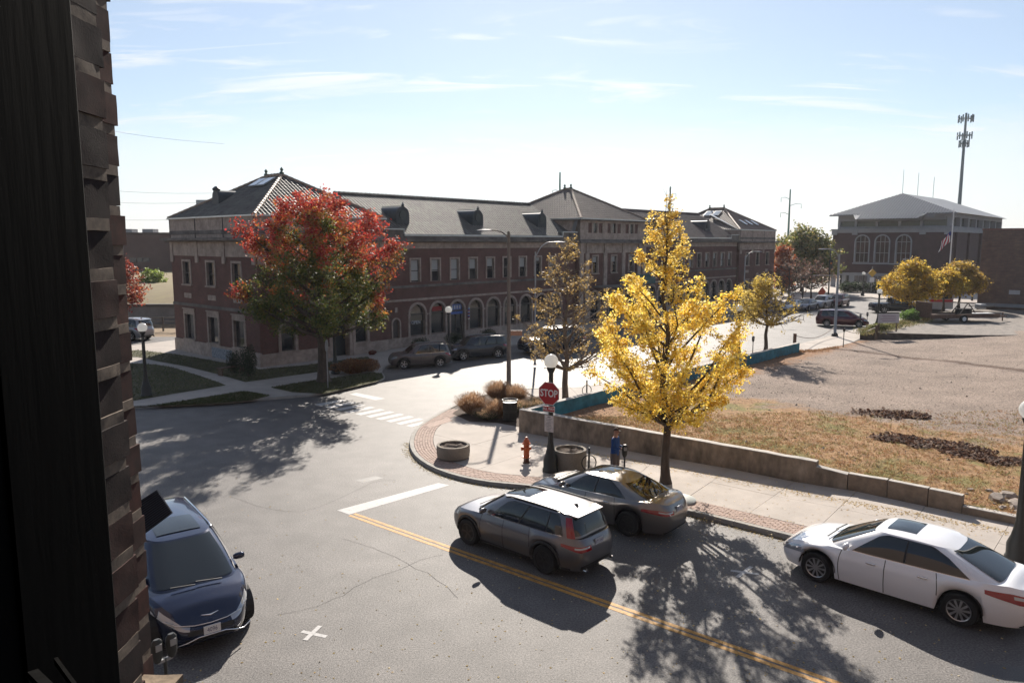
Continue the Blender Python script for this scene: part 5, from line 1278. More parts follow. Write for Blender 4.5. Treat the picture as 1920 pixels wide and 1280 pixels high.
SED2=dict(SED,L=4.84,W=1.83,H=1.455,r=.345,shoulder=[(-2.42,.95),(-2.2,1.03),(-1.4,1.0),(.8,.92),(1.3,.89),(2.0,.80),(2.3,.68),(2.42,.58)],
 cab=dict(base_r=-1.85,base_f=1.35,roof_r=-.98,roof_f=.42,roof_y=.66,base_y=.90,side=[(.17,.47),(.49,.80)],rear_cut=.42,rw=.05,drop=.03),tail=(1.84,2.30,.64,.80),sunroof=(-.45,.35),rim='seven')
VAN=dict(L=5.17,W=2.02,H=1.78,r=.36,wf=1.60,wr=-1.49,zb=.2,n=4.4,taper=(.20,.06),shoulder=[(-2.58,1.02),(-2.1,1.08),(.9,1.06),(1.5,1.03),(2.0,.97),(2.38,.83),(2.58,.62)],crown=.05,
 cab=dict(base_r=-2.42,base_f=1.72,roof_r=-2.25,roof_f=.60,roof_y=.70,base_y=.90,side=[(.23,.47),(.49,.72),(.735,.93)],rear_cut=.2,rw=.1),head=(.74,1.13,.70,.88),tail=(1.92,2.12,.62,.92),
 doors=(.30,.48,.70),handles=(.45,.52),rails=M['chrome'],sunroof=(-.5,.35),chrome=True,plate_z=.95,rim='ten')
SUV2=dict(SUV,L=4.44,W=1.80,H=1.72,r=.36,wf=1.33,wr=-1.29,rails=M['galv2'],n=6.5,tallrear=False,shoulder=[(-2.22,1.02),(-1.9,1.08),(.75,1.04),(1.3,1.03),(1.9,1.0),(2.15,.9),(2.22,.75)],cab=dict(base_r=-2.12,base_f=1.10,roof_r=-1.95,roof_f=.45,roof_y=.76,base_y=.92,side=[(.19,.46),(.48,.72),(.74,.93)],rear_cut=.1,rw=.1),tail=(1.90,2.14,.66,.93),sunroof=None)
BIG=dict(SUV2,L=5.2,W=2.0,H=1.86,r=.40,wf=1.55,wr=-1.5,shoulder=[(-2.6,1.1),(-2.2,1.17),(.9,1.14),(1.5,1.13),(2.3,1.08),(2.5,.98),(2.6,.85)],cab=dict(base_r=-2.45,base_f=1.35,roof_r=-2.25,roof_f=.65,roof_y=.76,base_y=.92,side=[(.19,.44),(.46,.70),(.72,.93)],rear_cut=.1,rw=.1))
def place(spec, pf, pr, side, zg=0.0, fixed_scale=None):
    """centre, heading and scale from the ground contacts of the front and rear wheel on one side (+1 left side seen)"""
    f,r_=G(*pf),G(*pr); d=(f-r_); wb=spec['wf']-spec['wr']; sc=d.length/wb; d.normalize(); sc = fixed_scale or sc
    left=Vector((-d.y,d.x,0)); mid=(f+r_)/2; off=(spec['wf']+spec['wr'])/2*sc
    c=mid-left*side*(spec['W']/2-.06)*sc-d*off; return (c.x,c.y,zg), math.atan2(d.y,d.x), sc
greyP=paint('grey_car_paint',(.17,.165,.175),.7,.30); bronzeP=paint('bronze_grey_paint',(.22,.205,.195),.75,.30); whiteP=paint('white_car_paint',(.88,.88,.89),.0,.28); blueP=paint('deep_blue_paint',(.004,.011,.045),.35,.22)
l,y,s=place(SUV,(879,1020),(1021,1074),1); print('suv scale',s); car('grey compact suv with red pillar tail lights driving beside the parked sedan','suv',SUV,greyP,l,y,s,wheelm=M['darkalloy'],plate='B77 1043',name='suv')
l,y,s=place(SED,(1529.5,1089),(1796,1172),1); print('accord',s); car('white four door sedan parked at the kerb at the right edge','sedan',SED,whiteP,l,y,s,name='sedan')
# bronze sedan: rear left wheel contact and the kerb direction
d=(G(1291,965)-G(1477,1012)).normalized(); pr=G(1177,1004); sc=.99; pf=pr+d*(SED2['wf']-SED2['wr'])*sc; left=Vector((-d.y,d.x,0))
c=(pf+pr)/2-left*(SED2['W']/2-.06)*sc-d*(SED2['wf']+SED2['wr'])/2*sc
car('bronze grey sedan parked at the kerb in front of the yellow tree','sedan',SED2,bronzeP,(c.x,c.y,0),math.atan2(d.y,d.x),sc,wheelm=M['darkalloy'],plate='AP 2318',name='sedan')
# blue minivan facing the camera at the left kerb
fl_,fr_=G(497,1161,.35),G(313,1217,.35); fl_.z=fr_.z=0; d=(fr_-fl_).normalized(); fwd=Vector((-d.y,d.x,0)); fwd=fwd if fwd.y<0 else -fwd; s=1.0
mid=fl_+d*1.0*s*VAN['W']/2; c=mid-fwd*VAN['L']/2*s
bv=car('dark blue minivan parked nose toward the window at the left kerb','minivan',VAN,blueP,(c.x,c.y,0),math.atan2(fwd.y,fwd.x),s,name='minivan')
a_=VAN['L']/2; mb=MB(); mb.box(a_+.0,a_+.02,-.155,.155,.42,.58); po=mb.build('front_plate',M['white'],bv); text(po,'plate_text','4096',.12,plateT,frame((a_+.0205,0,.5),(0,1,0),(0,0,1)),.0005,xs=.8)
mb=MB(); P=[(a_*.90,-.80,.30),(a_*.955,-.62,.27),(a_*.99,-.45,.33),(a_*1.004,-.25,.40),(a_*1.004,.25,.40),(a_*.99,.45,.33),(a_*.955,.62,.27),(a_*.90,.80,.30)]; mb.tube(P,.013,6); mb.build('chrome_trim',M['chrome'],bv,smooth=60)
mb=MB(); P=[(a_*.86,-.78,.72),(a_*.94,-.6,.66),(a_*.985,-.3,.63),(a_*.992,0,.62),(a_*.985,.3,.63),(a_*.94,.6,.66),(a_*.86,.78,.72)]; mb.tube(P,.011,6); mb.build('chrome_trim',M['chrome'],bv,smooth=60)
mb=MB(); mb.tube([(a_*.955,-.16,.77),(a_*.97,0,.75),(a_*.955,.16,.77)],[.004,.014,.004],6); mb.build('badge',M['chrome'],bv)
# far kerb vehicles
l,y,s=place(SUV2,(757,692),(826,688),1); print('escape',s)
tau=paint('taupe_paint',(.12,.10,.095),.4,.35)
car('taupe boxy suv with roof rails first in the shaded row by the station','suv',SUV2,tau,l,y,s*.98,detail=2,name='suv')
dkb=paint('black_car_paint',(.012,.016,.028),.3,.25)
l,y,s=place(BIG,(869,676),(934,671),1,fixed_scale=None); print('big',s)
car('black suv with bright many spoked wheels second in the row by the station','suv',BIG,dkb,l,y,min(1.1,s),detail=1,name='suv')
d=Vector((math.cos(y),math.sin(y),0)); l2=Vector(l)-d*6.0
car('dark blue pickup sized suv third in the row, partly behind the bare tree','suv',BIG,paint('navy_paint',(.015,.025,.045),.3,.25),tuple(l2),y,1.0,detail=1,name='suv')
# maroon minivan on the far street
l,y,s=place(VAN,(1608,614),(1552,612),-1); print('maroon',s)
car('maroon minivan driving away along the far street','minivan',dict(VAN,rails=None),paint('maroon_paint',(.10,.010,.016),.4,.28),l,y,min(max(s,.9),1.15),detail=1,name='minivan')
far=[((1486,583),'white sedan first in the line parked before the junction',(.55,.55,.57),SED),((1512,581),'slate blue sedan second in the line parked before the junction',(.05,.07,.12),SED),((1541,577),'silver white suv third in the line parked before the junction',(.42,.44,.48),SUV2),((1572,574),'small maroon hatchback last in the line parked before the junction',(.11,.015,.02),SUV2)]
for i,(p,lb,cl_,sp_) in enumerate(far):
    q=G(*p); car(lb,'car',dict(sp_,rails=None),paint('far_paint_%d'%i,cl_,.3,.3),(q.x,q.y,0),math.atan2(AV.y,AV.x)+math.pi,.92,detail=1,name='parked_car',group='cars parked before the far junction')
q=G(1680,586); dk=car('black pickup truck half hidden behind the yellow tree and sign','pickup truck',dict(BIG,cab=dict(base_r=-.9,base_f=1.25,roof_r=-.75,roof_f=.55,roof_y=.76,base_y=.92,side=[(.10,.48),(.52,.90)],rear_cut=.1,rw=.1),shoulder=[(-2.6,1.1),(-.9,1.12),(.9,1.14),(1.5,1.13),(2.3,1.08),(2.5,.98),(2.6,.85)],L=5.8,wf=1.75,wr=-1.75,rails=None),dkb,(q.x,q.y,0),math.atan2(AV.y,AV.x)+math.pi*1.72,1.0,detail=1,name='pickup_truck')
q=G(281,640); car('silver suv seen half past the bricks beside the railing','suv',SUV2,paint('silver_paint',(.30,.30,.31),.5,.3),(q.x-2.6,q.y+1.5,0),math.radians(160),1.05,detail=1,name='suv')
p=AT(308,549,95); car('pale van parked on the bank by the far brown block','van',dict(VAN,rails=None),paint('pale_paint',(.45,.5,.52),.2,.3),(p.x,95,p.z-.9),0.1,1.0,detail=1,name='van')
# bus behind the yellow trees
q=G(1725,577); bs=thing('city_bus','white city bus with a red stripe mostly hidden by the yellow tree','bus',(q.x,q.y,0),ST_RZ+math.radians(35))
mb=MB(); prof=[(-1.28,.35),(1.28,.35),(1.28,2.6),(1.15,2.95),(-1.15,2.95),(-1.28,2.6)]; mb.grid([[(x_,y_,z_) for y_,z_ in prof+[prof[0]]] for x_ in (-5.6,5.6)]); mb.add([(-5.6,y_,z_) for y_,z_ in prof],[tuple(range(6))]); mb.add([(5.6,y_,z_) for y_,z_ in prof],[tuple(range(6))]); mb.build('bus_body',mat('bus_white',(.5,.5,.52),.4),bs)
mb=MB(); mb.box(-5.4,5.4,-1.30,-1.285,1.3,2.3); mb.box(-5.4,5.4,1.285,1.30,1.3,2.3); mb.box(-5.62,-5.605,-1.1,1.1,1.5,2.6); mb.build('bus_windows',glassM,bs)['kind']='stuff'
mb=MB(); mb.box(-5.63,-5.605,-1.2,1.2,1.15,1.42); mb.build('bus_stripe',mat('bus_red',(.6,.03,.05),.4),bs)
for x_ in (-3.4,3.4):
    for y_ in (-1.3,1.05): mb=MB(); mb.lathe([(0,0),(.28,0),(.3,.02),(.5,.02),(.5,.25)],20,axis='y'); w=mb.build('wheel',M['blackrough'],bs); w.location=(x_,y_,.5)
# ------------------------------------------------------------------ trees
def grow(T, H, th, tr, env, nl, nt_, leafn, lsize, colf, lm, bm, spread=.16, lean=(0,0), up=.55, seed=1, zlo=None, curve=.2, bare=None, fork=None, twigr=.008, minr=.2, clump=1.0, rv=(.72,1.08,1.0), topc=.15, tl=(.10,.30), tp=.85, wc=.15, spire=0):
    """H height, th clear trunk, tr trunk radius, env(z/H)->crown radius; nl limbs, nt_ twigs per limb"""
    rg=np.random.default_rng(seed); r1=random.Random(seed); tm=MB()
    topz=H*.97; n=14; sp=[]
    for i in range(n+1):
        z=topz*i/n; w=.10*math.sin(i*1.3+seed)*min(1,z/3)*(H/9); sp.append(Vector((lean[0]*z/H+w,lean[1]*z/H+.08*math.cos(i*1.7+seed)*min(1,z/3),z)))
    def trunk(z):
        f=min(max(z/topz*n,0),n-1e-4); i=int(f); return sp[i].lerp(sp[i+1],f-i)
    def trad(z): return tr*(1-.93*(z/topz)**.85)+.006 if z>.5 else tr*(1+.45*(1-z/.5)**2)
    zs=[0,.1,.25,.5]+[sp[i].z for i in range(1,n+1) if sp[i].z>.6]
    tm.tube([trunk(z) for z in zs],[trad(z) for z in zs],10); 
    trunk_o=tm.build('trunk',bm,T,smooth=80)
    lb=MB(); centres=[]; 
    zlo=zlo if zlo is not None else th
    for k in range(nl):
        t=(k+r1.random())/nl; zt=zlo+(H-zlo)*(t**tp); a=k*2.39996+r1.uniform(-.35,.35); rad=env(min(1,zt/H))*(rv[0]+(rv[1]-rv[0])*r1.random()**rv[2])
        tip=Vector((lean[0]*zt/H+math.cos(a)*rad,lean[1]*zt/H+math.sin(a)*rad,zt))
        zs_=max(th*.92,min(zt-rad*up*r1.uniform(.7,1.25),topz*.96)); s0=trunk(zs_); r0=min(trad(zs_)*.55,.03+.012*rad*tr/.12)
        mid=s0.lerp(tip,.5)+Vector((r1.uniform(-1,1),r1.uniform(-1,1),-curve*rad*.35))*1.0*.25; m2=s0.lerp(tip,.78)+Vector((r1.uniform(-.2,.2),r1.uniform(-.2,.2),0))*rad*.15
        pts=[s0,s0.lerp(mid,.5)+Vector((0,0,-.02*rad)),mid,m2,tip]; lb.tube(pts,[r0,r0*.8,r0*.6,r0*.38,r0*.15],5,cap=False)
        L=(tip-s0).length
        for j in range(nt_):
            q=r1.uniform(minr,1.0)**.8; base=s0.lerp(mid,q*2) if q<.5 else mid.lerp(tip,(q-.5)*2)
            ln=L*r1.uniform(*tl)*(1.15-q*.5); d=Vector((r1.gauss(0,1),r1.gauss(0,1),r1.gauss(.25,.8))).normalized(); d=(d+(tip-s0).normalized()*.5).normalized(); e=base+d*ln
            if e.z<th*.8: e.z=th*.8+r1.random()*.3
            lb.tube([base,base.lerp(e,.5)+Vector((0,0,.03)),e],[twigr*1.5,twigr,twigr*.4],3,cap=False)
            centres.append((base,e))
        centres.append((mid,tip)); centres.append((m2,tip))
    for k in range(int(nl*topc)):
        z=H*r1.uniform(.75,1.0); b_=trunk(min(z,topz)); centres.append((b_,b_+Vector((r1.gauss(0,.2),r1.gauss(0,.2),r1.uniform(.1,.5)))))
    for k in range(spire):
        z0_=topz*(.80+.2*k/spire); b_=trunk(z0_); e_=b_+Vector((r1.gauss(0,.22),r1.gauss(0,.15),r1.uniform(.5,1.25))); lb.tube([b_,b_.lerp(e_,.5)+Vector((r1.gauss(0,.04),0,0)),e_],[.014,.009,.004],4,cap=False)
        for q in (.35,.6,.8): f_=b_.lerp(e_,q); lb.tube([f_,f_+Vector((r1.gauss(0,.12),r1.gauss(0,.1),r1.uniform(.1,.3)))],[.006,.003],3,cap=False)
        centres.append((b_.lerp(e_,.3),b_.lerp(e_,.7)))
    lb.build('limbs',bm,T)['kind']='stuff'
    A_=np.array([tuple(c[0]) for c in centres]); B_=np.array([tuple(c[1]) for c in centres]); wts=np.linalg.norm(B_-A_,axis=1)+wc; wts=wts*(np.where(B_[:,2]>.72*H,.5,1.0) if spire else 1.0); wts/=wts.sum()
    if bare is not None:
        keep=np.array([bare(b_) for b_ in B_]); wts=wts*keep; wts/=wts.sum()
    # leaves gather in clumps along the twigs
    nc=int(leafn/14/clump)+1; ci=rg.choice(len(A_),nc,p=wts); tt=rg.beta(2.0,1.0,(nc,1)); CC=A_[ci]*(1-tt)+B_[ci]*tt+rg.normal(0,spread*.75,(nc,3)); 
    li=rg.integers(0,nc,leafn); C=CC[li]+rg.normal(0,spread*.62,(leafn,3))*np.array([1,1,.75]); C=C[C[:,2]>th*.6]; m=len(C)
    nrm_=rg.normal(0,1,(m,3)); nrm_[:,2]=np.abs(nrm_[:,2])+.3; nrm_/=np.linalg.norm(nrm_,axis=1)[:,None]; t_=np.cross(nrm_,rg.normal(0,1,(m,3))); t_/=np.linalg.norm(t_,axis=1)[:,None]; b_=np.cross(nrm_,t_)
    s_=lsize*rg.uniform(.6,1.3,(m,1)); shade=rg.normal(0,1,(m,1)); crs=np.repeat(rg.normal(0,1,(nc,1))[:, :],1,axis=1)
    col=colf(C,rg,H); o=quads_mesh('crown',C.astype(np.float32),(t_*s_*.5).astype(np.float32),(b_*s_*.62).astype(np.float32),lm,T,col.astype(np.float32)); o['kind']='stuff'
    return T
def pal(cols, C, rg, jitter=.18):
    c=np.array(cols)[rg.integers(0,len(cols),len(C))]; return c*(1+rg.normal(0,jitter,(len(C),1))).clip(.5,1.6)
def nz3(C,sc,ofs=0): return np.array([noise.noise(Vector((float(x)*sc+ofs,float(y)*sc,float(z)*sc))) for x,y,z in C])
KZW=KZ
def yellowc(C,rg,H):
    c=pal([(.90,.69,.11),(.94,.76,.18),(.85,.62,.09),(.96,.82,.34),(.74,.50,.08)],C,rg,.12); k=((C[:,2]/H-.72)/.28).clip(0,1)[:,None]; br=np.array([.50,.30,.10]); return c*(1-k*.45)+br*k*.45
g=G(1248,905,KZ); t=thing('ginkgo_tree','bright golden yellow tree standing on the sidewalk beside the bronze sedan','tree',g)
H1=8.8
def env1(f):
    return float(np.interp(f,[.2,.24,.30,.36,.48,.60,.67,.73,.80,.90,1],[.4,1.0,1.9,2.5,2.8,2.75,2.35,1.7,1.15,.7,.3]))
grow(t,H1,2.05,.15,env1,58,13,42000,.082,yellowc,M['leafy'],M['bark'],spread=.12,up=1.3,seed=4,zlo=2.15,twigr=.007,minr=.30,rv=(.35,1.1,.8),topc=.03,tl=(.07,.22),clump=1.5,tp=.95,wc=.02,spire=13,lean=(-.25,0))
# red and green maple
def mapc(C,rg,H):
    n_=nz3(C[::1],.55,3)*.9+nz3(C,1.6,9)*.35; k=(C[:,2]/H-.62)*3.6+n_*2.0+(C[:,0]>2.6)*.45+(np.abs(C[:,0])-2.0)*.12
    red=pal([(.46,.055,.035),(.58,.10,.05),(.36,.03,.025),(.54,.17,.07),(.42,.05,.05)],C,rg,.15); grn=pal([(.09,.13,.03),(.13,.17,.035),(.06,.10,.03),(.20,.19,.04),(.24,.20,.05)],C,rg,.15); ora=pal([(.46,.19,.04),(.36,.20,.05),(.44,.12,.04)],C,rg,.12)
    a=k[:,None]; r_=rg.random((len(C),1))*.5-.25; a=a+r_
    out_=np.where(a>.55,red,np.where(a>.05,ora,grn)); return out_
g=G(607,715,LZ); t=thing('maple_tree','large maple turning red over green in front of the station corner','tree',(g.x,g.y,LZ))
def env2(f): return float(np.interp(f,[.2,.30,.38,.48,.60,.72,.83,.92,1],[.8,2.5,3.6,4.1,4.0,4.1,3.8,2.7,.9]))
grow(t,10.15,2.7,.32,env2,60,13,60000,.135,mapc,M['leaf'],M['bark'],spread=.27,up=.62,seed=11,zlo=3.3,lean=(-.3,0),twigr=.014,minr=.35,clump=2.2,rv=(.45,1.15,.7))
# nearly bare street tree with clinging pale leaves
def palc(C,rg,H): return pal([(.42,.28,.09),(.55,.40,.14),(.30,.20,.08),(.22,.15,.07),(.50,.36,.16)],C,rg,.2)
g=G(1060,762,KZ); t=thing('street_tree','half bare street tree with small pale yellow leaves beside the bare pole','tree',(g.x,g.y,KZ))
def env3(f): return float(np.interp(f,[.2,.3,.42,.55,.7,.85,1],[.5,2.3,2.5,2.3,1.8,1.1,.4]))
grow(t,7.9,1.9,.16,env3,54,11,5200,.10,palc,M['leaf'],M['barklight'],spread=.14,up=.75,seed=21,zlo=1.9,twigr=.010,minr=.2)
g=G(1435,668,KZ); t=thing('street_tree','small street tree, yellow on its left and bare on its right, behind the turquoise wall','tree',(g.x,g.y,KZ))
def env4(f): return float(np.interp(f,[.3,.45,.6,.8,1],[.6,2.7,2.9,2.0,.6]))
grow(t,5.3,2.3,.15,env4,48,12,7000,.13,lambda C,rg,H: pal([(.52,.38,.08),(.62,.46,.12),(.40,.30,.07)],C,rg),M['leafy'],M['bark'],spread=.2,up=.5,seed=31,zlo=2.6,twigr=.014,minr=.2,bare=lambda b_: 1.0 if b_[0]<.0 else .12)
yel=lambda C,rg,H: pal([(.60,.40,.05),(.68,.48,.08),(.50,.32,.05),(.45,.36,.09)],C,rg,.15)
def env5(f): return float(np.interp(f,[.25,.4,.55,.75,.9,1],[.8,2.9,3.2,2.5,1.5,.5]))
q=G(1706,588,.6); t=thing('street_tree','rounded golden tree in front of the brick hall, left of the trailer','tree',(q.x,q.y,.5))
grow(t,5.3,1.5,.16,lambda f: env5(f)*.86,50,12,15000,.20,yel,M['leafy'],M['bark'],spread=.3,up=.5,seed=41,zlo=2.0,twigr=.018)
q=G(1768,583,.6); t=thing('street_tree','low golden tree leaning left behind the flatbed trailer','tree',(q.x,q.y,.5))
grow(t,4.2,1.7,.14,lambda f: float(np.interp(f,[.35,.5,.7,1],[1.0,2.4,2.4,.9])),44,12,10000,.21,yel,M['leafy'],M['bark'],spread=.3,up=.4,seed=43,zlo=2.3,twigr=.02)
q=G(1797,580,.6); t=thing('street_tree','taller dull yellow tree beside the brick warehouse corner','tree',(q.x,q.y,.5))
grow(t,5.0,1.8,.15,lambda f: float(np.interp(f,[.3,.45,.7,.85,1],[1.0,2.4,2.4,1.6,.8])),44,12,10000,.21,lambda C,rg,H: pal([(.55,.38,.07),(.42,.30,.08),(.38,.24,.08)],C,rg,.18),M['leafy'],M['bark'],spread=.3,up=.4,seed=47,zlo=2.4,twigr=.02)
# far green tree and rusty companions right of the station
def grc(C,rg,H): return pal([(.16,.19,.05),(.25,.24,.07),(.10,.13,.04),(.36,.28,.09)],C,rg,.2)
q=G(1503,548); t=thing('green_tree','tall green and yellow tree just right of the far end of the station','tree',(q.x,q.y,0))
grow(t,9.6,2.2,.3,lambda f: float(np.interp(f,[.15,.3,.55,.8,1],[2.5,4.6,5.0,3.8,1.2])),70,12,22000,.42,grc,M['leaf'],M['bark'],spread=.6,up=.5,seed=51,zlo=3.0,twigr=.03)
q=G(1462,556); t=thing('small_tree','slim rusty orange tree against the far end wall of the station','tree',(q.x+.3,q.y,0))
grow(t,7.2,1.5,.14,lambda f: float(np.interp(f,[.1,.4,.7,1],[.8,1.2,1.0,.4])),40,9,6000,.34,lambda C,rg,H: pal([(.40,.12,.05),(.45,.20,.08),(.30,.08,.04)],C,rg,.2),M['leaf'],M['bark'],spread=.4,up=.5,seed=53,zlo=1.5,twigr=.02)
for i,(x,y,h,lb) in enumerate(((1478,575,6.0,'bare twiggy tree left of the orange traffic sign, before the green tree'),(1520,566,5.4,'bare twiggy tree nearest the orange traffic sign'))):
    q=G(x,y); t=thing('bare_tree',lb,'tree',(q.x,q.y,0)); grow(t,h,1.8,.14,lambda f: float(np.interp(f,[.3,.6,1],[1.0,3.2,1.4])),40,16,900,.25,lambda C,rg,H: pal([(.2,.12,.09)],C,rg,.2),M['leaf'],M['bark'],spread=.4,up=.5,seed=55+i,zlo=2.0,twigr=.022)
p=G(120,700); 
p=AT(262,560,62); t=thing('small_tree','rust red tree beside the jamb bricks in front of the pale retaining wall','tree',(p.x-1.6,62,1.5)); grow(t,5.0,1.0,.10,lambda f: float(np.interp(f,[.1,.4,.7,1],[1.2,2.1,1.8,.4])),36,10,3800,.22,lambda C,rg,H: pal([(.32,.06,.04),(.38,.12,.05),(.24,.05,.04)],C,rg,.2),M['leaf'],M['bark'],spread=.3,up=.5,seed=61,zlo=1.5,twigr=.016)
p=AT(290,560,90); t=thing('small_tree','fresh green sapling on the railway bank before the brown block','tree',(p.x,90,p.z-.7)); grow(t,4.0,.8,.1,lambda f: float(np.interp(f,[.1,.5,1],[1.0,2.2,.6])),26,8,4000,.28,lambda C,rg,H: pal([(.22,.30,.06),(.30,.34,.10)],C,rg,.2),M['leaf'],M['bark'],spread=.3,up=.5,seed=63,zlo=.9,twigr=.02)
# far wooded horizon
def woods(name, pts, h, n, cols, size):
    rg=np.random.default_rng(len(pts)*7+n); P=[]; 
    for i in range(n):
        k=rg.integers(0,len(pts)-1); t_=rg.random(); a_=Vector(pts[k]).lerp(Vector(pts[k+1]),t_); hh=h*(.55+.45*abs(noise.noise(Vector((a_.x*.03,a_.y*.03,0))))*1.6); P.append((a_.x+rg.normal()*5,a_.y+rg.normal()*9,hh*rg.random()**.6))
    C=np.array(P); m=len(C); nn_=rg.normal(0,1,(m,3)); nn_/=np.linalg.norm(nn_,axis=1)[:,None]; t2=np.cross(nn_,rg.normal(0,1,(m,3))); t2/=np.linalg.norm(t2,axis=1)[:,None]; b2=np.cross(nn_,t2); s_=size*rg.uniform(.5,1.3,(m,1))
    o=quads_mesh(name,C.astype(np.float32),(t2*s_*.5).astype(np.float32),(b2*s_*.6).astype(np.float32),M['leaf'],col=pal(cols,C,rg,.2).astype(np.float32)); o['kind']='stuff'; return o
woods('distant_woods',[(130,330,0),(260,300,0),(420,280,0)],13,9000,[(.16,.16,.07),(.24,.17,.08),(.12,.14,.06),(.28,.22,.10)],2.6)
woods('distant_woods',[(-420,330,0),(-200,340,0),(0,360,0),(150,360,0)],10,9000,[(.14,.14,.08),(.2,.15,.09)],3.0)
woods('distant_woods',[(118,190,0),(128,205,0),(150,230,0)],9,4000,[(.16,.16,.07),(.24,.17,.08),(.12,.14,.06)],1.6)
# grasses, shrubs and hedge
def clump(name,label,cat,px,h,rad,n,cols,group=None,z=KZ,w=.012,droop=.6):
    g=G(px[0],px[1],z); t=thing(name,label,cat,g,0,group); rg=np.random.default_rng(int(px[0])); an=rg.uniform(0,6.283,n); r0=rg.random(n)*rad*.35; hh=h*rg.uniform(.6,1.1,n); od=rg.random(n)**.7*rad
    B_=np.column_stack([np.cos(an)*r0,np.sin(an)*r0,np.zeros(n)]); Tp=np.column_stack([np.cos(an)*(r0+od),np.sin(an)*(r0+od),hh*(1-.25*(od/rad)**2)]); Tp[:,:2]+=rg.normal(0,.04,(n,2))
    C=(B_+Tp)/2; U=(Tp-B_)/2; V=np.column_stack([-np.sin(an),np.cos(an),np.zeros(n)])*w
    o=quads_mesh('blades',C.astype(np.float32),U.astype(np.float32),V.astype(np.float32)*1.8,M['straw'],t,pal(cols,C,rg,.2).astype(np.float32)); o['kind']='stuff'
    m=n//2; k=rg.integers(0,n,m); C2_=Tp[k]+rg.normal(0,.02,(m,3)); o=quads_mesh('seed_heads',C2_.astype(np.float32),(U[k]/np.linalg.norm(U[k],axis=1)[:,None]*.07).astype(np.float32),(V[k]*1.6).astype(np.float32),M['straw'],t,pal([(.50,.36,.24),(.42,.28,.18)],C2_,rg,.2).astype(np.float32)); o['kind']='stuff'; return t
st=[(.40,.22,.10),(.48,.30,.15),(.32,.17,.08),(.42,.26,.17)]
gg='tan ornamental grasses at the corner planting'
clump('ornamental_grass','largest tan ornamental grass, leftmost of the corner planting','ornamental grass',(885,775),.88,.72,2600,st,gg)
clump('ornamental_grass','tan ornamental grass at the foot of the bare light pole','ornamental grass',(935,752),.92,.68,2600,st,gg)
clump('ornamental_grass','tan ornamental grass right behind the black trash can','ornamental grass',(968,757),.85,.55,2000,st,gg)
clump('ornamental_grass','short reddish tan ornamental grass left of the black trash can','ornamental grass',(932,783),.75,.5,1500,st,gg)
gr=[(.10,.12,.05),(.16,.17,.08),(.08,.09,.04)]
clump('low_shrub','low dark green shrub at the left foot of the trash can','shrub',(915,785),.42,.62,2600,gr,z=KZ,w=.014); clump('low_shrub','low green shrub between the trash can and the wall corner','shrub',(975,772),.45,.6,2200,gr,w=.014); clump('low_shrub','spreading sage green shrub behind the stop sign','shrub',(1010,765),.40,.9,3000,gr,w=.014)
# gravel bed under them
flat('planting_bed',[(p.x,p.y) for p in poly([(848,775),(872,758),(905,747),(975,742),(1040,745),(1040,768),(973,800),(930,792),(880,790)],KZ+.006)],KZ+.006,M['soil']).parent=sidewalk_base
def leafball(name,label,cat,loc,rx,ry,rz,n,size,cols,seed=1,rot=0):
    t=thing(name,label,cat,loc,rot); rg=np.random.default_rng(seed); d=rg.normal(0,1,(n,3)); d/=np.linalg.norm(d,axis=1)[:,None]; rr=rg.random((n,1))**.45*(1+.12*np.sin(d[:,:1]*7+seed)+.1*np.cos(d[:,1:2]*9)); C=d*rr*np.array([rx,ry,rz])+np.array([0,0,rz]); 
    nn_=rg.normal(0,1,(n,3)); nn_/=np.linalg.norm(nn_,axis=1)[:,None]; t2=np.cross(nn_,rg.normal(0,1,(n,3))); t2/=np.linalg.norm(t2,axis=1)[:,None]; b2=np.cross(nn_,t2); s_=size*rg.uniform(.6,1.3,(n,1))
    o=quads_mesh('foliage',C.astype(np.float32),(t2*s_*.5).astype(np.float32),(b2*s_*.6).astype(np.float32),M['leaf'],t,pal(cols,C,rg,.2).astype(np.float32)); o['kind']='stuff'
    mb=MB()
    for i in range(7): mb.tube([(0,0,0),tuple(C[rg.integers(0,n)]*.9)],[.02,.008],4)
    mb.build('stems',M['bark'],t)['kind']='stuff'; return t
h0,h1=G(622,702,LZ),G(712,696,LZ); hm=(h0+h1)/2
leafball('hedge','rust brown clipped hedge in the kerb bed right of the maple trunk','hedge',(hm.x,hm.y,LZ),(h1-h0).length/2,.75,.42,9000,.09,[(.26,.10,.04),(.32,.15,.05),(.18,.08,.04)],3,math.atan2((h1-h0).y,(h1-h0).x))
q=G(466,712,LZ); leafball('evergreen_shrub','dark cone shaped evergreen at the station corner','shrub',(q.x-.3,q.y+.9,LZ),.55,.55,.95,3500,.07,[(.02,.035,.015),(.03,.045,.02)],5)
q=G(430,704,LZ); leafball('evergreen_shrub','smaller dark shrub beside the mural on the station end','shrub',(q.x,q.y+.8,LZ),.45,.45,.7,2000,.07,[(.03,.04,.02)],6)
for i,(s_,r_,c_,lb) in enumerate(((12.2,.5,(.04,.05,.02),'low dark bush under the niche of the station'),(15.6,.55,(.04,.06,.03),'low dark bush left of the arched doorway'),(19.5,.5,(.05,.06,.03),'low bush just right of the arched doorway'),(7.9,.18,(.20,.04,.03),'small reddish plant beside the station entrance'))):
    q=ST(s_,-.9,KZ); leafball('bush',lb,'shrub',tuple(q),r_*1.6,r_,r_*.8,1800,.08,[c_],10+i,ST_RZ)
q=G(1668,606,.62); leafball('bush','bright green bush on the grass verge under the golden tree','shrub',(q.x+3,q.y+2,.6),1.0,.8,.55,2500,.14,[(.12,.22,.05),(.18,.28,.07)],20)
q=G(1650,620,.62); leafball('bush','scrubby green weeds beside the white lot sign','shrub',(q.x,q.y,.6),.9,.5,.35,1500,.12,[(.14,.16,.05),(.2,.2,.08)],21)
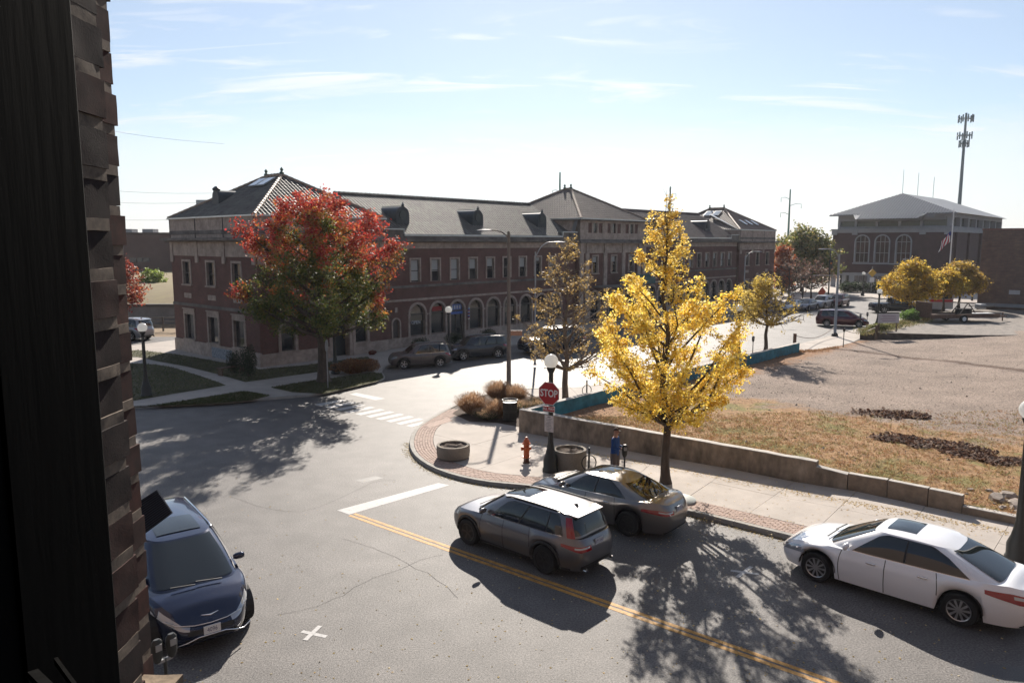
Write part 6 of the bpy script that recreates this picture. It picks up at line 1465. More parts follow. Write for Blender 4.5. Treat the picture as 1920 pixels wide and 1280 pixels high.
q=G(1588,549); leafball('bush','round dark clipped bush at the hall entrance','shrub',(q.x,q.y,0),1.5,1.2,.9,2000,.2,[(.04,.06,.03)],22); q=G(1640,550); leafball('hedge','dark hedge along the foot of the brick hall','hedge',(q.x,q.y,0),5.5,1.2,.9,4500,.22,[(.035,.05,.03)],23,ST_RZ+math.pi/2)
# fallen leaves
pts=[]
for i in range(700):
    x=rng.uniform(280,1900); y=rng.uniform(880,1280); pts.append(tuple(G(x,y,.006)))
for i in range(1300):
    s_=rng.uniform(kfind(1480,1012),kfind(781,830)); p=kpt(s_,abs(rng.normal())*.12+.03); pts.append((p.x,p.y,.012))
for i in range(1700):
    t_=rng.random(); a_=G(1000+t_*880,826+t_*165,KZ); pts.append((a_.x+rng.normal()*.1,a_.y-abs(rng.normal())*.32-.03,KZ+.012))
for i in range(700):
    x=rng.uniform(1100,1860); y=rng.uniform(880,1030); pts.append(tuple(G(x,y,KZ+.012)))
pts=np.array(pts); 
i0=G(1291,965); 
an=rng.uniform(0,6.283,len(pts)); sz=rng.uniform(.014,.032,(len(pts),1)); U=np.column_stack([np.cos(an),np.sin(an),rng.normal(0,.2,len(pts))])*sz; V=np.column_stack([-np.sin(an),np.cos(an),rng.normal(0,.2,len(pts))])*sz*1.4
o=quads_mesh('fallen_leaves',pts.astype(np.float32),U.astype(np.float32),V.astype(np.float32),M['leafy'],col=pal([(.62,.45,.14),(.66,.52,.24),(.50,.34,.12),(.58,.50,.34)],pts,rng,.2).astype(np.float32)); o['kind']='stuff'
# ------------------------------------------------------------------ street furniture
globeM=bpy.data.materials.new('lamp_globe'); globeM.use_nodes=True; _n=globeM.node_tree.nodes; _l=globeM.node_tree.links; _t=_n.new('ShaderNodeBsdfTranslucent'); _t.inputs[0].default_value=(.88,.88,.86,1); _m=_n.new('ShaderNodeMixShader'); _m.inputs[0].default_value=.6; _n['Principled BSDF'].inputs['Base Color'].default_value=(.85,.85,.84,1); _n['Principled BSDF'].inputs['Roughness'].default_value=.15; _l.new(_n['Principled BSDF'].outputs[0],_m.inputs[1]); _l.new(_t.outputs[0],_m.inputs[2]); _l.new(_m.outputs[0],_n['Material Output'].inputs[0])
def globe_lamp(label,g,H=4.14,ped=True,sc=1.0,rz=0):
    t=thing('globe_lamp',label,'street lamp',g,rz,'cast iron globe lamps',1.0); k=H/4.14
    mb=MB(); mb.lathe([(.27,0),(.27,.10),(.24,.14),(.245,.42),(.17,.62),(.13,.80),(.095,1.0),(.085,1.25),(.075,H-.62*k-.05)],14); mb.build('post',M['iron'],t,smooth=40)
    mb=MB(); mb.lathe([(.075,H-.67*k),(.11,H-.60*k),(.15,H-.50*k),(.155,H-.46*k),(.12,H-.455*k)],14); mb.build('capital',M['iron'],t,smooth=40)
    mb=MB(); r=.235; c=H-.235; mb.lathe([(r*math.sin(math.pi*i/14)+1e-5,c-r*math.cos(math.pi*i/14)) for i in range(1,14)],20); mb.build('globe',globeM,t,smooth=180)
    return t
gs=G(1032,883,KZ); sl=globe_lamp('black globe lamp carrying the stop sign at the corner',gs,4.01)
globe_lamp('black globe lamp behind the turquoise wall, left of the small yellow tree',G(1383,668,KZ),3.5)
globe_lamp('black globe lamp beside the white lot sign near the maroon minivan',G(1645,615,KZ),3.55)
globe_lamp('black globe lamp on the station kerb before the arched shop doorway',G(842,673,KZ),3.52)
globe_lamp('dark globe lamp at the station entrance behind the maple trunk',G(629,700,KZ),3.35)
globe_lamp('dark globe lamp on the shaded lawn left of the station',G(275,742,LZ),3.7)
q=AT(262,880,12.5); globe_lamp('globe lamp mostly hidden by the window bricks above the blue minivan',(q.x-.33,q.y,0),q.z+.235)
globe_lamp('nearest globe lamp at the right edge beside the white sedan',(12.30,17.35,KZ),3.98)
q=G(1617,556); globe_lamp('distant globe lamp before the lower windows of the brick hall',(q.x,q.y,0),3.6)
# stop sign mounted on the lamp (a thing of its own)
face=Vector((-gs.x*.2-.55,-1,0)).normalized(); face=Vector((-.52,-.854,0)).normalized(); ux_=Vector((-face.y,face.x,0)); 
ss=thing('stop_sign','red octagonal stop sign fixed to the corner lamp post','stop sign',gs+Vector((0,0,0))); cz=2.83-KZ; of=face*.14
def octo(r_,d,mi,mb,c):
    v=[c+ux_*(r_*math.cos(R(22.5+45*k)))+Vector((0,0,r_*math.sin(R(22.5+45*k))))+face*d for k in range(8)]; w=[x-face*.004 for x in v]; mb.add(v+w,[tuple(range(8)),tuple(range(8,16))[::-1]]+[(i,i+8,(i+1)%8+8,(i+1)%8) for i in range(8)],mi)
c=of+Vector((0,0,cz)); mb=MB(); octo(.415,0,0,mb,c); mb.build('border',M['white'],ss); mb=MB(); octo(.392,.004,0,mb,c); mb.build('red_face',M['red'],ss)
text(ss,'lettering','STOP',.34,M['white'],frame(c+face*.006,ux_,(0,0,1)),.002,xs=.80,bold=.008)
mb=MB(); mb.obox(of/2+Vector((0,0,cz+.1)),ux_*.03,face*.07,Vector((0,0,.02))); mb.obox(of/2+Vector((0,0,cz-.2)),ux_*.03,face*.07,Vector((0,0,.02))); mb.build('brackets',M['galv2'],ss)
aw=thing('all_way_plate','small red plate reading ALL WAY under the stop sign','sign',gs); c=of+Vector((0,0,2.31-KZ)); mb=MB(); mb.obox(c,ux_*.225,face*.004,Vector((0,0,.095))); mb.build('border',M['white'],aw); mb=MB(); mb.obox(c+face*.003,ux_*.210,face*.004,Vector((0,0,.08))); mb.build('red_face',M['red'],aw); text(aw,'lettering','ALL WAY',.13,M['white'],frame(c+face*.008,ux_,(0,0,1)),.001,xs=.78,bold=.003)
nt2=thing('notice_sheet','white notice sheets taped below the red plate on the lamp post','notice',gs); c=face*.12+Vector((0,0,1.80-KZ)); mb=MB(); mb.obox(c,ux_*.17,face*.003,Vector((0,0,.28))); mb.build('sheet',mat('paper_notice',(.62,.58,.56),.8,var=.15,vs=12),nt2)
mb=MB()
for i in range(9): mb.obox(c+face*.005+Vector((0,0,.17-i*.05))+ux_*random.uniform(-.03,.01),ux_*random.uniform(.06,.12),face*.001,Vector((0,0,.008)))
mb.obox(c+face*.005+Vector((0,0,.235)),ux_*.06,face*.001,Vector((0,0,.02))); mb.build('print',mat('print_grey',(.25,.24,.24),.8),nt2)['kind']='stuff'
# hydrant
h=thing('fire_hydrant','orange fire hydrant on the corner sidewalk left of the stop sign lamp','fire hydrant',G(987,867,KZ),.2)
mb=MB(); mb.lathe([(.13,0),(.13,.04),(.10,.05),(.095,.20)],14); mb.build('base',M['hydcap'],h,smooth=40)
mb=MB(); mb.lathe([(.16,.20),(.16,.235),(.10,.24),(.10,.66),(.15,.68),(.15,.71),(.115,.73),(.10,.80),(.06,.86),(.035,.875),(.035,.93),(.01,.935)],16); mb.build('barrel',M['orange'],h,smooth=40)
for a,r_,l_ in ((R(180),.06,.19),(0,.05,.17),(R(-90),.07,.20)):
    d=Vector((math.cos(a),math.sin(a),0)); mb=MB(); mb.tube([d*.08+Vector((0,0,.52)),d*(l_-.05)+Vector((0,0,.52)),d*(l_-.05)+Vector((0,0,.52)),d*l_+Vector((0,0,.52))],[r_,r_,r_*1.2,r_*1.2],10); mb.build('nozzle_cap',M['orange'],h,smooth=40)
# planters
def planter(label,g,r0,hh):
    t=thing('round_planter',label,'planter',g,0,'round aggregate planters'); mb=MB(); mb.lathe([(r0*.86,0),(r0*.97,.05),(r0,hh*.4),(r0,hh-.04),(r0*.98,hh),(r0*.83,hh),(r0*.81,hh-.16)],32); mb.build('bowl',M['planter'],t,smooth=40)
    mb=MB(); N_=20; P=[[Vector((r0*.82*j/6*math.cos(6.2832*i/N_),r0*.82*j/6*math.sin(6.2832*i/N_),hh-.075+.05*noise.noise(Vector((j*.9*math.cos(6.28*i/N_),j*.9*math.sin(6.28*i/N_),r0*9))))) for i in range(N_)] for j in range(1,7)]; mb.grid(P,closed=True); mb.add(P[0],[tuple(range(N_))]); mb.build('soil',M['soil'],t,smooth=180); return t
planter('low wide round concrete planter nearest the kerb curve',G(850,857,KZ),.60,.48); planter('taller round concrete planter with dead plants right of the stop sign lamp',G(1068,876,KZ),.58,.66)
for px in ((1068,876),):
    pass
# bike hitch posts
def hitch(label,g,rz):
    t=thing('bike_hitch',label,'bike rack',g,rz,'black bike hitches'); mb=MB(); mb.lathe([(.035,0),(.035,.92),(.02,.94)],10); mb.build('post',M['iron'],t,smooth=40)
    mb=MB(); mb.tube([(.24*math.cos(a),.0,.42+.26*math.sin(a)) for a in np.linspace(0,2*math.pi,21)],.02,6,cap=False); mb.build('ring',M['iron'],t,smooth=80); mb=MB(); mb.lathe([(.1,0),(.1,.015)],10); mb.build('foot_plate',M['iron'],t); return t
hitch('black bike hitch with ring between the tall planter and the bronze sedan',G(1104,890,KZ),.1); hitch('black bike hitch with ring behind the turquoise wall right of the bare tree',G(1100,747,KZ),.3)
# parking meters
def meter(label,g,rz=0,two=False,h=1.35):
    t=thing('parking_meter',label,'parking meter',g,rz,'parking meters'); mb=MB(); mb.lathe([(.06,0),(.03,.06),(.028,h-.35)],10); mb.build('post',M['iron'],t,smooth=40)
    for dx in ((-.12,.12) if two else (0,)):
        mb=MB(); P=[]
        for z,w in ((h-.38,.05),(h-.30,.085),(h-.12,.10),(h-.03,.09),(h+.02,.05)): P.append([Vector((dx+w*math.cos(a),.65*w*math.sin(a),z)) for a in np.linspace(0,6.2832,13)[:-1]])
        mb.grid(P,closed=True); mb.add(P[-1],[tuple(range(12))]); mb.add(P[0],[tuple(range(12))[::-1]]); mb.build('meter_head',M['iron'],t,smooth=60); mb=MB(); mb.box(dx-.05,dx+.05,-.075,-.06,h-.16,h-.05); mb.build('display',M['galv2'],t)
    if two: mb=MB(); mb.bar((-.12,0,h-.38),(.12,0,h-.38),.05); mb.build('crossbar',M['galv2'],t)
    return t
meter('dark parking meter in front of the man in blue',G(1170,912,KZ),.2); meter('dark parking meter behind the turquoise wall left of the small yellow tree',G(1411,667,KZ)); meter('slim parking meter on the sidewalk right of the galvanised pole',G(1581,650,KZ),h=1.5)
meter('parking meter right in front of the maroon minivan nose',G(1612,617,KZ)); meter('parking meter at the front wheel of the maroon minivan',G(1625,613,KZ))
q=AT(313,1200,11.4); meter('twin headed parking meter below the window at the blue minivan bumper',(q.x-.05,q.y,0),.9,True,h=q.z+.05)
# trash can
t=thing('trash_can','black slatted trash can at the planting beside the concrete wall end','trash can',G(956,789,KZ)); mb=MB()
for k in range(28):
    a=2*math.pi*k/28; mb.bar((.28*math.cos(a),.28*math.sin(a),.05),(.30*math.cos(a),.30*math.sin(a),.86),.035,.012)
mb.build('slats',M['black'],t)['kind']='stuff'
mb=MB(); mb.lathe([(.26,.03),(.265,.8),(.25,.8),(.24,.12)],20); mb.build('liner',M['blackrough'],t)
for z,r_ in ((.05,.29),(.42,.30),(.80,.31)): mb=MB(); mb.lathe([(r_,z),(r_+.015,z+.01),(r_+.015,z+.05),(r_,z+.06)],24); mb.build('hoop',M['black'],t)
mb=MB(); mb.tube([(.335*math.cos(a),.335*math.sin(a),.93) for a in np.linspace(0,6.2832,25)],.03,6,cap=False); mb.build('rim',mat('worn_rim',(.05,.055,.055),.5),t,smooth=80)
# cobra head street lights
def cobra(label,g,H,armdir,armlen,rise,m,tilt=.0,r=.11,sign=None,bend=True):
    t=thing('street_light',label,'street light',g,0,'tall arm street lights'); mb=MB(); mb.lathe([(r*1.5,0),(r*1.5,.05),(r,.1),(r*.62,H)],12); mb.build('pole',m,t,smooth=60)
    d=Vector((math.cos(armdir),math.sin(armdir),0)); P=[Vector((0,0,H-.35)),d*armlen*.3+Vector((0,0,H-.35+rise*.65)),d*armlen*.65+Vector((0,0,H-.35+rise*.95)),d*armlen+Vector((0,0,H-.35+rise))]
    P=catmull(P,5); mb=MB(); mb.tube(P,.035,6); mb.build('arm',m,t,smooth=60); e=P[-1]; s_=Vector((-d.y,d.x,0)); mb=MB(); PP=[]
    for f,w,h_ in ((-.05,.05,.03),(.1,.10,.05),(.35,.15,.06),(.62,.13,.04),(.75,.04,.02)): PP.append([e+d*f+s_*(w*math.cos(a))+Vector((0,0,h_*math.sin(a)*(1 if math.sin(a)>0 else .6)-.01)) for a in np.linspace(0,6.2832,11)[:-1]])
    mb.grid(PP,closed=True); mb.add(PP[0],[tuple(range(10))]); mb.add(PP[-1],[tuple(range(10))]); mb.build('lamp_head',M['galv2'],t,smooth=60); return t
gp=G(954,724,KZ); pole=cobra('tall weathered brown street light pole behind the grasses',gp,8.25,R(170),.95,.42,M['galv'],r=.125)
sg=thing('street_sign','small red and cream hanging sign on the tall weathered pole','sign',gp); mb=MB(); mb.box(.10,.72,-.02,.02,2.75,3.0); mb.build('panel',mat('sign_cream',(.42,.22,.14),.6,var=.3,vs=10),sg); mb=MB(); mb.bar((.05,0,3.02),(.74,0,3.02),.03); mb.build('bracket',M['iron'],sg)
g2=G(1003,684,KZ); cobra('slim grey street light before the station windows behind the bare tree',g2,7.1,0,1.1,.95,M['galv2'],r=.07)
g3=G(1565,630,KZ); p3=cobra('pale street light with cross arm beside the driveway',g3,6.75,R(170),.9,.75,M['galv2'],r=.12); mb=MB(); mb.bar((0,0,5.0),(-1.9,.4,5.0),.05); mb.build('cross_arm',M['galv2'],p3); mb=MB(); mb.lathe([(.28,0),(.25,.2),(.14,.3)],8); mb.build('base_cover',M['iron'],p3)
g4=G(1393,592,KZ); cobra('slim street light in front of the far end of the station',g4,6.3,0,1.0,.8,M['galv2'],r=.08)
q=AT(1727,500,98); cobra('street light rising behind the rounded golden tree',(q.x,98,0),q.z,R(175),1.7,1.3,M['galv2'],r=.13)
# man in blue at the meter
def person():
    g=G(1152,898,KZ); t=thing('person','man in blue long sleeve top and dark shorts wearing sunglasses, paying at a parking meter','person',g,R(-125),None,.97)
    verts=[];edges=[];rad=[]
    def V_(p,r_,par=None):
        verts.append(p); rad.append(r_); i=len(verts)-1
        if par is not None: edges.append((par,i))
        return i
    pel=V_((0,0,.95),(.155,.115)); ch=V_((0,.01,1.18),(.155,.11),pel); c2=V_((0,.0,1.38),(.185,.115),ch); nk=V_((0,.01,1.50),(.062,.062),c2); hd0=V_((.0,.03,1.565),(.07,.075),nk); hd=V_((0,.045,1.67),(.083,.105),hd0); ht=V_((0,.035,1.752),(.066,.082),hd)
    ends={}
    for s_ in (1,-1):
        hip=V_((.095*s_,0,.90),(.10,.10),pel); kn=V_((.11*s_,.03,.50),(.062,.065),hip); cf=V_((.11*s_,0,.34),(.056,.06),kn); an=V_((.115*s_,-.02,.09),(.04,.042),cf); ft=V_((.125*s_,.10,.045),(.045,.035),an); V_((.13*s_,.19,.035),(.035,.028),ft)
        sh_=V_((.175*s_,0,1.40),(.07,.07),c2); el=V_((.235*s_,.05-.03*(s_<0),1.13),(.045,.045),sh_); wr=V_((.10*s_+.02,.30,1.14),(.030,.028),el); hn=V_((.055*s_+.02,.37,1.15),(.036,.022),wr)
        # fingers
        for k in range(4): f1=V_((.055*s_+.02+(-.028+.018*k),.415,1.15+.004*k),(.0085,.0085),hn); V_((.055*s_*.6+.02+(-.024+.016*k),.445-.006*abs(k-1.5),1.13),(.0075,.0075),f1)
        th_=V_((.03*s_+.02,.385,1.18),(.010,.010),hn); V_((.012*s_+.02,.415,1.185),(.008,.008),th_)
    me=bpy.data.meshes.new('body'); me.from_pydata(verts,edges,[]); o=bpy.data.objects.new('body_tmp',me); COL.objects.link(o)
    sk=o.modifiers.new('skin','SKIN'); sk.use_smooth_shade=True; sv=me.skin_vertices[0].data
    for i,r_ in enumerate(rad): sv[i].radius=r_
    sv[0].use_root=True; sb_=o.modifiers.new('sub','SUBSURF'); sb_.levels=2
    dg=bpy.context.evaluated_depsgraph_get(); m2=bpy.data.meshes.new_from_object(o.evaluated_get(dg)); bpy.data.objects.remove(o)
    skin=mat('skin',(.42,.24,.17),.6); blue=mat('blue_top',(.008,.055,.22),.8,var=.15,vs=8); short=mat('dark_shorts',(.11,.09,.085),.85); shoe=mat('shoes',(.08,.08,.08),.7)
    m2.materials.clear(); [m2.materials.append(x) for x in (skin,blue,short,shoe)]
    for p in m2.polygons:
        c=p.center; mi=0
        if c.z<.085: mi=3
        elif .95<c.z<1.47 and not (c.y>.29): mi=1
        elif .50<c.z<=.95: mi=2
        p.material_index=mi; p.use_smooth=True
    b=bpy.data.objects.new('body',m2); COL.objects.link(b); b.parent=t
    # clothes: hem of the top and the loose shorts
    mb=MB(); P=[]
    for z,rx,ry in ((.86,.180,.135),(.95,.178,.135),(1.06,.168,.128)): P.append([Vector((rx*math.cos(a),ry*math.sin(a),z)) for a in np.linspace(0,6.2832,25)[:-1]])
    mb.grid(P,closed=True); mb.build('shirt_hem',blue,t,smooth=180)
    for s_ in (1,-1):
        mb=MB(); P=[]
        for z,r_ in ((.47,.105),(.62,.112),(.80,.118),(.93,.115)): P.append([Vector((.10*s_+r_*math.cos(a)*(.9 if z>.8 else 1),.01+r_*math.sin(a),z)) for a in np.linspace(0,6.2832,17)[:-1]])
        mb.grid(P,closed=True); mb.build('shorts_leg',short,t,smooth=180)
    # hair, glasses, face
    mb=MB(); P=[]
    for i in range(6):
        ph=i/5*1.35; P.append([Vector((.088*math.cos(a)*math.cos(math.pi/2-ph-.0001) if 0 else .088*math.cos(a)*math.sin(ph+.05), .025+.112*math.sin(a)*math.sin(ph+.05), 1.685+.115*math.cos(ph+.05)-(.05*max(0,-math.sin(a))*ph))) for a in np.linspace(0,6.2832,17)[:-1]])
    mb.grid(P,closed=True); mb.add(P[0],[tuple(range(16))]); mb.build('hair',mat('brown_hair',(.06,.035,.025),.7),t,smooth=180)
    mb=MB(); 
    for s_ in (1,-1): mb.obox((.035*s_,.145,1.672),(.028,0,0),(0,.006,0),(0,0,.017)); mb.bar((.06*s_,.14,1.675),(.085*s_,.04,1.675),.006)
    mb.bar((-.01,.148,1.678),(.01,.148,1.678),.006); mb.build('sunglasses',M['black'],t)
    mb=MB(); mb.add([(-.012,.135,1.665),(.012,.135,1.665),(.016,.138,1.625),(-.016,.138,1.625),(0,.165,1.632)],[(0,1,4),(1,2,4),(2,3,4),(3,0,4)]); mb.build('nose',skin,t,smooth=180); mb=MB(); mb.obox((0,.132,1.600),(.022,0,0),(0,.004,0),(0,0,.004)); mb.build('mouth',mat('lips',(.30,.12,.10),.6),t)
    for s_ in (1,-1): mb=MB(); mb.lathe([(.001,-.01),(.018,-.004),(.022,.006),(.01,.012)],8,axis='x'); e=mb.build('ear',skin,t,smooth=80); e.location=(.082*s_,.03,1.655)
    return t
person()
# white disc table top behind the bronze sedan's tail (manhole-like pale disc on a short stand)
q=G(1286,940,KZ); o=thing('pale_dome','pale round utility lid just behind the bronze sedan at the kerb','utility cover',(q.x-.1,q.y+.1,KZ)); mb=MB(); mb.lathe([(.42,0),(.42,.05),(.34,.10),(.02,.14)],24); mb.build('lid',mat('pale_green_white',(.45,.47,.43),.5),o,smooth=40)
# back of sign on thin post by the maple, ground sign, misc
q=G(615,728,LZ); t=thing('traffic_sign','back of a narrow traffic sign on a thin post beside the maple trunk','sign',q); mb=MB(); mb.lathe([(.03,0),(.03,2.6)],8); mb.build('post',M['galv2'],t); mb=MB(); mb.lathe([(.001,-.01),(.33,-.01),(.33,.01),(.001,.01)],20,(0,0,2.3),axis='x'); mb.build('sign_back',M['galv2'],t)
q=G(474,706,LZ); t=thing('bench','low wooden bench on the lawn at the station corner','bench',(q.x-1.6,q.y+1.0,LZ),ST_RZ+.2); mb=MB(); mb.box(-.9,.9,-.2,.2,.40,.45); mb.build('seat',M['wood'],t)
for s_ in (-.8,.72): mb=MB(); mb.box(s_,s_+.08,-.18,.18,0,.4); mb.build('leg',M['wood'],t)
q=G(1650,622,.62); t=thing('lot_sign','white faded information sign on two posts by the gravel terrace','sign',(q.x+.6,q.y,.6),.1); 
for s_ in (-.75,.75): mb=MB(); mb.box(s_-.04,s_+.04,-.03,.03,-.5,1.3); mb.build('post',M['wood'],t)
mb=MB(); mb.box(-.9,.9,-.06,-.03,.75,1.5); mb.build('board',mat('faded_sign',(.48,.45,.47),.7),t)
mb=MB(); 
for i in range(4): mb.box(-.6+random.uniform(-.1,.1),.6,-.064,-.061,1.32-i*.14,1.37-i*.14)
mb.build('print',mat('faded_print',(.30,.22,.26),.7),t)['kind']='stuff'
# chain across the driveway
qa=G(1489,660)+Vector((0,0,.9)); pa=thing('chain_post','short dark post standing at the end of the turquoise wall','post',(qa.x,qa.y,0)); mb=MB(); mb.box(-.09,.09,-.09,.09,0,1.35); mb.build('stake',M['wood'],pa)
qb=G(1642,640); pb2=thing('chain_post','wooden chain post standing against the terrace ledge','post',(qb.x,qb.y,0)); mb=MB(); mb.box(-.08,.08,-.08,.08,0,1.3); mb.build('stake',M['wood'],pb2)
A_=Vector((qa.x,qa.y,1.2)); Bm=G(1565,630)+Vector((.1,0,.9)); B_=Vector((qb.x,qb.y,1.15)); mb=MB(); P=[]
for k in range(33):
    f=k/32; p=A_.lerp(Bm,f*2) if f<.5 else Bm.lerp(B_,(f-.5)*2); ff=(f*2)%1 if f<1 else 1; p.z-= .55*math.sin(math.pi*ff); P.append(p)
mb.tube(P,.028,4); tag(mb.build('chain',M['galv']),'slack rusty chain strung across the driveway from the blue wall','chain')
# flatbed trailer on the terrace
q=G(1772,603,tz); t=thing('flatbed_trailer','rusty flatbed utility trailer with a raised tail ramp on the gravel terrace','trailer',(q.x+.3,q.y,tz),R(8)); rust=mat('rusty_steel',(.12,.065,.045),.75,var=.35,vs=5)
mb=MB(); mb.box(-2.4,4.2,-1.0,1.0,.55,.66); mb.build('deck',M['wood'],t)
for y_ in (-1.04,.98): mb=MB(); mb.box(-2.5,4.3,y_,y_+.06,.42,.78); mb.build('side_rail',rust,t)
mb=MB(); mb.box(-2.62,-2.5,-1.0,1.0,.45,1.85); mb.build('tail_ramp',rust,t); mb=MB(); mb.bar((4.2,-.8,.5),(5.9,0,.45),.09); mb.bar((4.2,.8,.5),(5.9,0,.45),.09); mb.build('drawbar',rust,t); mb=MB(); mb.bar((5.5,0,-.0),(5.5,0,.8),.07); mb.build('jack',rust,t)
for y_ in (-1.22,1.04): mb=MB(); mb.lathe([(0,-.005),(.2,-.005),(.21,.0),(.36,.0),(.36,.2)],20,axis='y'); w=mb.build('wheel',M['blackrough'],t); w.location=(.6,y_,.36); mb=MB(); mb.lathe([(0,-.02),(.19,-.02),(.20,.0)],16,axis='y'); mb.build('hub',M['white'],w)
mb=MB(); mb.box(-.1,1.3,-1.3,-1.02,.74,.78); mb.build('mudguard',rust,t)
u=thing('scrap_machinery','tangled grey machine frame carried on the trailer deck','machinery',(q.x+1.4,q.y+.1,tz+.66),R(8)); 
for (n_,a,b_,w) in (('frame_bar',(-.6,-.6,0),(.3,-.5,1.1),.07),('frame_bar',(.3,-.5,1.1),(1.0,-.6,.2),.07),('frame_bar',(-.6,.5,0),(.3,.5,1.1),.07),('frame_bar',(.3,-.5,1.05),(.3,.5,1.05),.07),('frame_bar',(1.2,-.5,.7),(3.0,-.5,.75),.06),('frame_bar',(1.2,.5,.7),(3.0,.5,.75),.06)): mb=MB(); mb.bar(a,b_,w); mb.build(n_,M['joint'],u)
mb=MB(); mb.box(-.3,.9,-.35,.35,0,.55); mb.build('engine_block',M['blackrough'],u,bevel=.06); mb=MB(); mb.box(1.7,2.3,-.4,.4,.5,.95); mb.build('tank',M['galv2'],u,bevel=.08)
mb=MB(); mb.box(1.0,3.0,-.6,.3,.0,.12); mb.build('pale_sheet',M['white'],u)
# flag and pole, traffic light, orange sign
q=AT(1776,560,104); t=thing('flag_pole','pale flag pole in front of the hall corner','flag pole',(q.x,104,0)); ztop=AT(1795,392,104).z; mb=MB(); mb.lathe([(.12,0),(.05,ztop)],8); mb.build('pole',M['white'],t)
t=thing('flag','limp red white and blue striped flag on the pale pole','flag',(q.x-.1,104,ztop-4.6)); mb=MB(); 
for i in range(7):
    mb.grid([[Vector((-.18*i-.02-.6*f*(.4+.1*i)*.6,.15*math.sin(i*1.3+f*4),1.7-1.5*f-.22*i)) for f in np.linspace(0,1,5)],[Vector((-.18*(i+1)-.02-.6*f*(.4+.1*i)*.6,.15*math.sin(i*1.3+1.3+f*4),1.7-1.5*f-.22*(i+1))) for f in np.linspace(0,1,5)]],i%2)
mb.build('stripes',[M['white'],mat('flag_red',(.45,.03,.05),.8)],t); mb=MB(); mb.grid([[Vector((-.02,.03,1.75)),Vector((-.6,.1,1.1))],[Vector((-.02,.03,1.1)),Vector((-.7,.1,.5))]]); mb.build('canton',mat('flag_blue',(.03,.05,.2),.8),t)
q=G(1552,574); t=thing('traffic_signal','dark signal post at the far junction corner with a hanging lantern','traffic signal',(q.x,q.y,0)); mb=MB(); mb.lathe([(.25,0),(.2,.3),(.1,.4),(.08,7.0)],8); mb.build('post',M['iron'],t); mb=MB(); mb.box(-.2,.2,-.3,-.05,4.6,5.7); mb.build('lantern',M['black'],t); mb=MB(); mb.lathe([(.001,-.02),(.12,-.02),(.12,.0)],12,(0,-.3,5.3),axis='y'); mb.build('lens',amber,t)
sq_=AT(1795,520,100); t=thing('traffic_signal','signal mast with a lit red lamp before the hall corner','traffic signal',(sq_.x+2.2,100,0)); mb=MB(); mb.lathe([(.14,0),(.1,sq_.z+.6)],8); mb.build('post',M['iron'],t); mb=MB(); mb.bar((0,0,sq_.z+.5),(-2.6,0,sq_.z+.5),.1); mb.build('arm',M['iron'],t); mb=MB(); mb.box(-2.5,-2.1,-.1,.15,sq_.z-.9,sq_.z+.5); mb.build('lantern',M['black'],t)
em=bpy.data.materials.new('red_signal_light'); em.use_nodes=True; em.node_tree.nodes['Principled BSDF'].inputs['Base Color'].default_value=(.6,.02,.03,1); em.node_tree.nodes['Principled BSDF'].inputs['Emission Color'].default_value=(1,.03,.08,1); em.node_tree.nodes['Principled BSDF'].inputs['Emission Strength'].default_value=2.5
mb=MB(); mb.lathe([(.001,-.03),(.24,-.03),(.24,.0)],12,(-2.3,-.11,sq_.z+.15),axis='y'); mb.build('red_lens',em,t)
q=G(1540,566); t=thing('road_work_sign','small orange diamond road work sign tilted at the far junction','sign',(q.x,q.y,0)); mb=MB(); mb.obox((0,0,1.3),(.30,.1,.36),(-.05,.02,0),(-.22,0,.30)); mb.build('panel',mat('road_orange',(.6,.09,.03),.6),t); mb=MB(); mb.bar((0,.1,.9),(.2,.3,0),.06); mb.bar((0,.1,.9),(-.3,-.2,0),.06); mb.build('stand',M['iron'],t)
q=AT(1617,530,118); t=thing('warning_sign','yellow diamond warning sign before the lower hall windows','sign',(q.x,115,0)); mb=MB(); mb.bar((0,0,0),(0,0,4.2),.1); mb.build('post',M['galv2'],t); mb=MB(); mb.obox((0,-.08,3.2),(.32,0,.32),(0,.02,0),(-.32,0,.32)); mb.build('diamond',mat('sign_yellow',(.6,.36,.03),.6),t); mb=MB(); mb.box(-.35,.35,-.1,-.06,1.8,2.5); mb.build('plate',M['white'],t)
q=G(1487,575); t=thing('traffic_signal','low dark signal box half hidden by the bare trees','traffic signal',(q.x+1.5,q.y+1,0)); mb=MB(); mb.lathe([(.08,0),(.08,3.4)],8); mb.build('post',M['iron'],t); mb=MB(); mb.box(-.25,.25,-.2,.2,2.5,3.6); mb.build('lantern',M['black'],t)
# cell tower
Yc=205; top_=AT(1812,212,Yc); t=thing('cell_tower','tall grey steel cell tower with three tiers of antennas','cell tower',(top_.x,Yc,0)); tw=mat('tower_steel',(.16,.22,.25),.5,metal=.3)
mb=MB(); mb.lathe([(.62,0),(.26,top_.z)],12); mb.build('mast',tw,t)
for zpx,n_,r_ in ((222,9,1.75),(254,6,1.7),(269,6,1.15)):
    z=AT(1811,zpx,Yc).z; mb=MB(); mb.tube([(r_*math.cos(a),r_*math.sin(a),z) for a in np.linspace(0,6.283,13)],.09,5,cap=False)
    for a in (0,2.09,4.19): mb.bar((0,0,z),(r_*math.cos(a),r_*math.sin(a),z),.12)
    mb.build('platform',tw,t)
    for k in range(n_): a=6.283*k/n_+.3; mb=MB(); mb.obox((r_*math.cos(a),r_*math.sin(a),z-.1),(.12,0,0),(0,.12,0),(0,0,.95)); mb.build('antenna',tw,t)
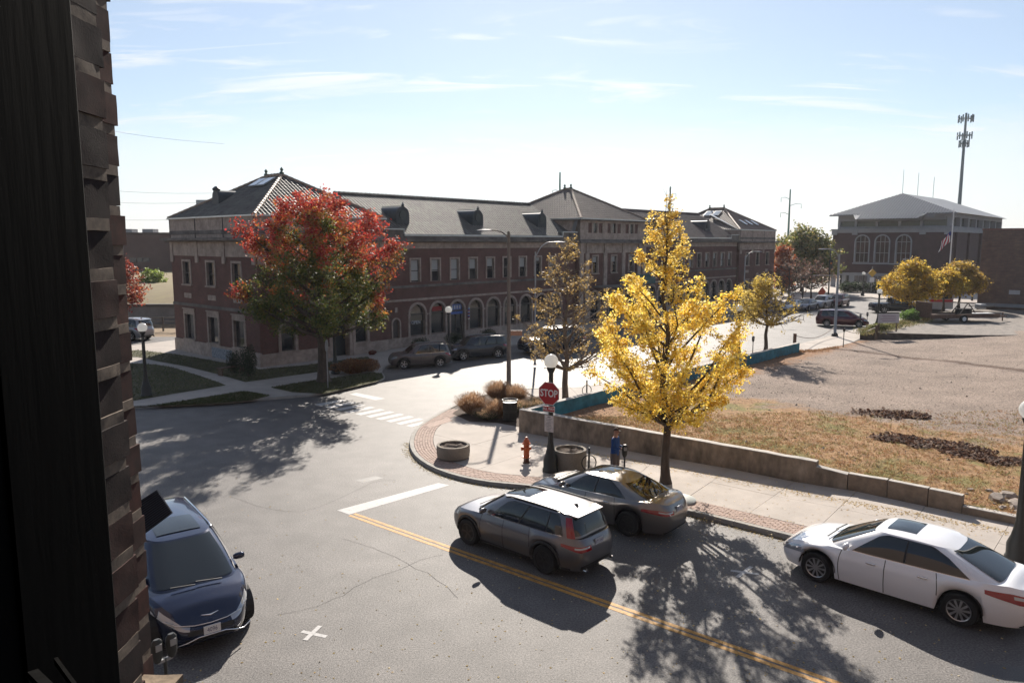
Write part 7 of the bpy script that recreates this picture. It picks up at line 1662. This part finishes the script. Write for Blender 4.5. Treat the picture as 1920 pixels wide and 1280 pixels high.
# three whip antennas behind the hall
for i,(x,y0,y1,lb) in enumerate(((1695,318,366,'leftmost of the three thin whip antennas above the hall roof'),(1723,324,372,'middle of the three thin whip antennas above the hall roof'),(1752,332,376,'rightmost of the three thin whip antennas above the hall roof'))):
    p=AT(x,y0,150); t=thing('whip_antenna',lb,'antenna',(p.x,150,14.5),0,'whip antennas on the hall'); mb=MB(); mb.lathe([(.12,-3),(.12,.6),(.05,1.2),(.04,p.z-14.5)],6); mb.build('rod',tw,t)
# power line poles with wires
for x,y0,Y,lb,arms in ((1050,323,230,'green steel power pole rising behind the centre pavilion roof',((-1,2.2,-6),)),(1257,350,260,'green steel power pole behind the tip of the yellow tree',((1,2,-3),)),(1482,355,260,'green steel power pole with three curved arms left of the hall',((-1,3,-3.4),(1,4,-5.6),(-1,3,-8.6)))):
    p=AT(x,y0,Y); t=thing('power_pole',lb,'power pole',(p.x,Y,0),0,'steel power poles'); mb=MB(); mb.lathe([(.5,0),(.22,p.z)],8); mb.build('mast',mat('pole_green',(.03,.16,.12),.6),t)
    for s_,l_,dz in arms: mb=MB(); mb.tube([(0,0,p.z+dz),(s_*l_*.5,0,p.z+dz+.7),(s_*l_,0,p.z+dz+.6),(s_*l_,0,p.z+dz-.9)],.09,5); mb.build('arm',MC['pole_green'],t)
for i,((x0,y0),(x1,y1),Y) in enumerate((((60,214),(420,270),150),((60,340),(420,362),150),((60,366),(420,378),150),((60,400),(420,408),150))):
    a_,b_=AT(x0,y0,Y),AT(x1,y1,Y); mb=MB(); mb.tube([a_.lerp(b_,k/8)-Vector((0,0,.9*math.sin(math.pi*k/8))) for k in range(9)],.03,4); tag(mb.build('power_line',M['galv2']),('highest','second','third','lowest')[i]+' of the thin power lines crossing the sky left of the station','power line','power lines at the left')
# ------------------------------------------------------------------ the window we look out of
darkw=mat('dark_frame_paint',(.0016,.002,.0026),.9,var=.1,vs=14,bump=.02,bs=60,stretch=(1,1,.12),spec=.04); inner_=mat('dark_room_wall',(.03,.03,.03),.9)
bl=thing('own_building','dark brick wall and room around the open window at the left edge','building',(0,0,0))
mb=MB()
mb.box(-40,-.80,1.13,1.26,0,13); mb.box(1.05,45,1.13,1.26,0,13); mb.box(-.80,1.05,1.13,1.26,0,6.55); mb.box(-.80,1.05,1.13,1.26,9.6,13); mb.build('outer_wall',brick_mat('own_brick',(.14,.085,.070),(.11,.07,.058),(.14,.13,.12)),bl)
mb=MB(); mb.box(-4,4,-5,-4.9,5.3,10.2); mb.box(-4.1,-4,-5,1.1,5.3,10.2); mb.box(4,4.1,-5,1.1,5.3,10.2); mb.box(-4,4,-5,1.1,10.2,10.3); mb.box(-4,4,-5,1.1,5.2,5.3); mb.box(-4,-.7,.60,.66,5.3,10.2); mb.box(1.0,4,.60,.66,5.3,10.2); mb.build('room_wall',inner_,bl)
wf=thing('window_frame','black painted window frame filling the left edge of the view','window frame',(-.504,.6,7.8)); 
mb=MB(); mb.box(-.40,0,-.26,.30,-1.3,1.9); mb.build('jamb_board',darkw,wf,bevel=.006); mb=MB(); mb.box(-.02,.006,-.02,.06,-1.3,1.9); mb.box(-.02,.004,.12,.135,-1.3,1.9); mb.build('stop_bead',darkw,wf)
mb=MB(); mb.box(1.30,1.6,.20,.45,-1.3,1.9); mb.build('right_jamb',darkw,wf)
# jamb bricks, each its own
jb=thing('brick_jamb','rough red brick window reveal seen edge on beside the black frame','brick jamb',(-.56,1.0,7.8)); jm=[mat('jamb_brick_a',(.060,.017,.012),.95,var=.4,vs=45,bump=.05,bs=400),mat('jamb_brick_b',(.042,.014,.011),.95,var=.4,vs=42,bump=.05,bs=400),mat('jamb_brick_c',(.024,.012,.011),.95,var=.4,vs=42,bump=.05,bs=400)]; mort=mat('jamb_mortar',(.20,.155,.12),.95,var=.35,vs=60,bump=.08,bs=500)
def rough_box(name,x0,x1,y0,y1,z0,z1,m,par,j=.004,seed=0):
    rr=random.Random(seed); nx_,ny_,nz_=4,4,7; mb=MB()
    def pt(x,y,z):
        X=x0+(x1-x0)*x; Y=y0+(y1-y0)*y; Z=z0+(z1-z0)*z; e=noise.noise(Vector((X*28,Y*28,Z*28+seed))); k=.0
        if x>.99: X+=e*j*.8
        if y<.01: Y+=abs(e)*j
        return Vector((X,Y,Z+ (noise.noise(Vector((X*30,Y*30,seed)))*j*.7)))
    mb.grid([[pt(1,y/ny_,z/nz_) for z in range(nz_+1)] for y in range(ny_+1)]); mb.grid([[pt(x/nx_,0,z/nz_) for z in range(nz_+1)] for x in range(nx_+1)][::-1]); mb.grid([[pt(x/nx_,1,z/nz_) for z in range(nz_+1)] for x in range(nx_+1)]); mb.grid([[pt(x/nx_,y/ny_,1) for y in range(ny_+1)] for x in range(nx_+1)]); mb.grid([[pt(x/nx_,y/ny_,0) for y in range(ny_+1)] for x in range(nx_+1)][::-1])
    return mb.build(name,m,par,smooth=20)
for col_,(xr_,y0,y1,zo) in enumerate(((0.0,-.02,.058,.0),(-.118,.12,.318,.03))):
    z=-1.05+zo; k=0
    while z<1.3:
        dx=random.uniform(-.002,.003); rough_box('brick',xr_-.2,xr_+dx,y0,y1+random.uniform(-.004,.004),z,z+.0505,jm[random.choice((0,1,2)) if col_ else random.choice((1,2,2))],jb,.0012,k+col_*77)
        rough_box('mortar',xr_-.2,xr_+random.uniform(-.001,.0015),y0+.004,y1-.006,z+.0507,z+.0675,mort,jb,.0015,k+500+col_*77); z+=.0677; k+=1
sill=thing('stone_sill','broken pale stone and brick window sill stub at the bottom left','window sill',(-.62,1.12,7.02)); rough_box('stone_block',-.14,.015,.03,.16,-.09,-.005,mat('sill_stone',(.22,.165,.115),.95,var=.35,vs=60,bump=.08,bs=400),sill,.01,3); rough_box('brick',-.06,.05,-.09,.02,-.12,-.03,jm[0],sill,.006,5); rough_box('stone_chip',-.17,-.06,-.10,.03,-.09,-.02,mat('sill_chip',(.22,.23,.23),.8),sill,.01,9)
# metal flashings and sash track glinting at the bottom left
tk=thing('sash_track','thin worn metal sash tracks at the bottom left of the window','sash track',(0,0,0))
for (p,q_,w) in (((62,1262),(100,1300),.008),((105,1238),(150,1300),.003)):
    a_,b_=AT(p[0],p[1],.62),AT(q_[0],q_[1],.55); mb=MB(); mb.bar(a_,b_,w,.006); mb.build('track_rail',mat('worn_track',(.006,.006,.006),.95,metal=0,var=.4,vs=60,spec=.02),tk)
# dark ribbed banner panel above the minivan
q=AT(303,955,12.6); t=thing('ribbed_panel','dark ribbed panel hanging beside the window bricks above the blue minivan','banner',q,0); a_=[AT(236,955,12.6)-q,AT(294,918,12.6)-q,AT(323,962,12.6)-q,AT(268,1003,12.6)-q]
mb=MB(); mb.add([tuple(p) for p in a_]+[(p.x,p.y+.03,p.z) for p in a_],[(0,1,2,3),(4,7,6,5),(0,4,5,1),(1,5,6,2),(2,6,7,3),(3,7,4,0)]); mb.build('panel',mat('panel_dark',(.010,.014,.024),.8,spec=.1),t)
mb=MB()
for k in range(14):
    f=(k+.5)/14; mb.bar(a_[0].lerp(a_[3],f)-Vector((0,.012,0)),a_[1].lerp(a_[2],f)-Vector((0,.012,0)),.012)
mb.build('ribs',mat('panel_rib',(.035,.045,.07),.8,spec=.1),t)['kind']='stuff'

# ------------------------------------------------------------------ the autumn haze in the air
mb=MB(); mb.box(-460,460,-8,430,-1.05,62); me=bpy.data.meshes.new('haze'); me.from_pydata(mb.v,[],mb.f); hz=bpy.data.objects.new('haze',me); COL.objects.link(hz); hz['kind']='stuff'
m=bpy.data.materials.new('haze'); m.use_nodes=True; m.node_tree.nodes.clear(); o=m.node_tree.nodes.new('ShaderNodeOutputMaterial'); v=m.node_tree.nodes.new('ShaderNodeVolumePrincipled'); v.inputs['Density'].default_value=.00018; v.inputs['Color'].default_value=(.93,.95,1,1); v.inputs['Anisotropy'].default_value=.3; m.node_tree.links.new(v.outputs[0],o.inputs['Volume']); me.materials.append(m)
